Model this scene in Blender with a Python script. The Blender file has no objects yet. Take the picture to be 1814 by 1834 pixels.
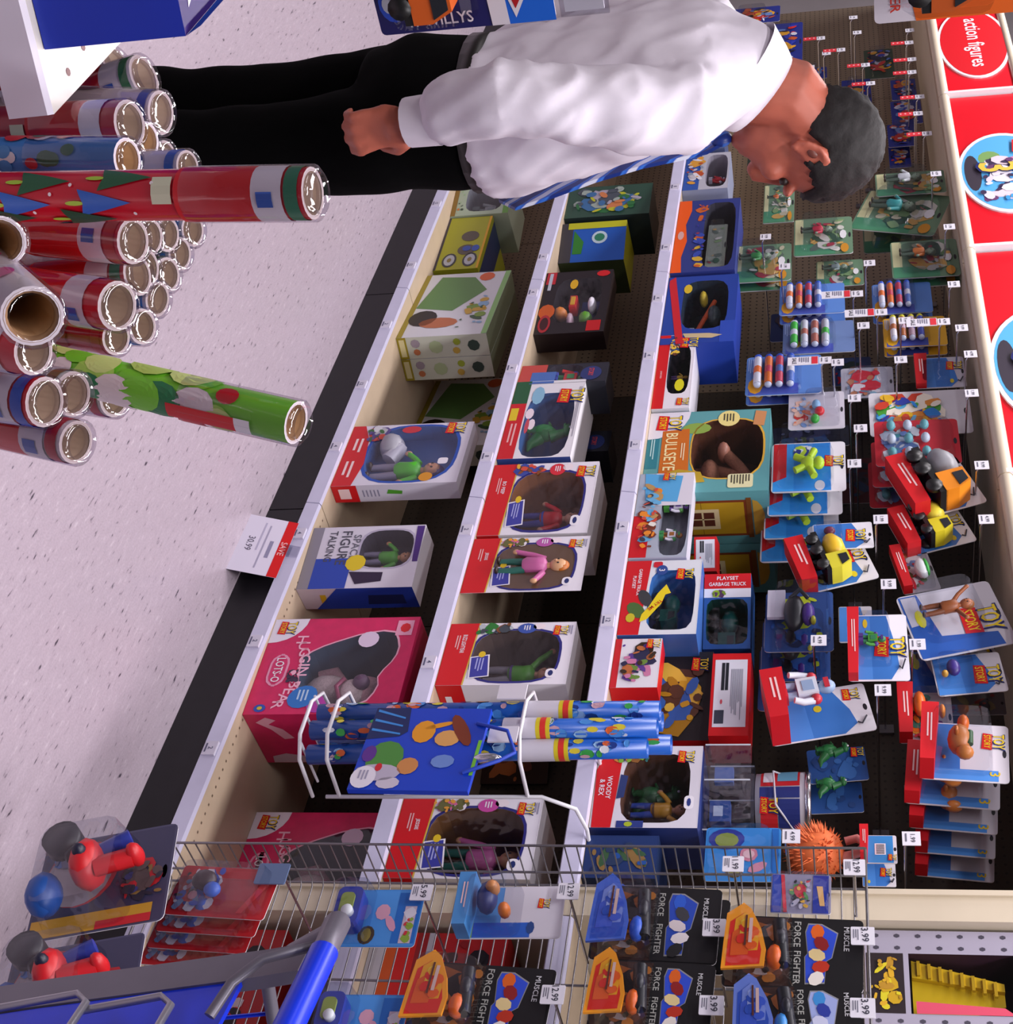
import bpy, math, random
from mathutils import Vector, Matrix
S = bpy.context.scene
COL = S.collection
# ---------------------------------------------------------------- camera (portrait phone photo stored on its side)
W_, H_ = 1814.0, 1834.0
FOC, PX, PY = 2473.0, 1108.0, 924.0        # focal length and principal point in pixels
CAMZ = 1.652
def cam_vec(x, y): return Vector((y - PY, x - PX, FOC))
_L = cam_vec(1456, -1260).normalized()
_V = (-cam_vec(-13500, 1400)).normalized()
_V = (_V - _L * _V.dot(_L)).normalized()
_R = _V.cross(-_L)
if _R.z < 0: _R = -_R
AX = (-_L, _R, _V)                          # world X, Y, Z seen in the upright camera frame
def ray(x, y):
    c = cam_vec(x, y)
    return Vector((AX[0].dot(c), AX[1].dot(c), AX[2].dot(c)))
def atY(x, y, Y):
    d = ray(x, y); p = d * (Y / d.y); p.z += CAMZ; return p
def atX(x, y, X):
    d = ray(x, y); p = d * (X / d.x); p.z += CAMZ; return p
def atZ(x, y, z):
    d = ray(x, y); p = d * ((z - CAMZ) / d.z); p.z += CAMZ; return p
cd = bpy.data.cameras.new('camera'); cam = bpy.data.objects.new('camera', cd); COL.objects.link(cam)
cd.sensor_fit = 'VERTICAL'; cd.sensor_height = 36; cd.sensor_width = 36
cd.lens = FOC / H_ * 36
cd.shift_x = -(PX - W_ / 2) / H_; cd.shift_y = (PY - H_ / 2) / H_
cd.clip_start = .05; cd.clip_end = 60
right = [Vector((AX[0][i], AX[1][i], AX[2][i])) for i in range(3)]   # upright right, up, forward in world
rm = Matrix.Identity(4)
for r in range(3):
    rm[r][0] = right[1][r]; rm[r][1] = -right[0][r]; rm[r][2] = -right[2][r]
rm[2][3] = CAMZ
cam.matrix_world = rm
S.camera = cam
# ---------------------------------------------------------------- world, lamps, exposure
w = bpy.data.worlds.new('World'); S.world = w; w.use_nodes = True
w.node_tree.nodes['Background'].inputs[0].default_value = (1, .95, .98, 1)
w.node_tree.nodes['Background'].inputs[1].default_value = .07
S.view_settings.view_transform = 'Standard'; S.view_settings.look = 'None'
S.view_settings.exposure = 0.12; S.view_settings.gamma = 1; S.view_settings.use_curve_mapping = False
def lamp(x, y, z, sx, sy, e):
    l = bpy.data.lights.new('ceiling_lamp', 'AREA'); l.shape = 'RECTANGLE'; l.size = sx; l.size_y = sy
    l.energy = e; l.color = (1, .95, .985)
    o = bpy.data.objects.new('ceiling_lamp', l); o.location = (x, y, z); COL.objects.link(o)
for lx in (-7.5, -5.6, -3.7, -1.8, .1):
    lamp(lx, 1.7, 3.3, 1.25, .3, 38)
    lamp(lx, -1.2, 3.3, 1.25, .3, 14)
lamp(-1.0, .2, 3.3, 1.2, .3, 34)  # extra lamp outside the rows, added to brighten the end shelf and rolls
# ---------------------------------------------------------------- materials
MATS = {}
def lin(c):
    if isinstance(c, str):
        c = [int(c[i:i + 2], 16) / 255 for i in (0, 2, 4)]
    return tuple((v / 12.92 if v <= .04045 else ((v + .055) / 1.055) ** 2.4) for v in c[:3])
def mat(c, rough=.42, metal=0, name=None, noise=0, nscale=40, bump=0, coat=0):
    key = (c, rough, metal, noise, nscale, bump, coat)
    if key in MATS: return MATS[key]
    m = bpy.data.materials.new(name or 'print_' + str(c)); m.use_nodes = True
    nt = m.node_tree; b = nt.nodes['Principled BSDF']; rgb = lin(c)
    b.inputs['Base Color'].default_value = (*rgb, 1); b.inputs['Roughness'].default_value = rough
    b.inputs['Metallic'].default_value = metal
    if coat: b.inputs['Coat Weight'].default_value = coat
    if noise or bump:
        tc = nt.nodes.new('ShaderNodeTexCoord'); n = nt.nodes.new('ShaderNodeTexNoise')
        n.inputs['Scale'].default_value = nscale; n.inputs['Detail'].default_value = 4
        nt.links.new(tc.outputs['Object'], n.inputs['Vector'])
        if noise:
            cr = nt.nodes.new('ShaderNodeValToRGB')
            cr.color_ramp.elements[0].position = .3; cr.color_ramp.elements[1].position = .7
            cr.color_ramp.elements[0].color = (*[v * (1 - noise) for v in rgb], 1)
            cr.color_ramp.elements[1].color = (*[min(1, v * (1 + noise * .5)) for v in rgb], 1)
            nt.links.new(n.outputs['Fac'], cr.inputs[0]); nt.links.new(cr.outputs[0], b.inputs['Base Color'])
        if bump:
            bp = nt.nodes.new('ShaderNodeBump'); bp.inputs['Strength'].default_value = bump; bp.inputs['Distance'].default_value = .002
            nt.links.new(n.outputs['Fac'], bp.inputs['Height']); nt.links.new(bp.outputs[0], b.inputs['Normal'])
    MATS[key] = m; return m
def clear(tint='F8F8FA', gl=.02, name='clear_plastic', bump=True):
    key = ('clear', tint, gl)
    if key in MATS: return MATS[key]
    m = bpy.data.materials.new(name); m.use_nodes = True; nt = m.node_tree; nt.nodes.clear()
    out = nt.nodes.new('ShaderNodeOutputMaterial'); mx = nt.nodes.new('ShaderNodeMixShader')
    tr = nt.nodes.new('ShaderNodeBsdfTransparent'); g = nt.nodes.new('ShaderNodeBsdfGlossy')
    tr.inputs[0].default_value = (*lin(tint), 1); g.inputs['Roughness'].default_value = .06
    lw = nt.nodes.new('ShaderNodeLayerWeight'); lw.inputs[0].default_value = .35
    ma = nt.nodes.new('ShaderNodeMath'); ma.operation = 'MULTIPLY_ADD'; ma.inputs[1].default_value = .22; ma.inputs[2].default_value = gl
    nt.links.new(lw.outputs['Facing'], ma.inputs[0]); nt.links.new(ma.outputs[0], mx.inputs[0])
    nt.links.new(tr.outputs[0], mx.inputs[1]); nt.links.new(g.outputs[0], mx.inputs[2]); nt.links.new(mx.outputs[0], out.inputs[0])
    n = nt.nodes.new('ShaderNodeTexNoise'); n.inputs['Scale'].default_value = 14
    tc = nt.nodes.new('ShaderNodeTexCoord'); nt.links.new(tc.outputs['Object'], n.inputs[0])
    bp = nt.nodes.new('ShaderNodeBump'); bp.inputs['Strength'].default_value = .5; bp.inputs['Distance'].default_value = .01
    nt.links.new(n.outputs['Fac'], bp.inputs['Height']); nt.links.new(bp.outputs[0], g.inputs['Normal'])
    MATS[key] = m; return m
CHROME = mat('C8C8CE', .25, 1, 'chrome'); WIREW = mat('E2E0E6', .35, 0, 'white_wire'); WIREG = mat('8E8C90', .35, .8, 'grey_wire')
# ---------------------------------------------------------------- mesh builder
TXT = {}
def text_raw(s):
    if s in TXT: return TXT[s]
    cu = bpy.data.curves.new('t', 'FONT'); cu.body = s; cu.resolution_u = 2; cu.align_x = 'CENTER'; cu.offset = .012
    o = bpy.data.objects.new('t', cu); COL.objects.link(o)
    dg = bpy.context.evaluated_depsgraph_get(); me = bpy.data.meshes.new_from_object(o.evaluated_get(dg))
    vs = [(v.co.x, v.co.y) for v in me.vertices]; fs = [tuple(p.vertices) for p in me.polygons]
    bpy.data.objects.remove(o); bpy.data.curves.remove(cu); bpy.data.meshes.remove(me)
    xs = [v[0] for v in vs]; ys = [v[1] for v in vs]; x0 = (min(xs) + max(xs)) / 2; y0 = (min(ys) + max(ys)) / 2
    hh = max(ys) - min(ys); ww = (max(xs) - min(xs)) / hh
    TXT[s] = ([((x - x0) / hh, (y - y0) / hh) for x, y in vs], fs, ww)
    return TXT[s]
class MB:
    def __init__(s): s.v = []; s.f = []; s.m = []; s.s = []; s.mats = []
    def mi(s, m):
        if isinstance(m, str): m = mat(m)
        if m not in s.mats: s.mats.append(m)
        return s.mats.index(m)
    def add(s, vs, fs, m, smooth=False):
        k = len(s.v); i = s.mi(m); s.v += [tuple(v) for v in vs]
        for f in fs:
            s.f.append(tuple(k + j for j in f)); s.m.append(i); s.s.append(smooth)
        return s
    def poly(s, pts, m): return s.add(pts, [tuple(range(len(pts)))], m)
    def box(s, x0, x1, y0, y1, z0, z1, m):
        v = [(x, y, z) for z in (z0, z1) for y in (y0, y1) for x in (x0, x1)]
        return s.add(v, [(0, 2, 3, 1), (4, 5, 7, 6), (0, 1, 5, 4), (2, 6, 7, 3), (0, 4, 6, 2), (1, 3, 7, 5)], m)
    def rect(s, x0, x1, z0, z1, y, m): return s.poly([(x0, y, z0), (x1, y, z0), (x1, y, z1), (x0, y, z1)], m)
    def shape(s, pts, y, m): return s.poly([(p[0], y, p[1]) for p in pts], m)       # flat print facing -y
    def ellipse(s, cx, cz, rx, rz, y, m, n=16, rot=0, p=2):
        return s.shape(ellp(cx, cz, rx, rz, n, rot, p), y, m)
    def prism(s, pts, y0, y1, m, side=None):                                        # outline in x,z extruded along y
        n = len(pts); v = [(p[0], y0, p[1]) for p in pts] + [(p[0], y1, p[1]) for p in pts]
        s.add(v, [tuple(range(n)), tuple(range(2 * n - 1, n - 1, -1))], m)
        return s.add(v, [(i, i + n, (i + 1) % n + n, (i + 1) % n) for i in range(n)], side or m)
    def tube(s, path, r, m, n=8, caps=True, closed=False):
        P = [Vector(p) for p in path]; k = len(P); vs = []; up = None
        for i, p in enumerate(P):
            a = P[(i - 1) % k] if (i or closed) else p; b = P[(i + 1) % k] if (i < k - 1 or closed) else p
            t = (b - a).normalized()
            if up is None: up = t.orthogonal().normalized()
            up = (up - t * up.dot(t)).normalized(); q = t.cross(up)
            rr = r[i] if isinstance(r, (list, tuple)) else r
            for j in range(n):
                an = 2 * math.pi * j / n; vs.append(p + (up * math.cos(an) + q * math.sin(an)) * rr)
        fs = []
        for i in range(k if closed else k - 1):
            for j in range(n):
                a, b = i * n, ((i + 1) % k) * n; fs.append((a + j, a + (j + 1) % n, b + (j + 1) % n, b + j))
        s.add(vs, fs, m, True)
        if caps and not closed:
            s.add(vs[:n], [tuple(range(n - 1, -1, -1))], m); s.add(vs[-n:], [tuple(range(n))], m)
        return s
    def lathe(s, prof, c, m, n=16, axis=None):                                      # profile (r, h) around an axis (default z)
        M = axis or Matrix.Identity(3); c = Vector(c); vs = []
        for r, h in prof:
            for j in range(n):
                a = 2 * math.pi * j / n; vs.append(c + M @ Vector((r * math.cos(a), r * math.sin(a), h)))
        fs = [(i * n + j, i * n + (j + 1) % n, (i + 1) * n + (j + 1) % n, (i + 1) * n + j) for i in range(len(prof) - 1) for j in range(n)]
        return s.add(vs, fs, m, True)
    def ell(s, c, rx, ry, rz, m, nu=10, nv=6, rot=None):
        c = Vector(c); vs = []; R = rot or Matrix.Identity(3)
        for i in range(nv + 1):
            t = math.pi * i / nv
            for j in range(nu):
                a = 2 * math.pi * j / nu
                vs.append(c + R @ Vector((rx * math.sin(t) * math.cos(a), ry * math.sin(t) * math.sin(a), -rz * math.cos(t))))
        fs = [(i * nu + j, i * nu + (j + 1) % nu, (i + 1) * nu + (j + 1) % nu, (i + 1) * nu + j) for i in range(nv) for j in range(nu)]
        return s.add(vs, fs, m, True)
    def text(s, t, x, z, h, y, m, maxw=None, rot=0, shear=0):                       # flat lettering facing -y, centred
        vs, fs, ww = text_raw(t); sx = h
        if maxw and ww * h > maxw: sx = maxw / ww
        c, q = math.cos(rot), math.sin(rot)
        out = []
        for a, b in vs:
            a, b = a * sx + shear * b * h, b * h; out.append((x + a * c - b * q, y, z + a * q + b * c))
        return s.add(out, fs, m)
    def build(s, name, parent=None, kind=None, loc=None, label=None):
        me = bpy.data.meshes.new(name); me.from_pydata(s.v, [], s.f)
        for m in s.mats: me.materials.append(m)
        me.polygons.foreach_set('material_index', s.m); me.polygons.foreach_set('use_smooth', s.s); me.update()
        o = bpy.data.objects.new(name, me); COL.objects.link(o)
        if parent: o.parent = parent
        if kind: o['kind'] = kind
        if loc: o.location = loc
        if label: o['label'] = label
        return o
def ellp(cx, cz, rx, rz, n=16, rot=0, p=2):
    o = []
    for i in range(n):
        a = 2 * math.pi * i / n; ca, sa = math.cos(a), math.sin(a)
        if p != 2:
            k = (abs(ca) ** p + abs(sa) ** p) ** (-1 / p); ca *= k; sa *= k
        x, z = rx * ca, rz * sa
        o.append((cx + x * math.cos(rot) - z * math.sin(rot), cz + x * math.sin(rot) + z * math.cos(rot)))
    return o
def rrect(x0, x1, z0, z1, r, k=3):
    o = []
    for cx, cz, a0 in ((x1 - r, z1 - r, 0), (x0 + r, z1 - r, 90), (x0 + r, z0 + r, 180), (x1 - r, z0 + r, 270)):
        for i in range(k + 1):
            a = math.radians(a0 + 90 * i / k); o.append((cx + r * math.cos(a), cz + r * math.sin(a)))
    return o
def tag(o, label, cat, group=None, kind=None):
    o['label'] = label; o['category'] = cat
    if group: o['group'] = group
    if kind: o['kind'] = kind
    return o
def thing(name, label, cat, loc=(0, 0, 0), rz=0, group=None):
    o = bpy.data.objects.new(name, None); COL.objects.link(o); o.empty_display_size = .05
    o.location = loc; o.rotation_euler = (0, 0, rz)
    return tag(o, label, cat, group)
def dup(root, loc, rz=None, label=None, group=None):
    r = root.copy(); COL.objects.link(r); r.location = loc
    if rz is not None: r.rotation_euler = (root.rotation_euler[0], root.rotation_euler[1], rz)
    if label: r['label'] = label
    if group: r['group'] = group
    for ch in list(root.children):
        c = ch.copy(); COL.objects.link(c); c.parent = r
        for g in list(ch.children):
            d = g.copy(); COL.objects.link(d); d.parent = c
    return r
def structure(mb, name):
    return mb.build(name, None, 'structure')
RND = random.Random(7)
YEL, RED, NAVY, WHT, BLK = 'F2D21E', 'D8141C', '1B2468', 'EEEAF2', '101014'
def logo(mb, x, z, s, y=0, shear=.12):          # red banner with yellow word under bigger yellow word
    mb.shape([(x - .5 * s, z - .42 * s), (x + .42 * s, z - .5 * s), (x + .48 * s, z - .02 * s), (x - .44 * s, z + .02 * s)], y - .0004, RED)
    mb.text('STORY', x, z - .23 * s, .3 * s, y - .0008, YEL, .78 * s)
    mb.text('TOY', x + .03 * s, z + .28 * s, .6 * s, y - .0006, NAVY, 1.0 * s)
    mb.text('TOY', x, z + .29 * s, .5 * s, y - .001, YEL, .86 * s)
def art(mb, x0, x1, z0, z1, pal, n, y, seed=1, size=.25):   # busy printed picture: layered blobs of colour
    r = random.Random(seed); w, h = x1 - x0, z1 - z0; k = min(w, h) * size; n2 = n
    for i in range(n + n2):
        q = 1 if i < n else .4
        a, b = q * k * r.uniform(.25, 1), q * k * r.uniform(.2, .8); e = max(a, b)
        e = min(e, w / 2, h / 2); a = min(a, e); b = min(b, e)
        mb.ellipse(r.uniform(x0 + e, max(x0 + e, x1 - e)), r.uniform(z0 + e, max(z0 + e, z1 - e)), a, b, y - .00012 * (i + 1), mat(r.choice(pal)), 8, r.uniform(0, 3), r.choice((2, 2, 4)))
def lines(mb, x0, x1, z0, z1, n, y, c, seed=3):              # small print too fine to read
    r = random.Random(seed); h = (z1 - z0) / n
    for i in range(n):
        mb.rect(x0, x0 + (x1 - x0) * r.uniform(.6, 1), z0 + h * (i + .25), z0 + h * (i + .7), y, c)
# ---------------------------------------------------------------- room shell
def floor_mat():
    m = bpy.data.materials.new('speckled_vinyl'); m.use_nodes = True; nt = m.node_tree; b = nt.nodes['Principled BSDF']
    tc = nt.nodes.new('ShaderNodeTexCoord'); mp = nt.nodes.new('ShaderNodeMapping'); mp.inputs['Scale'].default_value = (16, 62, 1); mp.inputs['Rotation'].default_value = (0, 0, .5)
    nt.links.new(tc.outputs['Object'], mp.inputs[0])
    n = nt.nodes.new('ShaderNodeTexNoise'); n.inputs['Scale'].default_value = 1.6; n.inputs['Detail'].default_value = 3; nt.links.new(mp.outputs[0], n.inputs[0])
    cr = nt.nodes.new('ShaderNodeValToRGB'); e = cr.color_ramp.elements
    e[0].position = .27; e[0].color = (*lin('4E4652'), 1); e[1].position = .36; e[1].color = (*lin('B3A5B1'), 1)
    x = e.new(.62); x.color = (*lin('B9ABB7'), 1); x = e.new(.74); x.color = (*lin('C6BAC4'), 1)
    nt.links.new(n.outputs['Fac'], cr.inputs[0])
    n2 = nt.nodes.new('ShaderNodeTexNoise'); n2.inputs['Scale'].default_value = 190; nt.links.new(tc.outputs['Object'], n2.inputs[0])
    mx = nt.nodes.new('ShaderNodeMixRGB'); mx.blend_type = 'OVERLAY'; mx.inputs[0].default_value = .16
    nt.links.new(cr.outputs[0], mx.inputs[1]); nt.links.new(n2.outputs['Fac'], mx.inputs[2])
    nt.links.new(mx.outputs[0], b.inputs['Base Color']); b.inputs['Roughness'].default_value = .3
    return m
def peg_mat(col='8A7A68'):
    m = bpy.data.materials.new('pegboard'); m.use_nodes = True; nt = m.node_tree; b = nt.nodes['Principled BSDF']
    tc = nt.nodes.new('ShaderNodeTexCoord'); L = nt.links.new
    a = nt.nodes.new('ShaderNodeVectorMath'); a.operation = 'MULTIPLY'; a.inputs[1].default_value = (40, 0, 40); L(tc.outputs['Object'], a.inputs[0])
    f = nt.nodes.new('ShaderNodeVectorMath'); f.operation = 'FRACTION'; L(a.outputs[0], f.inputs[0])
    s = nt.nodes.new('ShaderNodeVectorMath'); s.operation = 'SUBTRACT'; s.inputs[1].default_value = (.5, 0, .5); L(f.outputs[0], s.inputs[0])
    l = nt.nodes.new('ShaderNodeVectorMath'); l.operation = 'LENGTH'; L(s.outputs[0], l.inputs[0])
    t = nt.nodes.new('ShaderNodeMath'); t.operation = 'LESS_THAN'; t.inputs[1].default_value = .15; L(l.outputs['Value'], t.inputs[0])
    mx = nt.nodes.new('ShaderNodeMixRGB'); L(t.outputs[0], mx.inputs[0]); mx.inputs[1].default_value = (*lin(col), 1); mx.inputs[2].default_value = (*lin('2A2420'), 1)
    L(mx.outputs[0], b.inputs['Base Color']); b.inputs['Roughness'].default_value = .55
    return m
PEG = peg_mat(); PEG_SHADED = peg_mat('40372F')  # second board is the same pegboard with near-bay shade put into its colour
BEIGE = mat('D2C5AE', .4, 0, 'beige_enamel', .05, 8); RAIL = mat('C4C1DA', .3, 0, 'rail_plastic', .04, 20)
KICK = mat('17161B', .5, 0, 'black_kick', .2, 30); DECK = mat('C2AE96', .4, 0, 'shelf_enamel', .06, 14)
f = MB(); f.box(-13, 4, -4, 3.6, -.05, 0, floor_mat()); structure(f, 'floor')
c = MB(); c.box(-13, 4, -4, 3.6, 3.4, 3.45, mat('B4B0B0', .8)); structure(c, 'ceiling')
wm = mat('B9B2B4', .7, 0, 'wall_paint', .08, 3)
wl = MB(); wl.box(-13.05, -13, -4, 3.6, 0, 3.4, wm); structure(wl, 'wall_left')
wb = MB(); wb.box(-13, 4, 3.6, 3.65, 0, 3.4, wm); structure(wb, 'wall_back')
YF, YB = 2.4, 2.9                       # shelf fronts and pegboard back
Z1, Z2, Z3 = .163, .642, 1.072          # tops of the three shelves
NUM = mat('5A5A78', .5)
def bay(x0, x1, label, rails=True, holes=False):
    g = thing('shelf_unit', label, 'shelf unit', ((x0 + x1) / 2, YF, 0), 0, 'shelf units along the aisle')
    hw = (x1 - x0) / 2 - .002; dy = YB - YF
    MB().box(-hw, hw, .012, .03, 0, .115, KICK).build('kick_plate', g)
    d = MB(); d.box(-hw, hw, .004, dy, .117, Z1 - .001, DECK)
    if holes:
        for i in range(44):
            x = -hw + .02 + i * .0255; d.poly([(x, .035, Z1 - .0006), (x + .006, .035, Z1 - .0006), (x + .006, .041, Z1 - .0006), (x, .041, Z1 - .0006)], '6B5A4C')
    d.build('base_deck', g)
    MB().box(-hw, hw, dy, dy + .02, 0, 2.3, PEG_SHADED if holes or 'second' in label else PEG).build('back_panel', g)
    for z in (Z1, Z2, Z3):
        if z > Z1: MB().box(-hw, hw, .006, dy, z - .03, z - .001, DECK).build('shelf', g)
        r = MB(); zz = z - .048
        r.add([(-hw, .004, zz), (hw, .004, zz), (hw, -.012, zz + .006), (-hw, -.012, zz + .006), (-hw, -.006, zz + .043), (hw, -.006, zz + .043), (-hw, .004, zz + .047), (hw, .004, zz + .047)],
              [(0, 1, 2, 3), (3, 2, 5, 4), (4, 5, 7, 6), (0, 3, 4, 6), (1, 7, 5, 2), (0, 6, 7, 1)], RAIL)
        pr = r.build('price_rail', g)
        for k in range(3 if rails else 0):
            t = MB(); x = -hw + .16 + k * .4 + RND.uniform(-.08, .08)
            t.box(x - .02, x + .02, -.014, -.004, zz + .008, zz + .04, mat('D6D3E4', .4)); t.text(RND.choice(('2', '4', '8', '12')), x, zz + .026, .012, -.0145, NUM); t.rect(x - .014, x + .012, zz + .012, zz + .016, -.0145, NUM)
            t.build('rail_label', pr)
    MB().box(-hw, hw, .03, dy, 2.03, 2.055, BEIGE).build('top_shelf', g)
    return g
BX = [-7.46, -6.305, -5.156, -4.006, -2.862, -1.607]
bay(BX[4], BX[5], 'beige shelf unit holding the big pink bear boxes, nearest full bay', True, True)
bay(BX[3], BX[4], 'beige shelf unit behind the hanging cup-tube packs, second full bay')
bay(BX[2], BX[3], 'beige shelf unit just past the bowed man, third bay', True)
bay(BX[1], BX[2], 'shelf unit under the sign reading action figures', False)
bay(BX[0], BX[1], 'farthest shelf unit with bare pegboard, behind the man\'s shoulder', False)
bay(-1.537, -.39, 'shelf unit right of the cream divider column, behind the wire rack', False)
dv = thing('divider_column', 'tall plain cream column closing the toy bay, beside the wire rack', 'column', (-1.572, YF, 0))
MB().box(-.032, .032, -.004, .5, .004, 2.32, BEIGE).build('panel', dv)
MB().box(-.034, -.022, -.012, -.004, .004, 2.32, BEIGE).build('front_lip', dv)
MB().box(-.034, .034, -.014, .5, 0, .004, KICK).build('foot', dv)
# ---------------------------------------------------------------- header signs
SR = mat('E81226', .32, 0, 'sign_red', .05, 4)
def header(x0, x1, label, disc=None):
    g = thing('header_sign', label, 'sign', ((x0 + x1) / 2, YF - .012, 2.05), 0, 'red header signs over the bays')
    hw = (x1 - x0) / 2
    MB().box(-hw + .012, hw - .014, 0, .008, .016, .27, SR).build('panel', g)
    MB().tube([(-hw + .002, .004, 0), (hw - .002, .004, 0)], .021, BEIGE, 10).build('bottom_rail', g)
    MB().tube([(-hw + .002, .004, .285), (hw - .002, .004, .285)], .017, BEIGE, 10).build('top_rail', g)
    MB().box(hw - .02, hw - .004, -.016, .01, .0, .29, WHT).build('divider_strip', g)
    if disc: disc(g, hw)
    return g
def disc_words(g, hw):
    d = MB(); d.prism(ellp(.09, .15, .34, .142, 40), -.006, 0, WHT); d.ellipse(.09, .15, .325, .131, -.0065, 'DC1322', 40)
    r = d.build('roundel', g); MB().text('action figures', .09, .15, .085, -.0072, WHT, .6).build('lettering', r)
def disc_logo(dx, rot=0):
    def fn(g, hw):
        d = MB(); d.prism(ellp(dx, .17, .29, .165, 40), -.006, 0, WHT); d.ellipse(dx, .17, .27, .152, -.0065, '59B4EE', 40)
        d.ellipse(dx, .055, .13, .028, -.007, '3A3340', 20)
        art(d, dx - .12, dx + .22, .06, .25, ['D884B4', '6A3A6E', 'F0D8E4', '3FA0E0', '3C2C50', 'E8E4F0'], 26, -.0068, 5, .3)
        d.ellipse(dx - .1, .12, .055, .04, -.0066, '7FA860', 12); d.ellipse(dx + .02, .15, .05, .038, -.0074, 'C98CA0', 12)
        logo(d, dx - .17, .25, .1, -.0125)
        r = d.build('roundel', g); n = MB(); n.text('3', dx - .02, .14, .15, -.0135, NAVY); n.text('3', dx - .02, .14, .13, -.0142, 'F2C84A'); n.build('lettering', r)
    return fn
header(BX[1], BX[2], 'red header sign with round badge reading action figures', disc_words)
header(BX[2], BX[3], 'red header sign with complete round blue picture badge', disc_logo(.06))
header(BX[3], BX[4], 'red header sign with round blue picture badge cut by the photo edge', disc_logo(.08))
header(BX[4], BX[5], 'plain red header sign over the nearest toy bay')
# ---------------------------------------------------------------- boxed toys standing on the shelves
def place(bl, br, top, z, back=None, depth=.15):
    a, b = atZ(*bl, z), atZ(*br, z)
    if a.y < 2.408: a = atY(*bl, 2.408); a.z = z                 # keep the box on its shelf, clear of the rail
    if b.y < 2.408: b = atY(*br, 2.408); b.z = z
    d = b - a; rz = math.atan2(d.y, d.x); n = Vector((-d.y, d.x, 0))
    r = ray(*top); t = n.dot(a) / n.dot(r); h = r.z * t + CAMZ - z
    if back: q = atZ(*back, z) - b; depth = abs(q.dot(n.normalized()))
    return (a + b) / 2, rz, Vector((d.x, d.y)).length, h, depth
FILM = clear('F6F6FA', .03, 'window_film')
def ringface(mb, w, h, win, m):              # printed front with a die-cut window
    cx = sum(p[0] for p in win) / len(win); cz = sum(p[1] for p in win) / len(win); n = len(win); out = []
    def edge(dx, dz):
        t = 1e9
        if dx > 1e-9: t = min(t, (w / 2 - cx) / dx)
        if dx < -1e-9: t = min(t, (-w / 2 - cx) / dx)
        if dz > 1e-9: t = min(t, (h - cz) / dz)
        if dz < -1e-9: t = min(t, -cz / dz)
        return (cx + dx * t, cz + dz * t)
    corners = [(w / 2, h), (-w / 2, h), (-w / 2, 0), (w / 2, 0)]
    angs = [(math.atan2(p[1] - cz, p[0] - cx), p) for p in win]
    for i in range(n):
        p, q = win[i], win[(i + 1) % n]; P, Q = edge(p[0] - cx, p[1] - cz), edge(q[0] - cx, q[1] - cz)
        pts = [p, P]; a0 = math.atan2(p[1] - cz, p[0] - cx); a1 = math.atan2(q[1] - cz, q[0] - cx)
        while a1 < a0: a1 += 2 * math.pi
        ins = []
        for c in corners:
            ac = math.atan2(c[1] - cz, c[0] - cx)
            while ac < a0: ac += 2 * math.pi
            if a0 + 1e-6 < ac < a1 - 1e-6: ins.append((ac, c))
        pts += [c for _, c in sorted(ins)] + [Q, q]
        mb.shape(pts[::-1] if False else [pts[0]] + pts[1:], 0, m)
def carton(label, bl, br, top, z, front, side='E9E6EE', topc=None, back=None, depth=.15, win=None, inner='2A2230', toy=None, name='toy_box', cat='toy box', sidefn=None, group=None, bottom=None, proof=1):
    loc, rz, w, h, dp = place(bl, br, top, z, back, depth)
    g = thing(name, label, cat, (loc.x, loc.y, z), rz, group)
    b = MB(); s = side; tc = topc or side
    b.poly([(-w / 2, 0, h), (w / 2, 0, h), (w / 2, dp, h), (-w / 2, dp, h)], tc)
    b.poly([(w / 2, 0, 0), (w / 2, dp, 0), (w / 2, dp, h), (w / 2, 0, h)], s); b.poly([(-w / 2, dp, 0), (-w / 2, 0, 0), (-w / 2, 0, h), (-w / 2, dp, h)], s)
    b.poly([(w / 2, dp, 0), (-w / 2, dp, 0), (-w / 2, dp, h), (w / 2, dp, h)], s); b.poly([(-w / 2, 0, 0), (-w / 2, dp, 0), (w / 2, dp, 0), (w / 2, 0, 0)], s)
    wn = win(w, h) if win else None
    pr = MB(); fc = front(pr, w, h) or side
    if wn:
        ringface(b, w, h, wn, fc)
        k = dp * .85; n = len(wn)
        b.shape([(p[0], p[1]) for p in wn], k, inner)
        b.add([(p[0], 0, p[1]) for p in wn] + [(p[0], k, p[1]) for p in wn], [(i, (i + 1) % n, (i + 1) % n + n, i + n) for i in range(n)], inner)
    else: b.rect(-w / 2, w / 2, 0, h, 0, fc)
    if sidefn: sidefn(b, w, h, dp)
    b.build('carton', g)
    if pr.v:
        e = .0015; B1, B2 = [(-w / 2, 0), (w / 2, 0), (w / 2, h), (-w / 2, h)], [(-w / 2 + e, e), (w / 2 - e, e), (w / 2 - e, h - e), (-w / 2 + e, h - e)]
        pr.add([(x, -.0002, q) for x, q in B1 + B2], [(i, (i + 1) % 4, (i + 1) % 4 + 4, i + 4) for i in range(4)], fc); pr.build('printed_front', g)
    if wn:
        MB().shape(wn, -.0002, FILM).build('window_film', g)
        if toy:
            t = toy(w, h, dp)
            if t: t.build('toy', g)
    g['dims'] = (w, h, dp)
    return g
def limb(mb, pts, r, m): mb.tube(pts, r, m, 8)
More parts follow.
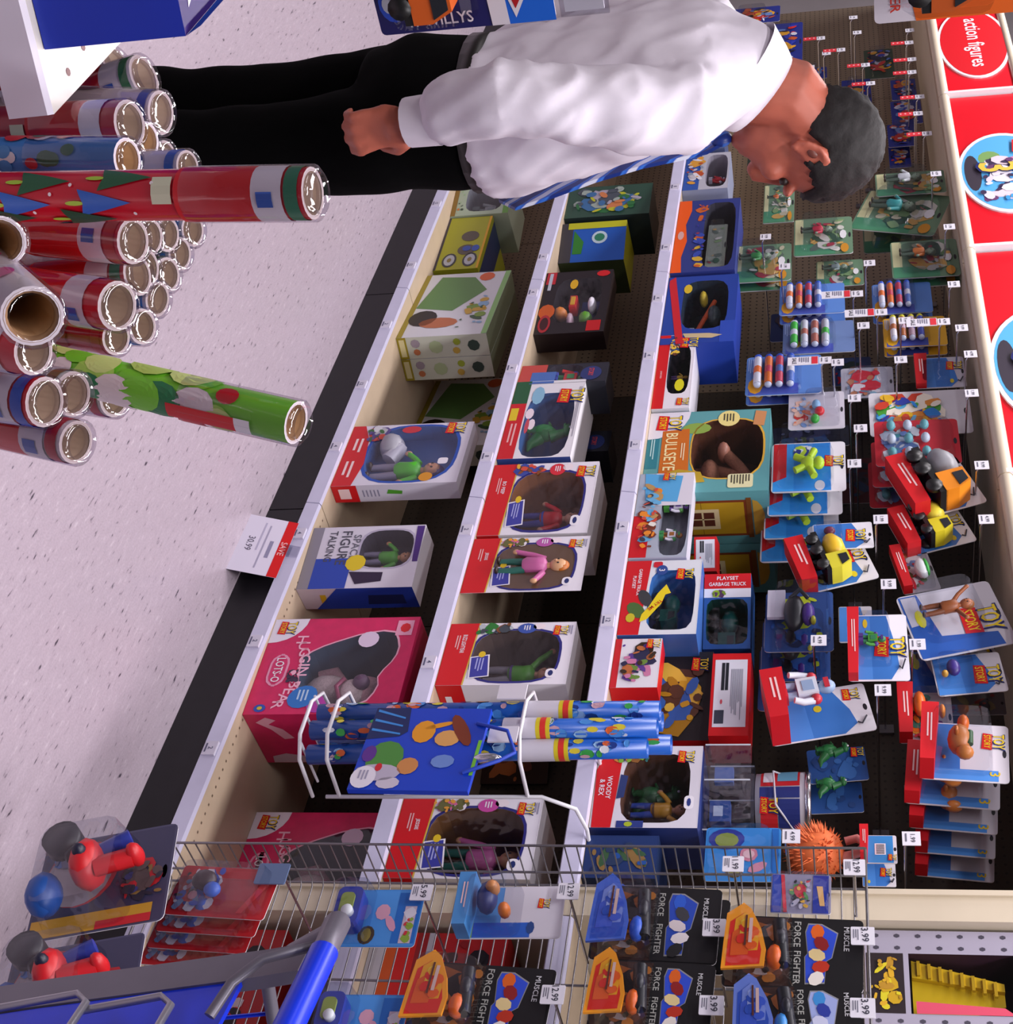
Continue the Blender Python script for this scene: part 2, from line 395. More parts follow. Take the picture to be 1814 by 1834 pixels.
def doll(mb, x, z0, h, y, skin, hair, shirt, legs, arm=(.5, -.2), arm2=(-.5, -.2), belt=None):
    k = h; R = .1 * k
    for s in (-1, 1):
        limb(mb, [(x + s * .07 * k, y, z0 + .4 * k), (x + s * .09 * k, y, z0 + .2 * k), (x + s * .09 * k, y, z0 + .03 * k)], [.06 * k, .05 * k, .042 * k], legs)
        mb.ell((x + s * .095 * k, y - .02 * k, z0 + .025 * k), .05 * k, .08 * k, .03 * k, '2B1C14', 8, 5)
    mb.tube([(x, y, z0 + .37 * k), (x, y, z0 + .42 * k), (x, y, z0 + .55 * k), (x, y, z0 + .66 * k), (x, y, z0 + .7 * k)], [.1 * k, .125 * k, .12 * k, .13 * k, .05 * k], shirt, 10)
    if belt: mb.tube([(x, y, z0 + .4 * k), (x, y, z0 + .43 * k)], .13 * k, belt, 10)
    for s, a in ((1, arm), (-1, arm2)):
        sx = x + s * .13 * k; p = [(sx, y, z0 + .65 * k), (sx + a[0] * .14 * k, y - .03 * k, z0 + .65 * k + a[1] * .3 * k), (sx + a[0] * .3 * k, y - .06 * k, z0 + .65 * k + a[1] * .8 * k)]
        limb(mb, p, [.045 * k, .04 * k, .035 * k], shirt); mb.ell(p[-1], .042 * k, .035 * k, .05 * k, skin, 8, 5)
    mb.tube([(x, y, z0 + .68 * k), (x, y, z0 + .76 * k)], .045 * k, skin, 8)
    mb.ell((x, y, z0 + .85 * k), .1 * k, .1 * k, .125 * k, skin, 12, 8)
    mb.ell((x, y + .025 * k, z0 + .885 * k), .108 * k, .1 * k, .115 * k, hair, 12, 8)
    for s in (-1, 1): mb.ell((x + s * .035 * k, y - .09 * k, z0 + .86 * k), .014 * k, .012 * k, .018 * k, '201818', 6, 4)
    mb.ell((x, y - .1 * k, z0 + .83 * k), .016 * k, .02 * k, .02 * k, skin, 6, 4)
    return mb
def truck(mb, x, z, s, y, body, cabc, load, flip=1):
    mb.box(x - .5 * s, x + .5 * s, y - .18 * s, y + .18 * s, z + .14 * s, z + .24 * s, '1A1A1C')
    mb.prism([(x + flip * a * s, z + b * s) for a, b in ((.12, .22), (.5, .22), (.5, .4), (.4, .6), (.12, .6))][::flip], y - .19 * s, y + .19 * s, cabc)
    mb.prism([(x + flip * a * s, z + b * s) for a, b in ((.2, .42), (.46, .42), (.38, .57), (.2, .57))][::flip], y - .2 * s, y - .185 * s, '20242C')
    mb.lathe([(0, -.24 * s), (.12 * s, -.24 * s), (.2 * s, -.05 * s), (.19 * s, .12 * s), (.1 * s, .26 * s), (0, .26 * s)], (x - flip * .2 * s, y, z + .46 * s), load, 12, Matrix.Rotation(math.pi / 2, 3, 'Y'))
    for wx in (-.33, -.05, .33):
        for wy in (-.2, .17): mb.lathe([(0, 0), (.11 * s, 0), (.11 * s, .07 * s), (0, .07 * s)], (x + wx * s, y + (wy + .07) * s, z + .12 * s), '151517', 12, Matrix.Rotation(math.pi / 2, 3, 'X'))
    return mb
def dino(mb, x, z, s, y, c, belly):
    mb.ell((x, y, z + .38 * s), .2 * s, .17 * s, .26 * s, c); mb.ell((x - .03 * s, y - .06 * s, z + .36 * s), .15 * s, .14 * s, .22 * s, belly)
    limb(mb, [(x + .1 * s, y, z + .5 * s), (x + .04 * s, y, z + .68 * s), (x - .02 * s, y, z + .8 * s)], [.14 * s, .1 * s, .09 * s], c)
    mb.ell((x - .06 * s, y - .03 * s, z + .86 * s), .17 * s, .11 * s, .1 * s, c); mb.ell((x - .14 * s, y - .05 * s, z + .8 * s), .1 * s, .08 * s, .035 * s, c)
    for q in (-1, 1): mb.ell((x - .04 * s, y + q * .07 * s - .05 * s, z + .93 * s), .03 * s, .03 * s, .03 * s, WHT, 6, 4)
    limb(mb, [(x + .14 * s, y, z + .28 * s), (x + .35 * s, y, z + .12 * s), (x + .55 * s, y, z + .1 * s)], [.15 * s, .09 * s, .02 * s], c)
    for q in (-.1, .1):
        limb(mb, [(x + .02 * s, y + q * s, z + .26 * s), (x - .02 * s, y + q * s, z + .12 * s), (x + .02 * s, y + q * s, z + .03 * s)], [.1 * s, .07 * s, .05 * s], c)
        mb.ell((x - .06 * s, y + q * s, z + .03 * s), .1 * s, .06 * s, .03 * s, c, 8, 4)
        limb(mb, [(x - .12 * s, y + q * s, z + .5 * s), (x - .24 * s, y + q * s, z + .46 * s)], [.04 * s, .025 * s], c)
    return mb
def robot(mb, x, z, s, y, c, c2, acc):
    mb.box(x - .16 * s, x + .16 * s, y - .1 * s, y + .1 * s, z + .36 * s, z + .68 * s, c); mb.box(x - .1 * s, x + .1 * s, y - .11 * s, y - .1 * s, z + .44 * s, z + .62 * s, c2)
    mb.ell((x, y, z + .82 * s), .12 * s, .11 * s, .14 * s, c2, 10, 7); mb.box(x - .09 * s, x + .09 * s, y - .12 * s, y - .09 * s, z + .78 * s, z + .86 * s, acc)
    for q in (-1, 1):
        mb.ell((x + q * .22 * s, y, z + .62 * s), .09 * s, .09 * s, .09 * s, acc, 8, 6)
        limb(mb, [(x + q * .24 * s, y, z + .6 * s), (x + q * .28 * s, y - .04 * s, z + .42 * s), (x + q * .26 * s, y - .1 * s, z + .28 * s)], [.06 * s, .055 * s, .05 * s], c)
        mb.tube([(x + q * .09 * s, y, z + .38 * s), (x + q * .1 * s, y, z + .2 * s)], [.07 * s, .075 * s], c2, 8)
        mb.box(x + q * .1 * s - .075 * s, x + q * .1 * s + .075 * s, y - .13 * s, y + .1 * s, z, z + .2 * s, acc)
    return mb
def W(cx, cz, rx, rz, p=3, n=28): return lambda w, h: ellp(cx * w, cz * h, rx * w, rz * h, n, 0, p)
def doll_front(word, badge, border='2A2A7A', panel='3B3F9E', pic=('8A6A3A', 'E6C84A', 'D87A3A', '3A7A3A')):
    def fn(mb, w, h):
        mb.shape([(-w / 2, 0), (w / 2, 0), (w / 2, .2 * h), (-w / 2, .23 * h)], -.0006, 'D3121A')
        mb.shape([(-w / 2, .23 * h), (w / 2, .2 * h), (w / 2, .212 * h), (-w / 2, .242 * h)], -.0007, 'D8B84A')
        win = ellp(0.04 * w, .57 * h, .44 * w, .355 * h, 28, 0, 3.2); wi = ellp(0.04 * w, .57 * h, .41 * w, .335 * h, 28, 0, 3.2)
        for i in range(28):
            j = (i + 1) % 28; mb.shape([win[i], wi[i], wi[j], win[j]][::-1], -.0005, border)
        mb.text(word, -.16 * w, .14 * h, .035 * h, -.001, WHT, .3 * w); lines(mb, -.3 * w, -.02 * w, .07 * h, .11 * h, 2, -.001, 'F0B8B8')
        logo(mb, -.36 * w, .885 * h, .17 * w, -.0008); lines(mb, -.44 * w, -.26 * w, .95 * h, .985 * h, 2, -.0008, '9A98B0')
        mb.ellipse(-.4 * w, .62 * h, .085 * w, .075 * h, -.001, badge, 14); lines(mb, -.45 * w, -.35 * w, .59 * h, .65 * h, 3, -.0012, WHT)
        mb.ellipse(-.43 * w, .715 * h, .05 * w, .05 * h, -.001, 'F2E4EA', 10)
        art(mb, -.5 * w, -.3 * w, .2 * h, .52 * h, list(pic), 9, -.0008, len(word) + 3, .5)
        mb.shape([(.06 * w, .22 * h), (.4 * w, .24 * h), (.37 * w, .4 * h), (.02 * w, .37 * h)], -.0013, WHT)
        mb.shape([(.075 * w, .232 * h), (.385 * w, .252 * h), (.357 * w, .388 * h), (.038 * w, .359 * h)], -.0016, panel)
        lines(mb, .08 * w, .33 * w, .27 * h, .34 * h, 3, -.0019, 'A8ACE6'); mb.ellipse(.02 * w, .31 * h, .05 * w, .028 * h, -.0018, 'E2C024', 10)
        mb.shape(rrect(.26 * w, .4 * w, .83 * h, .91 * h, .01), -.0014, WHT); mb.ellipse(.33 * w, .87 * h, .045 * w, .02 * h, -.0017, '27336E', 8)
        return 'EAE6F0'
    return fn
def doll_side(b, w, h, dp):
    x = w / 2 + .0006
    b.poly([(x, 0, 0), (x, dp, 0), (x, dp, .2 * h), (x, 0, .2 * h)], 'D3121A')
    b.poly([(x + .0003, dp * .25, .05 * h), (x + .0003, dp * .75, .05 * h), (x + .0003, dp * .75, .1 * h), (x + .0003, dp * .25, .1 * h)], WHT)
def dolltoy(skin, hair, shirt, legs, belt=None, arm=(.5, -.3), arm2=(-.5, -.3), extra=None):
    def fn(w, h, dp):
        m = MB(); doll(m, .04 * w, .25 * h, .62 * h, dp * .45, skin, hair, shirt, legs, arm, arm2, belt)
        if extra: extra(m, w, h, dp)
        return m
    return fn
DW = lambda w, h: ellp(0.04 * w, .57 * h, .41 * w, .335 * h, 28, 0, 3.2)
# shelf 2: window boxes with dolls
G2 = None
carton('doll box with red floral dress doll, next right of the green dinosaur pack', (874, 834), (853, 960), (1075, 817), Z2, doll_front('BO PEEP', 'D62A3A', pic=('E8B030', '8A4A20', '3A4AA0', 'D8503A')), depth=.16, win=DW, inner='7A4A26', toy=dolltoy('C89A80', '6A1418', 'C8202C', '3A3F9E', '2A44B0'), sidefn=doll_side)
carton('doll box with teal dress and pink top doll, third from left of the doll row', (844, 966), (807, 1063), (1057, 963), Z2, doll_front('JESSIE', 'B85AA8', pic=('6A6A3A', 'D86A9A', 'E8A03A', 'F0E8F0')), back=(814, 1100), win=DW, inner='6A4E34', toy=dolltoy('D0A078', 'B8661E', 'C0649A', '2E6A5E', None, (.7, -.1), (-.3, -.5)), sidefn=doll_side)
carton('doll box with green and white armoured figure, just left of the rolled-paper basket', (803, 1118), (769, 1228), (1035, 1100), Z2, doll_front('BUZZ LIGHTYEAR', '3A55A8', pic=('2A7A30', 'B8C0C8', '404850', '7A4A28')), depth=.16, win=DW, inner='4A3A32', toy=dolltoy('C89274', '3A4038', '4E9A2E', '8A8692', '4A3A7A', (.4, -.4), (-.7, .3)), sidefn=doll_side)
carton('doll box with teal dress doll at the wire rack edge, right end of row', (712, 1429), (668, 1572), (978, 1407), Z2, doll_front('JESSIE', 'C84AA0', pic=('6A6A3A', 'D86A9A', 'E8A03A', 'F0E8F0')), depth=.16, win=DW, inner='6A4826', toy=dolltoy('D0A078', 'D08A1E', 'C0649A', '2E6A5E', None, (.7, -.1), (-.3, -.5)), sidefn=doll_side)
def f_plain(col, pal, n=14, seed=2, band=None, lg=None):
    def fn(mb, w, h):
        if band: mb.rect(-w / 2, w / 2, 0, band[0] * h, -.0004, band[1])
        art(mb, -.45 * w, .45 * w, (band[0] if band else .05) * h, .95 * h, pal, n, -.0006, seed, .35)
        if lg: logo(mb, lg[0] * w, lg[1] * h, lg[2] * w, -.006)
        return col
    return fn
carton('dark brown doll box at the back of the shelf behind the rolled-paper basket', (868, 1330), (860, 1404), (985, 1340), Z2, f_plain('3A2218', ['B86A28', '8A4A3A', 'C8703A'], 5, 4), '2A1A14', depth=.02)
# shelf 2 left part
def dinofront(mb, w, h):
    mb.rect(-.5 * w, -.2 * w, 0, .22 * h, -.0006, '1E5A34'); mb.rect(-.2 * w, .5 * w, 0, .22 * h, -.0006, 'CE1420')
    mb.rect(-.14 * w, .02 * w, .02 * h, .13 * h, -.001, 'E2C41E'); lines(mb, .06 * w, .4 * w, .06 * h, .17 * h, 2, -.001, 'F0B0B0')
    mb.ellipse(-.06 * w, .3 * h, .07 * w, .06 * h, -.001, 'F0E0EA', 10); mb.ellipse(.08 * w, .36 * h, .07 * w, .05 * h, -.001, 'F0E0EA', 10)
    mb.ellipse(-.3 * w, .36 * h, .12 * w, .09 * h, -.0009, '8ABCD8', 10); mb.ellipse(.1 * w, .3 * h, .1 * w, .03 * h, -.0012, 'C84A5A', 8)
    logo(mb, -.28 * w, .82 * h, .2 * w, -.001); lines(mb, -.4 * w, .4 * w, .93 * h, .98 * h, 2, -.0008, 'A8A6B4'); return 'E8E6EC'
carton('open display box with big green dinosaur toy and red base', (903, 686), (886, 823), (1040, 726), Z2, dinofront, '2A3F80', depth=.15, win=lambda w, h: ellp(.08 * w, .58 * h, .41 * w, .34 * h, 28, 0, 4), inner='2F5E9A', toy=lambda w, h, dp: dino(MB(), .0 * w, .22 * h, .68 * h, dp * .4, '1F8A3C', '2CA84C'), topc='E8E6EC')
def shipfront(mb, w, h):
    mb.rect(-w / 2, w / 2, 0, .3 * h, -.0005, 'C6483E'); mb.rect(-.1 * w, w / 2, .14 * h, .42 * h, -.0008, '4A70B8'); mb.ellipse(.05 * w, .82 * h, .36 * w, .12 * h, -.001, '26346E', 18)
    mb.text('STORY', 0, .82 * h, .06 * h, -.0015, 'D84A4A', .4 * w); return '20222E'
a = carton('open box with red and blue figures on navy oval card, beside the green dinosaur', (936, 656), (920, 690), (1085, 675), Z2, shipfront, '22242E', depth=.12, win=lambda w, h: ellp(0, .52 * h, .44 * w, .2 * h, 20, 0, 4), inner='1A1E2C', toy=lambda w, h, dp: robot(MB(), 0, .34 * h, .45 * h, dp * .2, 'D81C1C', '2F9A50', '2A50C0'))
dup(a, (a.location.x + .13, a.location.y + .17, Z2), None, 'open box with navy oval card in the shadow behind the green dinosaur')
def carsfront(mb, w, h):
    mb.rect(-.5 * w, -.3 * w, .02 * h, .16 * h, -.0006, 'B8202C'); mb.rect(-.48 * w, -.2 * w, .06 * h, .11 * h, -.0009, 'B8BCC8'); mb.ellipse(.34 * w, .12 * h, .14 * w, .09 * h, -.0009, 'A8242C', 14); mb.ellipse(.34 * w, .12 * h, .1 * w, .06 * h, -.0012, '3A1014', 12)
    mb.ellipse(.15 * w, .12 * h, .12 * w, .12 * h, -.0007, 'C4561C', 10); mb.ellipse(-.28 * w, .45 * h, .08 * w, .06 * h, -.001, 'D8A81C', 10)
    mb.ellipse(-.44 * w, .86 * h, .05 * w, .1 * h, -.001, 'C8141C', 10); mb.rect(.32 * w, .48 * w, .74 * h, .94 * h, -.0008, 'B81218'); return '1C1418'
def carstoy(w, h, dp):
    m = MB(); y = dp * .35
    m.ell((-.02 * w, y, .74 * h), .09 * w, .03, .06 * h, WHT); m.box(-.12 * w, .06 * w, y - .02, y + .02, .42 * h, .52 * h, 'C8201C'); m.box(-.09 * w, .03 * w, y - .024, y - .02, .44 * h, .5 * h, 'E2B01C')
    m.ell((.2 * w, y, .68 * h), .08 * w, .03, .1 * h, '5C9A2C'); m.ell((.1 * w, y, .3 * h), .06 * w, .03, .1 * h, 'D8843A'); m.ell((.22 * w, y, .46 * h), .09 * w, .03, .05 * h, 'B89AA8'); m.box(-.2 * w, .2 * w, y + .03, y + .04, .55 * h, .85 * h, '1E3A78'); return m
carton('black and red window box with small colourful playset toys, second shelf', (972, 490), (955, 600), (1096, 500), Z2, carsfront, '1A0E10', back=(962, 634), win=W(-.02, .54, .36, .34, 4), inner='14141C', toy=carstoy)
carton('blue box with round planet picture and yellow top edge, second shelf', (1008, 402), (999, 472), (1122, 405), Z2, lambda mb, w, h: (mb.rect(-w / 2, w / 2, 0, .18 * h, -.0004, '3A3840'), mb.ellipse(-.1 * w, .6 * h, .16 * w, .12 * h, -.001, 'B8CCD8', 16), mb.ellipse(-.1 * w, .6 * h, .1 * w, .08 * h, -.0014, '2A7A5A', 12), mb.shape([(-.3 * w, .2 * h), (.3 * w, .2 * h), (.3 * w, .34 * h), (0, .36 * h)], -.0008, '2E7A28'), mb.rect(-w / 2, -.34 * w, .1 * h, h, -.0012, 'B8B81E'), '1A55B0')[-1], '2F3A20', topc='A8A61E', depth=.17)
carton('dark green window box with mixed orange and blue creature art, second shelf under the tie', (1021, 338), (1010, 392), (1168, 338), Z2, f_plain('2A4A3C', ['B8B82A', '3A6A9A', 'C87A4A', '9AA8A0', '2A6A3A', '48505A', 'A8A0B0'], 22, 11), '1E2A2A', depth=.18)
# shelf 1
def greyfront(mb, w, h):
    mb.rect(-w / 2, w / 2, 0, .08 * h, -.0005, '8A6A2A'); mb.rect(-w / 2, w / 2, .9 * h, h, -.0005, '6A9A4A'); art(mb, -.45 * w, .45 * w, .08 * h, .24 * h, ['C87A3A', '3A4A3A', '9ABA8A'], 6, -.0006, 3); return 'A8B8A0'
carton('pale green window box with grey toy, bottom shelf beside the black trousers', (820, 327), (806, 388), (918, 335), Z1, greyfront, 'A6B49C', topc='B8C8B0', depth=.2, win=W(0, .55, .4, .32, 4), inner='70747A', toy=lambda w, h, dp: robot(MB(), 0, .25 * h, .6 * h, dp * .4, '8E9496', '7E8A88', '6E7A78'))
def limefront(mb, w, h):
    mb.rect(-w / 2, w / 2, 0, .05 * h, -.0004, '3A3440')
    for sx in (-.12, .14): mb.ellipse(sx * w, .62 * h, .1 * w, .2 * h, -.001, '5E564A', 14, .5)
    for z in (.3, .76):
        mb.ellipse(.33 * w, z * h, .13 * w, .16 * h, -.001, '3A3C44', 16); mb.ellipse(.33 * w, z * h, .1 * w, .12 * h, -.0014, 'B8BCC4', 14); mb.ellipse(.33 * w, z * h, .04 * w, .05 * h, -.0018, '8A7A4A', 10)
    mb.ellipse(.12 * w, .62 * h, .05 * w, .1 * h, -.0018, '3A58B0', 10); mb.ellipse(.12 * w, .82 * h, .06 * w, .09 * h, -.0018, '3A58B0', 10); mb.rect(-w / 2, w / 2, .95 * h, h, -.001, 'D8A020'); return 'A8A822'
def limeside(b, w, h, dp):
    z = h + .0006; b.poly([(-w / 2, dp * .1, z), (w / 2, dp * .1, z), (w / 2, dp * .6, z), (-w / 2, dp * .6, z)], '2E3F6A')
carton('lime yellow box with two round wheel pictures, bottom shelf', (806, 392), (775, 485), (880, 395), Z1, limefront, '8E9220', topc='B0B428', depth=.24, sidefn=limeside)
def whgreen(mb, w, h):
    mb.rect(-w / 2, w / 2, 0, .06 * h, -.0004, '9A8A1E'); mb.shape([(-.45 * w, .2 * h), (.05 * w, .06 * h), (.12 * w, .5 * h), (-.2 * w, .8 * h), (-.42 * w, .6 * h)], -.0006, '5E8A4A')
    mb.ellipse(-.42 * w, .74 * h, .07 * w, .09 * h, -.001, 'D8602A', 10); mb.ellipse(.22 * w, .2 * h, .12 * w, .16 * h, -.001, '1C1410', 14); mb.ellipse(.3 * w, .4 * h, .08 * w, .22 * h, -.001, 'B86A40', 12)
    art(mb, -.2 * w, .4 * w, .6 * h, .95 * h, ['7A9A3A', 'C8A03A', '8AB0D0', '3A5A3A'], 8, -.0012, 6, .3); mb.rect(-w / 2, w / 2, .94 * h, h, -.0014, '8AB870'); return 'D6D6DC'
def whside(b, w, h, dp):
    x = w / 2 + .0006
    def P(y, z, e=0): return (x + e, y, z)
    b.poly([P(0, 0), P(dp, 0), P(dp, .1 * h), P(0, .1 * h)], '9A8A1E'); b.poly([P(dp * .1, .02 * h, .0003), P(dp * .9, .02 * h, .0003), P(dp * .9, .08 * h, .0003), P(dp * .1, .08 * h, .0003)], 'D8CE9A')
    for y, z, r, c in ((.5, .42, .3, 'A8B890'), (.5, .42, .2, '2A4668'), (.3, .2, .2, '9A8E9A'), (.7, .2, .15, 'B8704A'), (.3, .66, .16, '9AA83A'), (.7, .64, .16, 'C0A04A'), (.5, .84, .26, '3A4A44')):
        q = [(x + .0006 + .0002 * r, dp * (y + r * math.cos(t * .785)), z * h + r * dp * math.sin(t * .785)) for t in range(8)]; b.poly(q, c)
loc, rz, w_, h_, dp2 = place((766, 494), (709, 606), (912, 494), Z1, (729, 679))
WG = carton('white box with green monster art, front one of a pair, bottom shelf', (766, 494), (709, 606), (912, 494), Z1, whgreen, 'C2C6B8', topc='7E8A6E', depth=dp2 / 2 - .001, sidefn=whside)
ny = Vector((-math.sin(rz), math.cos(rz), 0))
dup(WG, WG.location + ny * (dp2 / 2 + .001), None, 'white box with green monster art, standing right behind its twin')
dup(WG, atZ(745, 722, Z1) + Vector((-.02, .06, 0)), -.12, 'white box with green monster art alone in the dark at the shelf back')
def redband(mb, w, h):
    mb.shape([(-w / 2, 0), (w / 2, 0), (w / 2, .16 * h), (.15 * w, .2 * h), (-.25 * w, .17 * h), (-.5 * w, .1 * h)], -.0005, 'D0141C'); lines(mb, .1 * w, .42 * w, .04 * h, .13 * h, 2, -.001, 'F6D8D8'); lines(mb, -.28 * w, .0 * w, .05 * h, .14 * h, 2, -.001, 'F6D8D8')
    wi = ellp(.0 * w, .56 * h, .455 * w, .36 * h, 28, 0, 3); wo = ellp(0, .56 * h, .485 * w, .385 * h, 28, 0, 3)
    for i in range(28): j = (i + 1) % 28; mb.shape([wo[i], wi[i], wi[j], wo[j]][::-1], -.0004, '2050B0')
    art(mb, -.5 * w, -.2 * w, .12 * h, .34 * h, ['3A6A3A', 'C84A3A', 'D8D8E0', '5A4A8A', 'B8B8C0'], 10, -.0008, 8, .5)
    mb.ellipse(-.4 * w, .5 * h, .06 * w, .08 * h, -.001, 'C8303C', 14); logo(mb, -.4 * w, .86 * h, .2 * w, -.001); mb.ellipse(.4 * w, .74 * h, .07 * w, .055 * h, -.0012, 'D8921E', 14); mb.shape(rrect(.1 * w, .2 * w, .8 * h, .88 * h, .008), -.0012, WHT); return 'DCD8E6'
def whiteside(b, w, h, dp):
    x = w / 2 + .0006; b.poly([(x, 0, 0), (x, dp, 0), (x, dp, .2 * h), (x, 0, .2 * h)], 'D0141C'); b.poly([(x + .0003, dp * .2, .05 * h), (x + .0003, dp * .8, .05 * h), (x + .0003, dp * .8, .14 * h), (x + .0003, dp * .2, .14 * h)], 'F4D4D4')
    b.poly([(x, dp * .3, .45 * h), (x, dp * .55, .43 * h), (x, dp * .6, .55 * h), (x, dp * .4, .56 * h)], '4E9A2E')
    for k in range(5): b.poly([(x, dp * .3, (.24 + k * .03) * h), (x, dp * .7, (.24 + k * .03) * h), (x, dp * .7, (.25 + k * .03) * h), (x, dp * .3, (.25 + k * .03) * h)], '8A88A0')
def spacetoy(w, h, dp):
    m = MB(); doll(m, .18 * w, .22 * h, .62 * h, dp * .45, 'C89274', '4A3A7A', '4AB02A', '8E8AA0'); m.ell((-.2 * w, dp * .4, .36 * h), .16 * w, .05, .1 * h, '9A98A4'); m.tube([(-.3 * w, dp * .4, .3 * h), (-.16 * w, dp * .3, .42 * h), (.0, dp * .4, .36 * h)], .025, 'B0AEBC'); return m
carton('large white window box with red base and blue interior, bottom shelf', (625, 765), (577, 872), (849, 757), Z1, redband, 'D2CEDC', back=(591, 928), win=lambda w, h: ellp(0, .56 * h, .455 * w, .36 * h, 28, 0, 3), inner='2C5A9E', toy=spacetoy, sidefn=whiteside)
def podfront(mb, w, h):
    mb.rect(-w / 2, w / 2, 0, .1 * h, -.0004, '8E8A98'); mb.rect(.02 * w, w / 2, .1 * h, .42 * h, -.0006, '2446B0')
    mb.text('TALKING', -.18 * w, .2 * h, .07 * h, -.001, '4A4A58', .5 * w); mb.text('FIGURE', -.15 * w, .32 * h, .09 * h, -.001, '4A4A58', .55 * w); mb.text('SPACE', -.16 * w, .42 * h, .07 * h, -.001, '6A6A78', .5 * w)
    wo, wi = ellp(-.12 * w, .7 * h, .33 * w, .25 * h, 28, 0, 3.2), ellp(-.12 * w, .7 * h, .305 * w, .23 * h, 28, 0, 3.2)
    for i in range(28): j = (i + 1) % 28; mb.shape([wo[i], wi[i], wi[j], wo[j]][::-1], -.0006, 'B8B2C8')
    mb.ellipse(.1 * w, .46 * h, .13 * w, .09 * h, -.0014, 'E2C81E', 10); mb.shape([(.24 * w, .42 * h), (.44 * w, .5 * h), (.4 * w, .72 * h), (.26 * w, .72 * h)], -.001, '2A1A3A'); mb.shape([(-.48 * w, .93 * h), (.1 * w, .95 * h), (.1 * w, .995 * h), (-.48 * w, .995 * h)], -.001, '4A2A7E'); return 'DAD6E4'
def podside(b, w, h, dp):
    x = w / 2 + .0006; b.poly([(x, 0, .35 * h), (x, dp, .1 * h), (x, dp, h), (x, 0, h)], '2446B0'); b.poly([(x + .0003, dp * .35, .6 * h), (x + .0003, dp * .8, .57 * h), (x + .0003, dp * .8, .9 * h), (x + .0003, dp * .35, .9 * h)], '1C2C60')
    b.poly([(x, dp * .3, .18 * h), (x, dp * .7, .17 * h), (x, dp * .7, .22 * h), (x, dp * .3, .23 * h)], 'D8B81E')
carton('blue and white spaceship-shaped talking toy box with yellow blob label', (563, 946), (530, 1056), (764, 936), Z1, podfront, 'CFCBD8', topc='E8E6F0', back=(545, 1103), win=lambda w, h: ellp(-.12 * w, .7 * h, .305 * w, .23 * h, 28, 0, 3.2), inner='35323E', toy=lambda w, h, dp: doll(MB(), -.1 * w, .44 * h, .48 * h, dp * .4, 'C08A60', '3A3A34', '4AA02C', '8A86A0'), sidefn=podside)
PINKM = mat('D4205E', .35, 0, 'pink_print', .12, 30)
def pinkfront(mb, w, h):
    win = pinkwin(w, h); cx = sum(p[0] for p in win) / 28; cz = sum(p[1] for p in win) / 28
    wo = [(cx + (p[0] - cx) * 1.04, cz + (p[1] - cz) * 1.04) for p in win]
    for i in range(28): j = (i + 1) % 28; mb.shape([wo[i], win[i], win[j], wo[j]][::-1], -.0005, 'E8A8C0')
    mb.shape([(-w / 2, 0)] + [(-w / 2 + .26 * w * math.cos(a * .262), .24 * h * math.sin(a * .262)) for a in range(7)], -.0007, 'EAE4F0'); logo(mb, -.4 * w, .1 * h, .15 * w, -.001)
    mb.shape(rrect(-.12 * w, .22 * w, .07 * h, .2 * h, .03), -.0007, 'E89AB8'); mb.shape(rrect(-.1 * w, .2 * w, .085 * h, .185 * h, .025), -.001, 'D4306A'); mb.text('LOTS-O', .05 * w, .135 * h, .06 * h, -.0014, WHT, .25 * w)
    for k, t in enumerate('HUGGIN BEAR'):
        if t != ' ': mb.text(t, -.27 * w + k * .068 * w, .235 * h + .07 * h * math.sin(k * .35), .075 * h, -.0012, 'F4B8CE')
    art(mb, .02 * w, .2 * w, .2 * h, .3 * h, ['D4306A', 'F0B0C8', '3A2A44', 'C0205A'], 7, -.0014, 4, .5)
    mb.ellipse(.33 * w, .36 * h, .11 * w, .1 * h, -.0014, '2A74C4', 14, .5); lines(mb, .26 * w, .4 * w, .32 * h, .4 * h, 3, -.0018, 'B8D4F0'); mb.ellipse(.4 * w, .47 * h, .09 * w, .07 * h, -.0013, 'B03AA0', 12, .6)
    mb.ellipse(-.26 * w, .69 * h, .085 * w, .07 * h, -.0014, 'DCC8E0', 14); mb.ellipse(.44 * w, .1 * h, .04 * w, .04 * h, -.0012, '2A50B0', 10); mb.ellipse(.44 * w, .1 * h, .018 * w, .018 * h, -.0016, 'D8C02A', 8)
    mb.rect(-.46 * w, -.3 * w, .86 * h, .97 * h, -.001, 'E8A0BC'); mb.ellipse(-.38 * w, .92 * h, .05 * w, .035 * h, -.0014, 'D8202A', 8); return PINKM
def pinkwin(w, h):
    pts = [(-.08, .28), (.1, .29), (.28, .32), (.36, .4), (.43, .52), (.44, .66), (.38, .78), (.24, .84), (.14, .815), (.06, .84), (-.06, .9), (-.2, .905), (-.33, .86), (-.35, .76), (-.31, .62), (-.24, .48), (-.17, .36)]
    o = []; n = len(pts)
    per = [0]
    for i in range(n): a, b = pts[i], pts[(i + 1) % n]; per.append(per[-1] + math.hypot(b[0] - a[0], b[1] - a[1]))
    for k in range(28):
        t = per[-1] * k / 28; i = max(j for j in range(n) if per[j] <= t); u = (t - per[i]) / (per[i + 1] - per[i]); a, b = pts[i], pts[(i + 1) % n]
        o.append(((a[0] + (b[0] - a[0]) * u) * w, (a[1] + (b[1] - a[1]) * u) * h))
    return o
PLUSH = mat('B88A92', .9, 0, 'plush', .2, 260, .8); PLUSH2 = mat('C8B4B4', .9, 0, 'plush_light', .2, 260, .8)
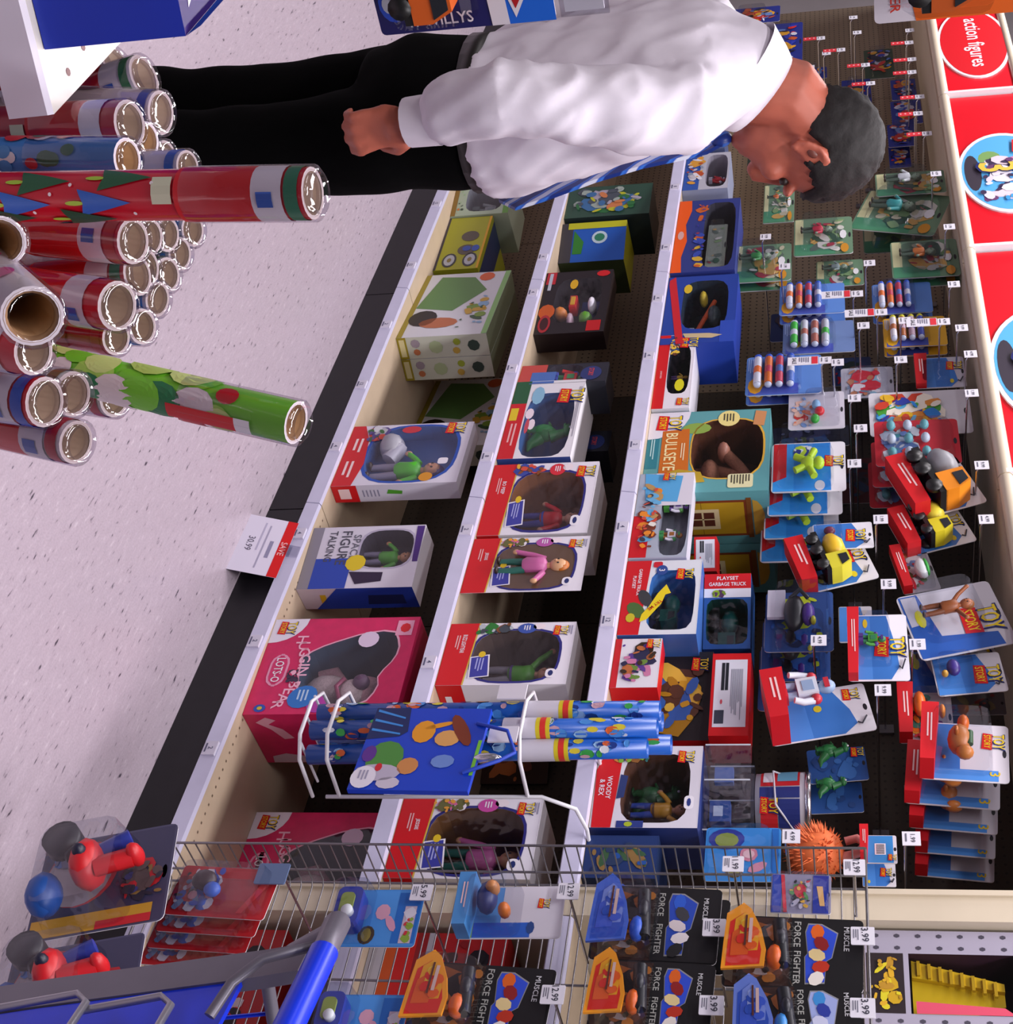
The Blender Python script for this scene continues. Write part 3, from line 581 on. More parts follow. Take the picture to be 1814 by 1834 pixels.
def bear(w, h, dp):
    m = MB(); y = dp * .45
    m.ell((.12 * w, y, .42 * h), .2 * w, dp * .3, .17 * h, PLUSH2, 14, 9); m.ell((.16 * w, y, .68 * h), .22 * w, dp * .33, .16 * h, PLUSH, 16, 10)
    m.ell((.2 * w, y - dp * .2, .63 * h), .15 * w, dp * .2, .1 * h, PLUSH2, 14, 9); m.ell((.14 * w, y - dp * .36, .7 * h), .07 * w, dp * .1, .055 * h, mat('5A3F58', .6), 12, 8)
    m.tube([(.1 * w, y - dp * .36, .58 * h), (.2 * w, y - dp * .4, .55 * h), (.3 * w, y - dp * .34, .58 * h)], .006, '8A3A58', 6)
    for s in (-.04, .34): m.ell((s * w, y, .79 * h), .07 * w, .03, .05 * h, PLUSH, 10, 7)
    m.tube([(-.02 * w, y, .5 * h), (-.14 * w, y, .42 * h), (-.1 * w, y, .32 * h)], [.05 * w, .06 * w, .06 * w], PLUSH, 10); return m
def pinkside(b, w, h, dp):
    x = w / 2 + .0006
    def P(y, z, e=0): return (x + e, y * dp, z * h)
    pts = [(.15, .12), (.35, .08), (.6, .2), (.6, .36), (.8, .4), (.95, .5), (.97, .56), (.72, .46), (.45, .36), (.5, .25), (.3, .14)]
    b.poly([P(y, z) for y, z in ((.06, .14), (.16, .06), (.3, .14), (.5, .2), (.48, .27), (.3, .22), (.2, .14), (.12, .2))], 'E8A8BC')
    b.poly([P(.55 + .36 * math.cos(t * .52), .6 + .2 * math.sin(t * .52)) for t in range(12)], 'D8A8B8'); b.poly([P(.6 + .3 * math.cos(t * .52), .62 + .16 * math.sin(t * .52), .0003) for t in range(12)], 'A8204A')
    b.poly([P(.7 + .16 * math.cos(t * .52), .62 + .1 * math.sin(t * .52), .0006) for t in range(12)], 'D8C4CC'); b.poly([P(.99, .05), P(.99, .34), P(.86, .3), (x, .8 * dp, .16 * h), P(.86, .06)], 'D2B8C4')
PK = carton('big bright pink window box with plush bear, in full view on the bottom shelf', (494, 1110), (434, 1280), (755, 1098), Z1, pinkfront, PINKM, back=(478, 1371), win=pinkwin, inner='2A4258', toy=bear, sidefn=pinkside)
d_ = PK['dims']; q = atZ(460, 1455, Z1)
dup(PK, (q.x + d_[0] / 2, q.y, Z1), 0, 'big pink window box with plush bear, set back in shadow behind the wire rack')
# shelf 3
def s3a(mb, w, h):
    mb.rect(-w / 2, w / 2, 0, .35 * h, -.0005, '2C55A8'); art(mb, -.45 * w, .45 * w, .02 * h, .5 * h, ['D89A3A', 'E0DEE6', '8A94A8', 'B8502A', 'C8C4CC'], 12, -.0007, 9, .4); return 'B8B8C4'
carton('blue and silver box with shiny red toy, third shelf below the man\'s face', (1224, 278), (1207, 343), (1308, 280), Z3, s3a, '8A90A8', depth=.14, win=W(0, .72, .44, .24, 4), inner='9A96A2', toy=lambda w, h, dp: robot(MB(), 0, .52 * h, .42 * h, dp * .3, 'C81826', 'D83040', 'D0D0DC'))
carton('dull blue box mostly hidden by the tie, third shelf', (1236, 236), (1227, 270), (1300, 240), Z3, f_plain('5A6A92', ['8A94B0', '3A3A5A', 'B82A2A'], 7, 3), '4A5478', depth=.14)
def orangefront(mb, w, h):
    mb.shape([(-w / 2, 0), (w / 2, 0), (w / 2, .17 * h), (.3 * w, .14 * h), (.08 * w, .2 * h), (-.15 * w, .15 * h), (-.35 * w, .22 * h), (-w / 2, .2 * h)], -.0006, 'EE5A10'); mb.ellipse(.0, .09 * h, .06 * w, .05 * h, -.001, 'D8A8A0', 10)
    art(mb, -.45 * w, .45 * w, .28 * h, .5 * h, ['3A3A9A', 'C8602A', '8A3A5A', '3A50B0', 'D8B03A'], 12, -.0007, 2, .5); return '2E3A80'
carton('long navy box with wavy orange lower strip, third shelf', (1213, 362), (1195, 490), (1325, 365), Z3, orangefront, '2E3A80', depth=.14, win=W(0, .7, .45, .25, 5), inner='3A3A46', toy=lambda w, h, dp: truck(MB(), .1 * w, .5 * h, .5 * h, dp * .3, 0, '8A2A2A', '4A5A4A'))
def bluered(mb, w, h):
    mb.shape([(-.45 * w, .02 * h), (-.38 * w, .02 * h), (.42 * w, .2 * h), (.5 * w, .22 * h), (.5 * w, .34 * h), (.4 * w, .3 * h), (-.5 * w, .1 * h)], -.0006, 'C8202C'); mb.ellipse(-.3 * w, .3 * h, .07 * w, .06 * h, -.001, 'D8B82A', 10)
    mb.shape([(.36 * w, .3 * h), (.42 * w, .34 * h), (.44 * w, .7 * h), (.4 * w, .84 * h), (.37 * w, .66 * h)], -.001, 'C8B48A'); mb.rect(.2 * w, .5 * w, .8 * h, h, -.0005, '2A4AB0'); return '22409A'
def cranetoy(w, h, dp):
    m = MB(); m.tube([(-.28 * w, dp * .3, .66 * h), (.22 * w, dp * .3, .42 * h)], .008, 'C8501C', 8); m.box(.16 * w, .28 * w, dp * .2, dp * .4, .3 * h, .42 * h, '8A94A4'); m.ell((-.32 * w, dp * .3, .5 * h), .07 * w, .03, .06 * h, 'D8C03A'); m.ell((-.1 * w, dp * .4, .66 * h), .12 * w, .04, .1 * h, '3A4A50'); return m
carton('blue window playset box with red diagonal band, third shelf', (1192, 498), (1178, 618), (1322, 500), Z3, bluered, '1E3A9A', depth=.16, win=W(-.06, .56, .36, .32, 4), inner='1E2E3E', toy=cranetoy)
def redbase(mb, w, h):
    mb.rect(-w / 2, w / 2, 0, .3 * h, -.0006, 'D0141A'); mb.text('JUNKYARD', .05 * w, .14 * h, .06 * h, -.001, 'F6D0D0', .3 * w); art(mb, -.5 * w, -.2 * w, .3 * h, .6 * h, ['C86A8A', '3A70B0', 'E8C040', '6A3A2A', '2A4A80'], 10, -.0007, 4, .5)
    mb.ellipse(.2 * w, .68 * h, .08 * w, .13 * h, -.0012, 'D8D21E', 12); logo(mb, -.38 * w, .82 * h, .15 * w, -.001); logo(mb, .42 * w, .8 * h, .1 * w, -.001); return 'E6E2EA'
carton('white box with solid red lower band and yellow spot, left of the horse toy box', (1182, 602), (1166, 733), (1246, 606), Z3, redbase, 'DAD6E0', depth=.14, win=W(-.02, .62, .33, .3, 4), inner='1C2030', toy=lambda w, h, dp: doll(MB(), -.05 * w, .34 * h, .5 * h, dp * .3, 'C8A030', '8A5A2A', 'D8B03A', '6A4A8A'))
def horsefront(mb, w, h):
    mb.shape([(-w / 2, 0)] + [(-w / 2 + .34 * w * math.cos(a * .262), .34 * h * math.sin(a * .262)) for a in range(7)], -.0006, 'E6E2EE'); logo(mb, -.36 * w, .16 * h, .2 * w, -.001)
    mb.ellipse(-.28 * w, .4 * h, .07 * w, .12 * h, -.0005, '8AA84A', 12); mb.rect(-.26 * w, .2 * w, 0, .1 * h, -.0005, '2E7E8E'); lines(mb, -.16 * w, .14 * w, .03 * h, .07 * h, 2, -.001, 'B8DCE0')
    mb.shape([(-.26 * w, .12 * h), (.3 * w, .12 * h), (.26 * w, .36 * h), (-.28 * w, .34 * h)], -.0008, 'C86A1E'); mb.text('BULLSEYE', .0 * w, .2 * h, .1 * h, -.0014, 'F2E2A8', .46 * w); lines(mb, -.1 * w, .16 * w, .28 * h, .32 * h, 2, -.0014, 'F0D8B0')
    wi = horsewin(w, h); wo = [(p[0] * 1.04, .62 * h + (p[1] - .62 * h) * 1.05) for p in wi]
    for i in range(28): j = (i + 1) % 28; mb.shape([wo[i], wi[i], wi[j], wo[j]][::-1], -.0005, 'D8A83A')
    mb.ellipse(-.39 * w, .66 * h, .1 * w, .09 * h, -.0014, 'E8D88A', 18); lines(mb, -.45 * w, -.33 * w, .61 * h, .71 * h, 4, -.0018, '4A4638'); mb.shape([(-.48 * w, .88 * h), (-.3 * w, .86 * h), (-.28 * w, .95 * h), (-.46 * w, .97 * h)], -.0014, 'C88A5A')
    mb.shape(rrect(.3 * w, .46 * w, .68 * h, .88 * h, .008), -.0014, 'DCD8AA'); lines(mb, .31 * w, .44 * w, .7 * h, .86 * h, 7, -.0018, '4A4638')
    mb.shape([(.28 * w, .12 * h), (.4 * w, .18 * h), (.38 * w, .5 * h), (.26 * w, .46 * h), (.22 * w, .28 * h)], -.0012, 'B89A2A'); mb.shape([(.4 * w, .16 * h), (.48 * w, .18 * h), (.46 * w, .36 * h), (.38 * w, .3 * h)], -.0011, '8A2A1E'); return '5E9EA2'
def horsewin(w, h): return ellp(-.02 * w, .66 * h, .36 * w, .29 * h, 28, 0, 3)
def horse(w, h, dp):
    m = MB(); B = mat('8A5840', .85, 0, 'horse_plush', .2, 200, .6); y = dp * .5
    m.ell((.06 * w, y, .5 * h), .2 * w, dp * .3, .09 * h, B, 14, 9); m.tube([(-.04 * w, y, .52 * h), (.06 * w, y - .02, .66 * h), (.14 * w, y - .03, .8 * h)], [.07 * h, .06 * h, .05 * h], B, 12)
    m.tube([(.15 * w, y - .03, .82 * h), (.02 * w, y - .04, .74 * h), (-.1 * w, y - .05, .64 * h)], [.055 * h, .05 * h, .05 * h], B, 12); m.ell((-.12 * w, y - .05, .62 * h), .07 * w, .04, .055 * h, 'A8705A')
    for a in (.12, .2): m.ell((a * w, y, .9 * h), .015 * w, .015, .05 * h, 'A87A60', 8, 6)
    for a in (-.06, .02, .16, .24): m.tube([(a * w, y, .46 * h), (a * w, y, .37 * h)], .03 * h, B, 8)
    return m
def horseside(b, w, h, dp):
    x = w / 2 + .0006
    def R(y0, y1, z0, z1, c, e): b.poly([(x + e, y0 * dp, z0 * h), (x + e, y1 * dp, z0 * h), (x + e, y1 * dp, z1 * h), (x + e, y0 * dp, z1 * h)], c)
    R(.16, .84, .06, .82, '7A3A1E', 0); R(.2, .8, .08, .8, 'B89422', .0003)
    for k in range(5): R(.2, .8, .1 + k * .09, .105 + k * .09, '8A6A1E', .0005)
    R(.32, .7, .34, .6, 'D8C89A', .0006); R(.38, .64, .38, .56, '5A2E22', .0008); R(.5, .52, .38, .56, 'D8C89A', .001); R(.38, .64, .46, .475, 'D8C89A', .001); R(.12, .88, .82, .86, '7A4A20', .0006)
    b.poly([(x + .0006, (.5 + .34 * math.cos(t * .45)) * dp, (.87 + .09 * math.sin(t * .45)) * h) for t in range(8)], 'C09A3A')
HB = carton('large teal toy-horse box with orange title panel, front one of two', (1166, 741), (1147, 886), (1380, 738), Z3, horsefront, '5E9EA2', depth=.2, win=horsewin, inner='5A3220', toy=horse, sidefn=horseside)
ny = Vector((-math.sin(HB.rotation_euler[2]), math.cos(HB.rotation_euler[2]), 0)); dup(HB, HB.location + ny * .204, None, 'large teal toy-horse box standing directly behind its twin, only the house side showing')
def alien(mb, w, h):
    mb.rect(-w / 2, -.1 * w, .3 * h, h, -.0005, 'DAD6E2'); mb.shape([(-w / 2, .1 * h), (-.16 * w, .16 * h), (-.14 * w, .74 * h), (-.46 * w, .8 * h)], -.0007, '58A8DC'); mb.rect(.02 * w, w / 2, 0, .3 * h, -.0007, 'C8141E')
    art(mb, -.45 * w, .46 * w, .04 * h, .5 * h, ['E88A2A', 'D0503A', '6AB0DC', 'B8925A', '7A3A2A', 'E8E2D8', '3A3A4A'], 22, -.0009, 12, .4); logo(mb, -.44 * w, .55 * h, .1 * w, -.005); return 'A8B0C0'
def figs(w, h, dp):
    m = MB(); robot(m, -.12 * w, .5 * h, .5 * h, dp * .2, 'E2E0EA', '7A58B0', '4AA03A'); robot(m, .2 * w, .46 * h, .44 * h, dp * .3, 'E2E0EA', 'A86A30', '3A9A50'); return m
AL = carton('figure gift box with white and purple figures, in front of the horse boxes', (1136, 850), (1112, 1000), (1238, 905), Z3, alien, 'CFCBD8', depth=.06, win=W(.08, .72, .4, .25, 4), inner='8A8E9A', toy=figs)
def gtruck(mb, w, h):
    mb.shape([(-w / 2, 0), (w / 2, 0), (w / 2, .27 * h), (.1 * w, .29 * h), (-.5 * w, .33 * h)], -.0006, 'CC1520'); mb.text('GARBAGE TRUCK', -.2 * w, .2 * h, .045 * h, -.001, WHT, .5 * w); mb.text('PLAYSET', -.2 * w, .13 * h, .045 * h, -.001, WHT, .4 * w)
    mb.ellipse(.18 * w, .2 * h, .12 * w, .1 * h, -.001, '4A6A34', 12, .6); mb.ellipse(.28 * w, .14 * h, .06 * w, .06 * h, -.0013, 'C8B82A', 10); mb.ellipse(.02 * w, .3 * h, .12 * w, .08 * h, -.0012, '3A3C40', 12, .4)
    mb.ellipse(-.36 * w, .48 * h, .07 * w, .075 * h, -.0014, '2E4A90', 16); mb.text('3', -.36 * w, .48 * h, .08 * h, -.0018, WHT); mb.shape(rrect(-.48 * w, -.4 * w, .36 * h, .48 * h, .005), -.0012, 'C82030')
    mb.shape([(.34 * w, .26 * h), (.3 * w, .36 * h), (.1 * w, .52 * h), (-.02 * w, .56 * h), (-.04 * w, .63 * h), (-.16 * w, .56 * h), (-.04 * w, .46 * h), (.14 * w, .36 * h), (.24 * w, .28 * h)], -.0016, 'E8D020'); mb.text('TRY ME', .12 * w, .44 * h, .05 * h, -.002, 'C8301C', .3 * w, -.75)
    logo(mb, -.3 * w, .78 * h, .16 * w, -.001); return 'DCE0E8'
GT = carton('green toy garbage truck box with red corner panel and yellow arrow, third shelf', (1112, 1006), (1095, 1138), (1256, 1025), Z3, gtruck, '3A66B0', depth=.15, win=W(.04, .64, .4, .3, 5), inner='3A78C0', toy=lambda w, h, dp: truck(MB(), .0, .36 * h, .55 * h, dp * .35, 0, '0E5048', '0E5A52'))
def gtop(mb, w, h):
    mb.rect(-w / 2, -.18 * w, 0, h, -.0005, 'E8E8F0'); mb.rect(-w / 2, -.3 * w, 0, h, -.0008, 'D01822'); mb.text('GARBAGE TRUCK', -.36 * w, .5 * h, .05 * w, -.0012, WHT, .8 * h, -math.pi / 2 + math.pi)
    mb.text('PLAYSET', -.44 * w, .5 * h, .05 * w, -.0012, WHT, .5 * h, -math.pi / 2 + math.pi); art(mb, -.28 * w, -.18 * w, .15 * h, .5 * h, ['9AB82A', '5A3A5A', '7A9A2A'], 6, -.001, 3, .8); return '2A5AA0'
GT2 = carton('garbage truck playset box lying on its end on top of another, dark green inside', (1262, 1029), (1258, 1163), (1345, 1030), Z3 + GT['dims'][1] + .002, gtop, '2A5AA0', depth=.13, win=W(.14, .5, .3, .44, 6), inner='0C4840', toy=lambda w, h, dp: truck(MB(), .12 * w, .06 * h, .55 * w, dp * .5, 0, '0E5048', '0E5A52'))
def labelend(mb, w, h):
    mb.rect(-.42 * w, .4 * w, .08 * h, .92 * h, -.0005, 'E2E4F0')
    for x in (-.3, -.2): mb.rect(-.38 * w, -.04 * w, (.06 - x) * h, (.14 - x) * h, -.001, '20242C')
    lines(mb, -.3 * w, .36 * w, .5 * h, .82 * h, 9, -.001, '8A90A0'); mb.ellipse(.1 * w, .28 * h, .03 * w, .03 * h, -.001, 'D04A5A', 8); mb.rect(.2 * w, .36 * w, .12 * h, .36 * h, -.001, '3A4050'); return 'D4161C'
K1 = carton('small white figure-pack box with navy panel, beside the blue paper roll tops', (1094, 1145), (1083, 1232), (1186, 1147), Z3, f_plain('E2DEE6', ['3A2A1A', '6A8A3A', 'B86A3A', '5A3A8A', '2A2A4A', 'C87AA0'], 16, 21, (.14, 'C8202A'), (-.36, .82, .2)), 'D2141C', depth=.055)
K2 = carton('black window box with yellow bears, behind the small white box', (1113, 1170), (1098, 1327), (1278, 1168), Z3, f_plain('1E1A1E', ['D8A82A', 'E8C04A', 'B8861E', '3A6AC0', 'C8709A', '5A3A2A'], 20, 31, (.1, 'C8202A'), (-.34, .86, .16)), 'D2141C', depth=.12)
carton('red bordered box end with white label, on top of the yellow bears box', (1277, 1171), (1268, 1318), (1345, 1172), Z3 + K2['dims'][1] + .002, labelend, 'D4161C', depth=.11)
carton('small white and red box end on top of the figure gift box', (1243, 962), (1243, 1024), (1283, 968), Z3 + AL['dims'][1] + .002, labelend, 'D4161C', depth=.085)
def cowfront(mb, w, h):
    mb.shape([(-.2 * w, 0), (.5 * w, .02 * h), (.5 * w, .2 * h), (-.46 * w, .24 * h), (-.4 * w, .06 * h)], -.0006, 'D2141E'); mb.text('WOODY', .02 * w, .14 * h, .05 * h, -.001, WHT, .28 * w); mb.text('& REX', .02 * w, .07 * h, .05 * h, -.001, WHT, .22 * w)
    art(mb, -.5 * w, -.28 * w, .1 * h, .5 * h, ['7AA83A', 'C8823A', '2A6A6A', '8A5A2A', '3A3A5A'], 9, -.0008, 3, .5); logo(mb, -.36 * w, .84 * h, .16 * w, -.001); mb.shape(rrect(.12 * w, .28 * w, .86 * h, .95 * h, .008), -.001, WHT); mb.ellipse(.2 * w, .905 * h, .05 * w, .02 * h, -.0014, '2A3A80', 8)
    mb.shape([(-.14 * w, .24 * h), (.16 * w, .22 * h), (.14 * w, .29 * h), (-.12 * w, .31 * h)], -.001, '2A3A70'); mb.rect(.42 * w, .5 * w, .25 * h, .5 * h, -.0008, '2A3A80'); mb.ellipse(.46 * w, .36 * h, .03 * w, .04 * h, -.0012, 'A8B82A', 8); return 'DCD8E2'
def cowtoy(w, h, dp):
    m = MB(); doll(m, .12 * w, .3 * h, .6 * h, dp * .35, 'B88468', '5A3220', 'C8922A', '2A4AA8', (.9, .5), (-.6, -.2), '5A3A20'); dino(m, -.2 * w, .28 * h, .5 * h, dp * .65, '1E5A2E', '2A6A3A'); return m
CW = carton('two-figure window box with yellow-shirted figure and green dinosaur, red lower band', (1062, 1337), (1042, 1482), (1261, 1318), Z3, cowfront, '2A3A7A', depth=.15, win=W(.02, .58, .42, .32, 4), inner='5A3828', toy=cowtoy)
loc, rz, w_, h_, _ = place((1262, 1334), (1256, 1486), (1346, 1334), Z3 + CW['dims'][1] + .002)
cc = thing('display_case', 'clear plastic display case with small blue item, on top of the two-figure box', 'plastic case', loc, rz)
CLR = clear('E4E8F0', .09); b = MB(); b.box(-w_ / 2, w_ / 2, 0, .11, 0, h_, CLR); b.build('case', cc); b = MB()
for x in (-w_ / 2, -.08 * w_, w_ / 2):
    for y in (0, .11): b.tube([(x, y, .002), (x, y, h_ - .002)], .002, mat('C8CCD6', .2), 6)
b.build('edge_ribs', cc); b = MB(); b.box(-.3 * w_, -.12 * w_, .03, .05, .2 * h_, .6 * h_, '5A74B0'); b.box(.1 * w_, .34 * w_, .03, .06, .12 * h_, .55 * h_, '20509A'); b.rect(.16 * w_, .28 * w_, .2 * h_, .4 * h_, .029, 'C8D4E8'); b.build('toy', cc)
# bucket on the case
bz = Z3 + CW['dims'][1] + h_ + .004; p = atZ(1352, 1408, bz); bk = thing('toy_bucket', 'white, blue and red toy bucket with metal lid, on top of the clear case', 'bucket', (p.x, p.y + .075, bz))
r0 = .078; hb = .118
body = MB(); body.lathe([(0, 0), (r0 * .94, 0), (r0, hb)], (0, 0, 0), 'DCDAE4', 28); body.build('body', bk)
def patch(a0, a1, z0, z1, c, e=.0008, n=6):
    m = MB()
    for i in range(n):
        a, b = math.radians(a0 + (a1 - a0) * i / n), math.radians(a0 + (a1 - a0) * (i + 1) / n); q = []
        for an, z in ((a, z0), (b, z0), (b, z1), (a, z1)): rr = r0 * (.94 + .06 * z / hb) + e; q.append((rr * math.sin(an), -rr * math.cos(an), z))
        m.poly(q, c)
    return m
lb = MB()
for args in ((-70, 0, .012, .1, 'D0242E'), (-60, -8, .018, .04, 'E6E4EE'), (-55, -10, .05, .095, '6AA8C8'), (2, 22, .01, .1, '26347E'), (24, 75, .012, .05, 'D0242E'), (24, 75, .052, .1, '26347E')):
    q = patch(*args[:5], .0008 if args[0] != -60 and args[0] != -55 else .0014)
    for fi, fc in enumerate(q.f): lb.add([q.v[i] for i in fc], [(0, 1, 2, 3)], args[4])
lb.build('printed_wrap', bk); lg = MB(); logo(lg, 0, 0, .04); o = lg.build('logo_patch', bk); o.location = (.045, -.0635, .03); o.rotation_euler = (0, 0, .62)
MB().lathe([(0, hb + .006), (r0 + .002, hb + .006), (r0 + .003, hb - .006), (r0 - .004, hb - .006)], (0, 0, 0), CHROME, 28).build('lid', bk)
h = MB(); h.tube([(-r0, -.01, hb * .6), (-.03, -r0 - .012, hb * .35), (.05, -r0 + .004, hb * .4), (r0, -.01, hb * .75)], .0025, 'D8D6E0', 6); h.build('handle', bk)
carton('dark navy box with round corner, third shelf behind the wire rack edge', (1034, 1496), (1024, 1572), (1180, 1500), Z3, f_plain('1E3468', ['24509A', '2A3A5A', '8A6A3A', '3A5A3A'], 9, 14), '16284E', depth=.16)
# ---------------------------------------------------------------- carded toys on peg hooks
BUB = clear('F2F3F6', .025, 'blister_plastic')
def card(label, xb, xt, yl, yr, Y, col, fn=None, bub=None, toy=None, roll=0, yaw=0, n=1, gap=.035, more=None, name='carded_toy', cat='carded toy', base=None, group=None, extra=None, step=(0, 0)):
    xm, ym = (xb + xt) / 2, (yl + yr) / 2; c = atY(xm, ym, Y)
    w = (atY(xm, yr, Y) - atY(xm, yl, Y)).length; h = (atY(xt, ym, Y) - atY(xb, ym, Y)).length
    R = Matrix.Rotation(yaw, 3, 'Z') @ Matrix.Rotation(roll, 3, 'Y'); loc = c + R @ Vector((0, 0, h / 2))
    g = thing(name, label, cat, loc, 0, group); g.rotation_euler = (0, roll, yaw)
    b = MB(); b.prism(rrect(-w / 2, w / 2, -h, 0, .06 * min(w, h)), 0, .002, col, 'DAD8DE'); b.ellipse(0, -.05 * h, .07 * w, .012 * h + .002, -.0003, '26242C', 10); b.build('backing_card', g)
    if fn: p = MB(); fn(p, w, h); p.build('printed_front', g)
    if base:                                                    # folded carton foot: (height share, depth, colour)
        m = MB(); bh, bd, bc = base; m.prism([(-w / 2, -h), (w / 2, -h), (w / 2, -h + bh * h * .8), (-w / 2, -h + bh * h)], -bd, -.0005, bc); lines(m, -.3 * w, .3 * w, -h + .3 * bh * h, -h + .7 * bh * h, 2, -bd - .0006, 'F2C8C8'); m.build('carton_foot', g)
    if toy:
        t = toy(w, h)
        if t: t.build('toy', g)
    if bub:
        x0, x1, z0, z1, d = bub; x0, x1, z0, z1 = x0 * w, x1 * w, z0 * h - h, z1 * h - h; i = .12 * min(x1 - x0, z1 - z0)
        A = rrect(x0, x1, z0, z1, i * 1.2, 2); B = rrect(x0 + i * .5, x1 - i * .5, z0 + i * .5, z1 - i * .5, i * 1.2, 2); k = len(A)
        m = MB(); m.add([(p[0], -.0008, p[1]) for p in A] + [(p[0], -d, p[1]) for p in B], [(q, (q + 1) % k, (q + 1) % k + k, q + k) for q in range(k)] + [tuple(range(k, 2 * k))], BUB); m.build('blister', g)
    if extra: extra(g, w, h)
    for q in range(1, n): dup(g, g.location + Vector((step[0] * q, gap * q, step[1] * q)), None, (more[q - 1] if more else label), group)
    return g
def P_(fn):
    return fn
def p_art(pal, n=14, seed=1, top='E4E0E8', lg=None, strip=None, topz=.86, words=None):
    def fn(mb, w, h):
        if top: mb.rect(-.48 * w, .48 * w, -(1 - topz) * h, -.1 * h, -.0005, top)
        if strip: mb.rect(-.48 * w, .48 * w, -.98 * h, -(1 - strip[0]) * h, -.0005, strip[1])
        art(mb, -.46 * w, .46 * w, -.96 * h, -(1 - topz) * h, pal, n, -.0007, seed, .34)
        if lg: logo(mb, lg[0] * w, -h + lg[1] * h, lg[2] * w, -.005)
        if words: mb.text(words[0], words[1] * w, -h + words[2] * h, words[3] * h, -.005, words[4], .9 * w)
    return fn
def p_blue(lg=(-.12, .84, .34), spot=(.3, .72)):                       # blue arc on a white hanger, logo at top
    def fn(mb, w, h):
        mb.shape([(-.48 * w, -.98 * h), (.48 * w, -.98 * h), (.48 * w, -.3 * h), (.3 * w, -.16 * h), (0, -.2 * h), (-.48 * w, -.34 * h)], -.0005, '3A78C8')
        mb.shape([(-.48 * w, -.98 * h), (.48 * w, -.98 * h), (.48 * w, -.6 * h), (-.48 * w, -.62 * h)], -.0007, '4A8ADA')
        ls = min(lg[2] * w, .5 * h); logo(mb, lg[0] * w, min(-h + lg[1] * h, -.04 * h - .56 * ls), ls, -.001)
        mb.ellipse(spot[0] * w, -h + spot[1] * h, .07 * w, .04 * h, -.0012, 'D8C42A', 12); mb.tube([(.2 * w, -.004, -.06 * h), (.34 * w, -.004, -.12 * h), (.3 * w, -.004, -.16 * h)], .002, '2A2A3A', 6)
    return fn
def vt(body, load, s=.8, z=.28, kind='truck'):
    return lambda w, h: truck(MB(), 0, -h + z * h, s * w, -.035, body, body, load)
TS = 'E4E2EA'
# vehicles (tilted packs)
card('tilted pack with orange and grey mixer truck on a red foot', 1606, 1745, 828, 918, 2.46, TS, p_blue(), None, vt('E88A1E', '8E8E94', .95, .22), -.34, base=(.26, .06, 'CC1A22'))
card('tilted pack with yellow car on a red foot, under the orange mixer pack', 1602, 1735, 918, 985, 2.5, TS, p_blue(), None, vt('D8C82A', 'E0D040', .95, .24), -.32, base=(.24, .05, 'C21820'))
card('tilted pack with yellow car on a red foot, lower row beside the alien packs', 1418, 1560, 974, 1052, 2.48, TS, p_blue(), None, vt('DCD23A', 'E2B82A', .9, .24), -.3, base=(.25, .055, 'C81820'))
card('small blue and white pack with purple toy, hanging over the lower yellow car', 1456, 1563, 937, 983, 2.45, 'ECEAF2', p_blue((.0, .7, .5), (.4, .3)), (-.45, .2, .04, .5, .02), lambda w, h: MB().ell((-.1 * w, -.012, -.72 * h), .14 * w, .01, .1 * h, '6A2A4A'), -.04)
def alientoy(w, h):
    m = MB(); c = 'B8DC2A'; y = -.022; m.ell((.05 * w, y, -.5 * h), .14 * w, .014, .1 * h, c); m.ell((.05 * w, y, -.36 * h), .12 * w, .014, .08 * h, c)
    for s in (-1, 1): m.tube([(.05 * w + s * .1 * w, y, -.48 * h), (.05 * w + s * .26 * w, y, -.42 * h)], .05 * w, c, 7); m.tube([(.05 * w + s * .07 * w, y, -.56 * h), (.05 * w + s * .14 * w, y, -.68 * h)], .05 * w, c, 7)
    return m
def p_alien(mb, w, h):
    mb.rect(-.48 * w, .48 * w, -.98 * h, -.2 * h, -.0005, '2C86DA'); mb.rect(-.48 * w, .48 * w, -.98 * h, -.7 * h, -.0007, '3A9AEA'); mb.shape([(-.48 * w, -.98 * h), (.3 * w, -.98 * h), (.2 * w, -.8 * h), (-.48 * w, -.8 * h)], -.001, 'C81A24')
    mb.ellipse(.38 * w, -.35 * h, .1 * w, .07 * h, -.001, 'C8C8D8', 14); logo(mb, -.1 * w, -.03 * h - .13 * w, .24 * w, -.001); art(mb, -.45 * w, -.2 * w, -.75 * h, -.4 * h, ['B8D83A', '2A3A8A', 'D8E0E8'], 6, -.0012, 3, .6)
card('blue pack with lime green figure and red corner, front of a row', 1382, 1514, 792, 880, 2.46, TS, p_alien, (-.4, .44, .06, .84, .045), alientoy, .0, n=4, gap=.045, more=['second blue pack behind the lime green figure pack', 'third blue pack behind the lime green figure pack', 'fourth and last blue pack behind the lime green figure pack'], step=(.045, -.012))
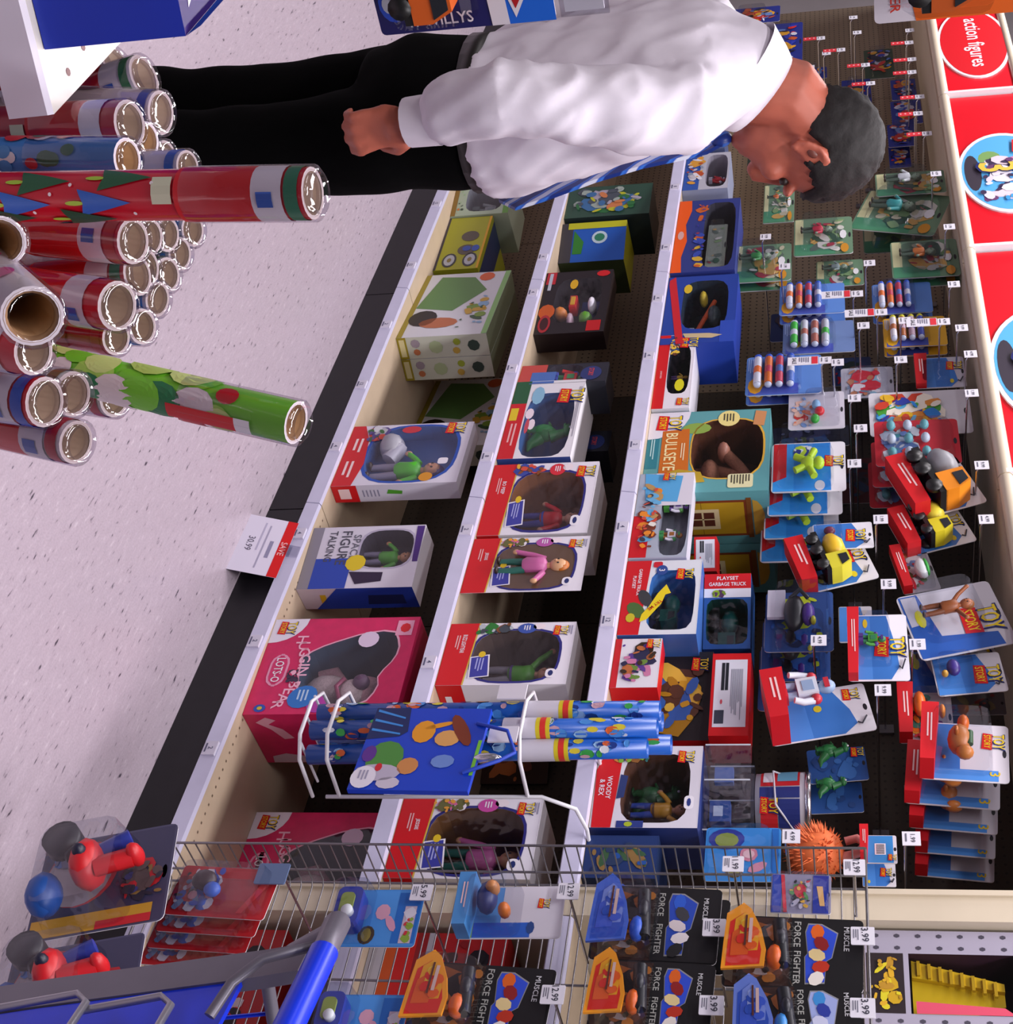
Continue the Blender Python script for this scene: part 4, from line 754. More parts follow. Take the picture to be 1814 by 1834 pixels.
# marker and bead packs
def tubes(cap, bods, n=4):
    def fn(w, h):
        m = MB()
        for k in range(n):
            x = (-.3 + .2 * k) * w; x = x
            m.tube([(x, -.012, -.84 * h), (x, -.012, -.5 * h)], .075 * w, bods[k % len(bods)], 8); m.ell((x, -.012, -.47 * h), .075 * w, .012, .05 * h, cap, 8, 5); m.ell((x, -.014, -.84 * h), .07 * w, .012, .04 * h, 'D8DCE8', 8, 5)
        return m
    return fn
def cupt(cap, bods, n=4):            # tubes lie across the card, one above another
    def fn(w, h):
        m = MB()
        for k in range(n):
            z = (-.84 + .145 * k) * h
            m.tube([(-.34 * w, -.014, z), (.3 * w, -.014, z)], .055 * h, bods[k % len(bods)], 8); m.ell((-.38 * w, -.014, z), .06 * w, .012, .055 * h, cap, 8, 5); m.ell((.32 * w, -.014, z), .05 * w, .011, .05 * h, 'C8D0E4', 8, 5)
            m.tube([(-.1 * w, -.0145, z), (.06 * w, -.0145, z)], .056 * h, bods[(k + 1) % len(bods)], 8)
        return m
    return fn
TB = ['D8DAE6', 'E0702A', 'C8405A', '5A7AC8']
def pk(label, xb, xt, yl, yr, Y=2.5, base='5A86CE', cap='2A5AD0', blob='D89A20', bods=TB, n=1, more=None):
    return card(label, xb, xt, yl, yr, Y, base, lambda mb, w, h: (mb.rect(-.48 * w, .48 * w, -.98 * h, -.02 * h, -.0004, base), mb.rect(.22 * w, .48 * w, -.96 * h, -.3 * h, -.0007, '4A5AB8'), mb.ellipse(.26 * w, -.87 * h, .2 * w, .1 * h, -.001, blob, 9), mb.ellipse(.2 * w, -.8 * h, .1 * w, .07 * h, -.0013, 'E8B848', 8), lines(mb, -.44 * w, .0, -.98 * h, -.9 * h, 3, -.001, 'A8C0EC')), (-.46, .44, .12, .74, .03), cupt(cap, bods), 0, n=n, more=more)
pk('blue pack of four capped tubes, nearest of the tube packs, above the horse box', 1336, 1470, 637, 706, 2.47, n=2, more=['blue tube pack hanging behind the nearest tube pack'])
pk('blue pack of four capped tubes, middle row under a white sale tag', 1396, 1512, 509, 562, 2.5, n=2, more=['blue tube pack behind the one under the sale tag'])
pk('blue pack of four capped tubes, upper row under the green bubble packs', 1562, 1668, 507, 561, 2.5, n=2, more=['blue tube pack behind the upper row one'])
pk('yellow pack of yellow capped tubes, upper row', 1582, 1694, 568, 620, 2.49, 'D8A42A', 'D8D42A', 'E8B01A', ['E8E4E8', 'B86A3A', 'C8A8B8', '4A5AC0'], n=2, more=['yellow tube pack behind the front yellow one'])
pk('silver pack with one green tube, between two blue tube packs', 1402, 1530, 576, 632, 2.52, '6A82B4', 'C8CCD8', '6A78A8', ['3AB83A', 'D0D4E0', 'B86A5A', 'C8CCD8'])
card('small card with beads and clear round bubble, beside the tube packs', 1412, 1512, 702, 768, 2.48, 'C8C4D0', p_art(['D87A5A', 'B8C8E0', 'E0B8A8', '7A9AD0', 'C83A3A'], 12, 4, None, topz=.5), (-.44, .44, .28, .92, .03), lambda w, h: MB().ell((-.05 * w, -.014, -.5 * h), .12 * w, .012, .08 * h, '8AB8E0').ell((.12 * w, -.014, -.44 * h), .1 * w, .012, .09 * h, 'D8242E').ell((.32 * w, -.014, -.52 * h), .1 * w, .012, .08 * h, '3AA83A'))
card('dark clear pack below the small bead card, half hidden', 1384, 1520, 764, 800, 2.56, '26283A', p_art(['3A3A5A', '14141C', '5A6080', '2A3A6A'], 8, 9, None), (-.44, .44, .1, .9, .03))
card('white topped activity pack with bright cartoon scenes, upper row', 1556, 1738, 700, 778, 2.5, 'D2D0D8', p_art(['2A7AC8', 'E8B82A', 'C8402A', '4AA03A', '2A3A9A', 'D88A3A', '58B0D8', 'F0E8D8'], 40, 15, None, topz=.76, words=('FUN', .1, .5, .1, 'E8D02A')))
card('red based bead set with silver balls, in front of the activity pack', 1566, 1718, 752, 832, 2.46, 'C82A38', p_art(['B8C4D8', '6A86C0', 'D84A4A', 'E0E4EC', '4A9AA8'], 18, 8, None, topz=.6), (-.46, .46, .06, .94, .03), lambda w, h: [m := MB()] and ([m.ell(((-.3 + .3 * i) * w, -.016, (-.8 + .2 * j) * h), .1 * w, .012, .055 * h, 'C8D4E4' if (i + j) % 2 else '6AB0B8', 8, 6) for i in range(3) for j in range(3)] and m), n=3, gap=.05, more=['red bead set second in its row, in shadow', 'red bead set last in its row, in shadow'], step=(.03, -.01))
card('small red and blue mini figure pack, upper row right of the yellow tubes', 1638, 1728, 640, 694, 2.5, 'C4C2CE', p_blue((-.2, .8, .3)), (-.3, .46, .1, .7, .02), None, 0, base=(.26, .02, 'C81A22'))
card('silver pack with red round seal, left of the activity pack', 1506, 1600, 658, 712, 2.53, 'A8A8B6', p_art(['C8283A', '8AB0C8', 'D8D4DC', '6A7A90', 'B87A5A'], 14, 6, None), (-.44, .44, .1, .9, .02))
card('red foot pack deep in the middle row', 1490, 1560, 640, 690, 2.64, '3A4A7A', p_art(['C82A3A', '3A5A9A', '2A3A3A'], 7, 3, None), None)
# green bubble packs
GP = ['7A9A6A', 'B8B49A', '3A5A48', 'C8C8C0', 'C8A05A', '5A6A60', 'A03A4A']
def gpack(label, xb, xt, yl, yr, Y, seed, roll=0, n=1, more=None, toyc='C03048'):
    def fn(mb, w, h):
        mb.rect(-.48 * w, .48 * w, -.98 * h, -.84 * h, -.0005, 'C8C89A'); mb.rect(.2 * w, .48 * w, -.98 * h, -.3 * h, -.0006, '4A8A68'); art(mb, -.46 * w, .46 * w, -.8 * h, -.08 * h, GP, 16, -.0007, seed, .35); mb.ellipse(.36 * w, -.14 * h, .12 * w, .07 * h, -.004, 'C88A2A', 10); mb.ellipse(.0, -.16 * h, .12 * w, .06 * h, -.0042, 'E0E0E4', 8)
    return card(label, xb, xt, yl, yr, Y, '6A8A6E', fn, (-.46, .4, .12, .76, .04), lambda w, h: doll(MB(), -.05 * w, -.88 * h, .55 * h, -.02, '8AA08A', '5A6A5A', toyc, '4A5A4E'), roll, n=n, more=more)
gpack('green and clear figure pack with a white tag, lowest of the green packs', 1312, 1416, 438, 504, 2.48, 2, n=2, more=['green figure pack behind the lowest one'], toyc='3A8A4A')
gpack('green figure pack with a red toy, right of the man\'s forehead', 1422, 1526, 390, 456, 2.48, 4)
gpack('grey speckled figure pack under the pack with the red toy', 1462, 1546, 466, 512, 2.52, 7, toyc='7A8A8A')
gpack('green pack with orange picture, upper row nearest of the green packs', 1596, 1716, 430, 496, 2.48, 9, n=2, more=['green pack behind the orange picture pack'], toyc='C8743A')
gpack('large green clear pack hanging askew, upper row', 1536, 1690, 345, 416, 2.5, 12, .3, toyc='3A9A9A')
gpack('green pack hanging straight behind the askew one', 1545, 1668, 380, 450, 2.6, 14, 0, toyc='3A4A5A')
gpack('small silver pack with white balls, top of the green packs', 1568, 1692, 308, 348, 2.48, 17, toyc='D8DCE0')
gpack('green and yellow pack just past the man\'s forehead', 1368, 1422, 330, 398, 2.52, 19, toyc='C86A3A')
card('tall clear pack with red toy, third bay lower pegs', 1266, 1300, 402, 476, 2.42, '8A9486', p_art(GP, 9, 5, None), (-.46, .46, .1, .9, .03))
# nearest bay
def zurg(w, h):
    m = MB(); m.ell((.0, -.03, -.56 * h), .3 * w, .025, .16 * h, '15151C'); m.ell((.05 * w, -.035, -.36 * h), .18 * w, .02, .1 * h, '4A2A8A'); m.ell((.2 * w, -.045, -.28 * h), .06 * w, .012, .04 * h, 'B8B82A', 8, 5); m.tube([(-.2 * w, -.04, -.62 * h), (-.3 * w, -.05, -.48 * h), (-.2 * w, -.04, -.36 * h)], .03 * w, '22222C', 8); m.box(-.4 * w, .06 * w, -.03, -.02, -.96 * h, -.7 * h, 'C0BCCC'); return m
card('dark purple robot pack with clear bubble over a blue card', 1370, 1492, 1060, 1166, 2.46, '2A4A8A', p_art(['1E3A7A', '2A5AA8', 'B8C82A', '14204A'], 12, 3, None), (-.47, .47, .12, .96, .06), zurg, .0, n=3, gap=.05, more=['second pack behind the purple robot pack', 'third pack behind the purple robot pack'], step=(.05, -.01))
card('small pack with red foot, green toy and top logo, middle of the near bay', 1518, 1626, 1100, 1218, 2.4, 'ECEAF4', p_blue((.0, .84, .42), (-.36, .3)), (-.46, .3, .16, .72, .03), lambda w, h: robot(MB(), -.05 * w, -.84 * h, .5 * h, -.016, '4AA03A', '3A8A5A', '5A3A8A'), .0, base=(.2, .03, 'CE1A26'))
card('pack with large yellow and red logo, behind the small green toy pack', 1502, 1562, 1086, 1150, 2.5, 'D8D4DE', p_blue((-.1, .5, .8), (.4, .9)), None)
card('tilted pack with brown horse-coloured figure, clear bubble and blue foot', 1622, 1800, 1052, 1168, 2.44, 'CFCCD6', lambda mb, w, h: (mb.shape([(-.48 * w, -.98 * h), (.48 * w, -.98 * h), (.48 * w, -.12 * h), (.28 * w, -.14 * h), (.2 * w, -.7 * h), (-.48 * w, -.78 * h)], -.0005, '2A5AB0'), logo(mb, .06 * w, -.04 * h - .24 * w, .42 * w, -.001), mb.shape([(-.46 * w, -.96 * h), (0, -.96 * h), (-.02 * w, -.82 * h), (-.46 * w, -.8 * h)], -.001, 'B8B8C8'), mb.ellipse(-.1 * w, -.84 * h, .14 * w, .05 * h, -.0014, 'C8C42A', 10)), (-.46, .3, .14, .78, .06), lambda w, h: doll(MB(), -.08 * w, -.84 * h, .56 * h, -.03, 'A8623A', '8A5226', '9A5428', '7A4222', (.9, .1), (-.8, .4)), -.24, n=2, gap=.07, more=['pack with dim logo, in shadow right behind the brown figure pack'], step=(.07, -.02))
card('assorted pack with green and white toy and red foot, left above the brown figure pack', 1604, 1672, 985, 1060, 2.5, 'A8A4AE', p_art(['C82A3A', '4A6A3A', 'B87A4A', 'D8DCE0', '6A8AB8'], 14, 8, None), (-.4, .46, .3, .9, .03), lambda w, h: MB().ell((.1 * w, -.02, -.35 * h), .22 * w, .018, .2 * h, 'D8DCE0').ell((.1 * w, -.022, -.24 * h), .2 * w, .017, .08 * h, '2A9A3A'), -.2, base=(.3, .03, 'C21A22'))
card('blue and white pack with purple watch, top row near the photo edge', 1672, 1798, 1172, 1242, 2.46, 'D8D4DC', p_blue((.05, .76, .5), (-.3, .3)), (-.46, .34, .06, .6, .03), lambda w, h: MB().ell((-.05 * w, -.02, -.72 * h), .2 * w, .014, .1 * h, '3A2A7A').ell((.1 * w, -.022, -.86 * h), .07 * w, .01, .05 * h, 'C8983A'), -.1)
card('dim pack behind the purple watch pack', 1690, 1800, 1240, 1280, 2.6, '6A6870', p_art(['8A3A3A', '3A3A4A', '8A8468'], 7, 5, None))
def robotoy(w, h): return robot(MB(), -.18 * w, -.9 * h, .62 * h, -.06, 'C8CCD8', '8AA0C0', 'B82A38')
card('tilted blue pack with shiny silver robot toy and red foot', 1372, 1560, 1236, 1322, 2.44, TS, p_blue((-.3, .84, .26), (-.1, .5)), None, robotoy, -.2, base=(.22, .1, 'C81622'))
def dinot(w, h): return dino(MB(), -.1 * w, -.86 * h, .6 * h, -.04, '1F6A36', '2A7A40')
card('dark blue pack with green dinosaur, above the toy bucket', 1447, 1552, 1340, 1400, 2.52, '2A5296', p_art(['2A4A86', '3A6AB0'], 5, 2, None, lg=(-.3, .86, .3)), None, dinot, -.1)
card('dark blue pack with green dinosaur, right beside its twin', 1449, 1545, 1402, 1456, 2.56, '2A5296', p_art(['2A4A86', '3A6AB0'], 5, 3, None), None, dinot, -.05)
def potato(w, h):
    m = MB(); m.ell((.0, -.04, -.56 * h), .24 * w, .03, .14 * h, 'B8703A'); m.ell((-.3 * w, -.04, -.52 * h), .12 * w, .02, .07 * h, 'C8601E'); m.ell((.0, -.07, -.6 * h), .06 * w, .015, .03 * h, 'A8602A'); m.tube([(-.1 * w, -.05, -.45 * h), (.12 * w, -.05, -.45 * h)], .05 * w, '3A5A3A', 8); m.ell((.26 * w, -.05, -.5 * h), .1 * w, .018, .1 * h, 'C87A3A'); return m
def p_three(mb, w, h):
    mb.rect(-.48 * w, .48 * w, -.98 * h, -.55 * h, -.0005, '3A74C4'); mb.rect(.3 * w, .48 * w, -.98 * h, -.12 * h, -.0006, '4A8AD8'); mb.text('3', .36 * w, -.16 * h, .12 * h, -.0012, 'D8B82A'); logo(mb, -.2 * w, -.04 * h - .17 * w, .3 * w, -.001)
PT = card('pack with brown potato-coloured toy in a clear bubble, front of the right hand row', 1648, 1806, 1296, 1398, 2.42, 'D6D2DC', p_three, (-.46, .4, .1, .82, .08), potato, .08, base=(.2, .07, 'D21C26'))
for k, (xb, xt, yl, yr, yy, lb) in enumerate(((1622, 1790, 1352, 1444, 2.5, 'second blue pack of the right hand row, brown toy just showing'), (1630, 1786, 1410, 1488, 2.56, 'third blue pack of the right hand row, with clear strap'), (1640, 1782, 1460, 1532, 2.62, 'fourth blue pack of the right hand row'), (1640, 1780, 1500, 1574, 2.68, 'fifth and last blue pack of the right hand row, near the column'))):
    card(lb, xb, xt, yl, yr, yy, 'C8C4D0', p_three, (-.46, .4, .1, .82, .05), potato if k < 2 else None, .1, base=(.2, .045, 'C81A24'))
card('pack of orange and purple toys with red foot, behind the brown potato-coloured toy pack', 1608, 1706, 1240, 1330, 2.5, 'B8B4BE', p_art(['C82A3A', 'E0741E', '6A2A6A', '3A7A6A', 'D8A03A', '5A3A2A'], 22, 11, None), (-.44, .46, .3, .9, .04), lambda w, h: MB().ell((.05 * w, -.03, -.2 * h), .1 * w, .02, .06 * h, 'E88A1E').ell((-.1 * w, -.03, -.6 * h), .24 * w, .02, .12 * h, 'D8661E'), .0, base=(.3, .04, 'C81E26'))
card('small red and sky blue pack with bar code, beside the cream column', 1540, 1606, 1496, 1546, 2.44, 'DCD8E0', lambda mb, w, h: (mb.rect(-.48 * w, .48 * w, -.8 * h, -.1 * h, -.0004, '3A8AD0'), mb.rect(-.2 * w, .2 * w, -.6 * h, -.3 * h, -.0008, 'E2E0EA'), [mb.rect((-.16 + .05 * q) * w, (-.135 + .05 * q) * w, -.56 * h, -.34 * h, -.0012, '1A1A20') for q in range(7)], logo(mb, .3 * w, -.14 * h, .24 * w, -.0014)), None, None, .0, base=(.24, .04, 'D41A24'))
card('lower small sky blue pack beside the cream column', 1544, 1604, 1546, 1588, 2.48, 'DCD8E0', p_blue((-.1, .7, .4), (.3, .2)))
def sponge(mb, w, h):
    mb.ellipse(-.28 * w, -.72 * h, .2 * w, .24 * h, -.0006, '2A3A9A', 14); mb.ellipse(-.26 * w, -.72 * h, .14 * w, .16 * h, -.001, '8A9A48', 12); mb.ellipse(.0, -.42 * h, .14 * w, .12 * h, -.001, 'D88AA0', 9); mb.ellipse(.0, -.42 * h, .08 * w, .08 * h, -.0014, 'E8C0C8', 9); mb.ellipse(.24 * w, -.3 * h, .08 * w, .14 * h, -.001, 'D890A8', 8, .5); mb.ellipse(.3 * w, -.6 * h, .14 * w, .12 * h, -.001, '5A4A2A', 12); mb.ellipse(.3 * w, -.6 * h, .1 * w, .08 * h, -.0014, '8A8A3A', 10); mb.rect(-.48 * w, .48 * w, -.12 * h, -.03 * h, -.0006, '1F66B8')
card('sky blue pouch pack with pink shapes, beside the toy bucket near the wire rack', 1262, 1398, 1482, 1578, 2.43, '3A8EDC', sponge, (-.49, .49, .01, .9, .03))
# the fuzzy ball
p = atY(1462, 1528, 2.46); fz = thing('fuzzy_toy', 'orange rubber-haired fuzzy toy with pink loop, hanging beside the cream column', 'soft toy', p)
FZ = mat('E2703A', .7, 0, 'fuzzy_rubber', .15, 60); b = MB(); b.ell((0, 0, 0), .055, .05, .058, FZ, 14, 10); b.build('core', fz)
hr = MB()
for i in range(420):
    a, t = RND.uniform(0, 6.28), math.acos(RND.uniform(-1, 1)); d = Vector((math.sin(t) * math.cos(a), math.sin(t) * math.sin(a), math.cos(t))); q = d.orthogonal().normalized() * .0022; r2 = d.cross(q)
    e = d * .068 + Vector((RND.uniform(-.006, .006), 0, -.006)); s0 = d * .05; hr.add([s0 + q, s0 - q * .5 + r2 * .8, s0 - q * .5 - r2 * .8, e], [(0, 1, 3), (1, 2, 3), (2, 0, 3)], FZ)
hr.build('rubber_hair', fz, 'stuff'); b = MB(); b.tube([(.01, 0, .05), (.0, 0, .085), (-.02, -.004, .1), (-.035, -.004, .085), (-.03, 0, .06)], .0095, 'E89088', 8); b.build('hang_loop', fz)
# far bays: hanging cards behind the man
FARP = ['2A3AB0', 'D8302A', 'E8A82A', 'D0D0E0', '1A1A3A', 'C85A2A', '6A8AC8']
for k, (xb, xt, yl, yr, yy, lb) in enumerate(((1302, 1395, 14, 42, 2.7, 'blue and red carded toy above the man\'s shoulder, upper of two'), (1358, 1436, 42, 112, 2.66, 'blue carded toy with yellow flames beside the man\'s collar'), (1316, 1362, 22, 60, 2.7, 'dark carded toy mostly behind the man\'s shoulder'),
        (1420, 1480, 122, 142, 2.7, 'small dark card just above the man\'s hair'), (1508, 1560, 142, 205, 2.66, 'violet and orange carded toy behind the crown of the man\'s head'), (1548, 1600, 88, 140, 2.68, 'dim green and red carded toy, far pegs'), (1596, 1640, 142, 178, 2.66, 'blue and orange carded toy, far upper pegs'), (1596, 1650, 180, 222, 2.66, 'blue carded toy with orange blob, below the far upper pegs'), (1590, 1640, 222, 262, 2.66, 'violet carded toy with small orange picture, far lower pegs'), (1592, 1630, 262, 300, 2.7, 'dim carded toy with orange spots at the end of the far bay'))):
    card(lb, xb, xt, yl, yr, yy, '22308A' if k != 5 else '3A4A3A', p_art(FARP, 16, k + 3, None, topz=.95), (-.44, .44, .2, .75, .03))
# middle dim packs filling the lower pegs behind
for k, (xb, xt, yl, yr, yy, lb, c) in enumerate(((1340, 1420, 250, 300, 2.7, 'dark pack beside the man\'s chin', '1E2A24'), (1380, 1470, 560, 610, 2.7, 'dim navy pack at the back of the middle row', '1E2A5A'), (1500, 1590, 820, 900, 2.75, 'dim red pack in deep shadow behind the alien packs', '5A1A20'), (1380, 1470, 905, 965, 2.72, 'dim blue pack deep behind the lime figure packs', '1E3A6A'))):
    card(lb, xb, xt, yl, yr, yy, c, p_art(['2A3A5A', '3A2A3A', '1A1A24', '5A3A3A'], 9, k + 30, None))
# ---------------------------------------------------------------- peg hooks with price tags
TAGS = [(1676, 312), (1700, 407), (1708, 510), (1738, 635), (1740, 705), (1758, 834), (1766, 931), (1557, 472), (1546, 584), (1613, 645), (1530, 714), (1541, 768), (1530, 831), (1577, 931), (1591, 1047), (1466, 1148), (1643, 1155), (1581, 1237), (1417, 1499), (1632, 1503), (1371, 425), (1405, 478), (1620, 575), (1500, 650), (1722, 588)]
FAR = [(1470, 69, 1), (1506, 90, 1), (1550, 117, 1), (1451, 121, 1), (1559, 150, 1), (1542, 176, 1), (1628, 77, 1), (1633, 107, 1), (1633, 130, 1), (1647, 174, 1), (1644, 204, 1), (1660, 240, 1), (1535, 59, 0), (1629, 55, 0), (1480, 96, 0), (1528, 32, 0), (1568, 215, 0), (1578, 560, 2), (1690, 577, 2), (1478, 646, 2), (1535, 527, 2)]
TAGM = mat('E6E4EE', .35)
ORD = 'first second third fourth fifth sixth seventh eighth ninth tenth eleventh twelfth'.split()
RANK = {}
def hook(x, y, kind, i, dry=False):
    Y = 2.36 if kind != 1 and y > 300 else 2.42
    p = atY(x, y, Y); L = YB - Y
    where = 'near bay' if p.x > BX[4] else 'second bay' if p.x > BX[3] else 'third bay' if p.x > BX[2] else 'far bays'
    row = 'upper' if p.z > 1.72 else 'middle' if p.z > 1.5 else 'lower'
    key = (kind, row) if kind else (0, row, where)
    RANK.setdefault(key, [])
    if dry: RANK[key].append(p.x); return
    o = ORD[sorted(RANK[key]).index(p.x)]
    if kind == 1: lab = '%s red flagged peg hook from the left, %s pegs behind the man' % (o, row); gr = 'red flagged hooks behind the man'
    elif kind == 2: lab = 'hook with long white and red sale tag, %s from left, %s row' % (o, row); gr = 'hooks with sale tags'
    else: lab = '%s plain white tag peg hook from the left, %s row of the %s' % (o, row, where); gr = 'plain tag hooks, %s row, %s' % (row, where)
    g = thing('peg_hook', lab, 'peg hook', (p.x, YB, p.z), 0, gr)
    MB().tube([(0, 0, -.012), (0, -L + .02, -.012), (0, -L + .008, -.006), (0, -L + .004, .012)], .0028, CHROME, 6).build('wire', g)
    MB().box(-.014, .014, -.008, 0, -.03, .01, WIREG).build('back_clip', g)
    t = MB(); y0 = -L - .001; s = .0165 if kind != 1 else .016
    t.prism([(-s, -s * 1.1), (s, -s * 1.1), (s, s * 1.1), (-s, s * 1.1)], y0 - .002, y0, TAGM); q = t.build('price_tag', g)
    n = MB(); n.text(('1.99', '9.99', '4.99')[i % 3], 0, .003, .0095, y0 - .0026, '4A4A58', s * 1.5); n.rect(-s * .7, s * .5, -.012, -.009, y0 - .0026, '6A6A78'); n.build('lettering', q)
    if kind == 1:
        m = MB(); m.prism([(-.014, -.075), (.014, -.075), (.014, -.02), (-.014, -.02)], y0 - .003, y0 - .001, 'DC3440')
        for k in range(3): m.ellipse(0, -.03 - k * .018, .006, .004, y0 - .0036, 'F0B0B0', 8)
        m.build('red_flag', g)
    if kind == 2:
        m = MB(); m.prism([(-.02, -.11), (.02, -.11), (.02, -.02), (-.02, -.02)], y0 - .003, y0 - .001, TAGM); m.rect(-.018, .018, -.04, -.022, y0 - .0036, 'D83440'); m.text('SALE', 0, -.09, .012, y0 - .0036, '2A2A3A', .03); lines(m, -.016, .014, -.078, -.046, 5, y0 - .0036, '7A7A90'); m.build('sale_tag', g)
ALLH = [(a, b, 0) for a, b in TAGS] + FAR
for a, b, k in ALLH: hook(a, b, k, 0, True)
for i, (a, b, k) in enumerate(sorted(ALLH, key=lambda t: t[1])): hook(a, b, k, i)
# ---------------------------------------------------------------- the man
from mathutils import noise
PR = thing('person', 'person in white shirt, blue patterned tie and black trousers, head bowed toward the shelves', 'person', (-2.36, 1.05, 0))
SKIN = mat('B2604C', .5, 0, 'skin', .1, 24, .15); BLACKC = mat('050506', 1, 0, 'black_cloth', .15, 60); 
BLACKC.node_tree.nodes['Principled BSDF'].inputs['Specular IOR Level'].default_value = .08
SHIRT = mat('E2DCE8', .7, 0, 'white_cotton', .03, 40, .1); HAIR = mat('171213', .75, 0, 'dark_hair', .35, 120, .5)
def HP(x, f, u):
    c = math.cos(math.radians(45)); return (x, .11 + f * c + u * c, 1.60 - f * c + u * c)
HR = Matrix.Rotation(math.radians(-45), 3, 'X')
def ring_loft(mb, rings, m, n=20):          # rings: (centre, a along x, b along second axis, second axis)
    vs = []
    for c, a, b, ax in rings:
        ax = Vector(ax).normalized()
        for j in range(n):
            t = 2 * math.pi * j / n; vs.append(Vector(c) + Vector((a * math.cos(t), 0, 0)) + ax * (b * math.sin(t)))
    k = len(rings); fs = [(i * n + j, i * n + (j + 1) % n, (i + 1) * n + (j + 1) % n, (i + 1) * n + j) for i in range(k - 1) for j in range(n)]
    fs += [tuple(range(n - 1, -1, -1)), tuple(range((k - 1) * n, k * n))]
    return mb.add(vs, fs, m, True)
def fuse(mb, name, parent, m, vox, smooth=6, wrinkle=None):
    o = mb.build(name + '_raw'); md = o.modifiers.new('r', 'REMESH'); md.mode = 'VOXEL'; md.voxel_size = vox; md.use_smooth_shade = True
    if smooth: s = o.modifiers.new('s', 'SMOOTH'); s.factor = .5; s.iterations = smooth
    dg = bpy.context.evaluated_depsgraph_get(); me = bpy.data.meshes.new_from_object(o.evaluated_get(dg)); old = o.data
    bpy.data.objects.remove(o); bpy.data.meshes.remove(old)
    me.name = name; me.materials.clear(); me.materials.append(m)
    me.polygons.foreach_set('use_smooth', [True] * len(me.polygons)); me.polygons.foreach_set('material_index', [0] * len(me.polygons))
    if wrinkle:
        ns = [v.normal.copy() for v in me.vertices]
        for v, n in zip(me.vertices, ns): v.co += n * wrinkle(v.co)
    r = bpy.data.objects.new(name, me); COL.objects.link(r); r.parent = parent; return r
Yx = (0, 1, 0)
b = MB()
# torso, neck, head
ring_loft(b, [((0, 0, .9), .15, .11, Yx), ((0, 0, 1.0), .145, .1, Yx), ((0, -.02, 1.18), .16, .1, Yx), ((0, -.045, 1.34), .17, .095, Yx), ((0, -.05, 1.43), .15, .07, Yx), ((0, -.035, 1.49), .08, .06, Yx)], SKIN)
b.tube([(0, -.035, 1.42), (0, -.01, 1.49), HP(0, -.045, -.09), HP(0, -.03, -.03)], [.068, .066, .064, .06], SKIN, 14)
b.ell(HP(0, -.012, .02), .075, .098, .093, SKIN, 20, 14, HR); b.ell(HP(0, .034, -.045), .06, .064, .072, SKIN, 18, 12, HR); b.ell(HP(0, .042, -.088), .047, .05, .034, SKIN, 14, 9, HR); b.ell(HP(0, .078, -.104), .02, .02, .017, SKIN, 10, 7, HR)
b.tube([HP(0, .09, .012), HP(0, .106, -.02), HP(0, .119, -.043)], [.011, .012, .0125], SKIN, 8); b.ell(HP(0, .108, -.05), .018, .013, .01, SKIN, 8, 6, HR)
for s in (-1, 1):
    b.ell(HP(s * .034, .082, .018), .026, .014, .01, SKIN, 10, 6, HR); b.ell(HP(s * .04, .066, -.035), .024, .024, .026, SKIN, 10, 7, HR)
    b.tube([HP(s * .072, -.006, -.045), HP(s * .08, -.024, -.03), HP(s * .083, -.032, -.004), HP(s * .08, -.022, .02), HP(s * .076, -.004, .016)], [.008, .007, .007, .0075, .007], SKIN, 8)
    b.ell(HP(s * .076, -.012, -.012), .005, .02, .03, SKIN, 10, 7, HR); b.ell(HP(s * .078, -.004, -.042), .007, .009, .01, SKIN, 8, 6, HR)
for z, w in ((-.078, .024), (-.088, .022)): b.tube([HP(-w, .082, z), HP(0, .096, z), HP(w, .082, z)], [.004, .006, .004], SKIN, 7)
# arms and hands
def arm(sx, el, wr, hd):
    b.tube([(sx * .17, -.05, 1.42), (sx * .2, -.06, 1.36), el, wr], [.06, .052, .042, .027], SKIN, 12)
    w = Vector(wr); d = Vector(hd); c = w + d * .05                       # d: hand direction; palm spread along y
    b.ell(c, .016, .04, .046, SKIN, 14, 10); b.tube([w, c], [.027, .024], SKIN, 10)
    for i, (yo, ln, r) in enumerate(((.03, .9, .0095), (.011, 1.0, .01), (-.009, .95, .0098), (-.027, .8, .0086))):
        k = c + Vector((sx * .004, yo, -.034)); p1 = k + Vector((sx * .006, yo * .12 + .004, -.026 * ln)); p2 = p1 + Vector((-sx * .016, .003, -.02 * ln)); p3 = p2 + Vector((-sx * .019, .0, .006))
        b.tube([k + Vector((-sx * .004, 0, .02)), k, p1, p2, p3], [r * .95, r * 1.1, r, r * .92, r * .8], SKIN, 9); b.ell(k, r * 1.15, r * 1.15, r * 1.15, SKIN, 8, 6)
    t0 = c + Vector((-sx * .008, .034, .02)); b.tube([t0, t0 + Vector((-sx * .012, .018, -.022)), t0 + Vector((-sx * .022, .016, -.046)), t0 + Vector((-sx * .028, .008, -.062))], [.014, .0125, .011, .009], SKIN, 9)
arm(1, (.275, -.145, 1.14), (.24, -.1, .955), (0, .06, -1)); arm(-1, (-.27, -.06, 1.13), (-.23, .06, .92), (0, .1, -1))
for s in (-1, 1):
    b.tube([(s * .09, 0, .92), (s * .1, 0, .8), (s * .1, -.01, .5), (s * .1, -.025, .36), (s * .1, -.03, .09)], [.075, .072, .05, .052, .035], SKIN, 12); b.ell((s * .1, .03, .045), .04, .11, .035, SKIN, 12, 8)
fuse(b, 'body', PR, SKIN, .0052, 5)
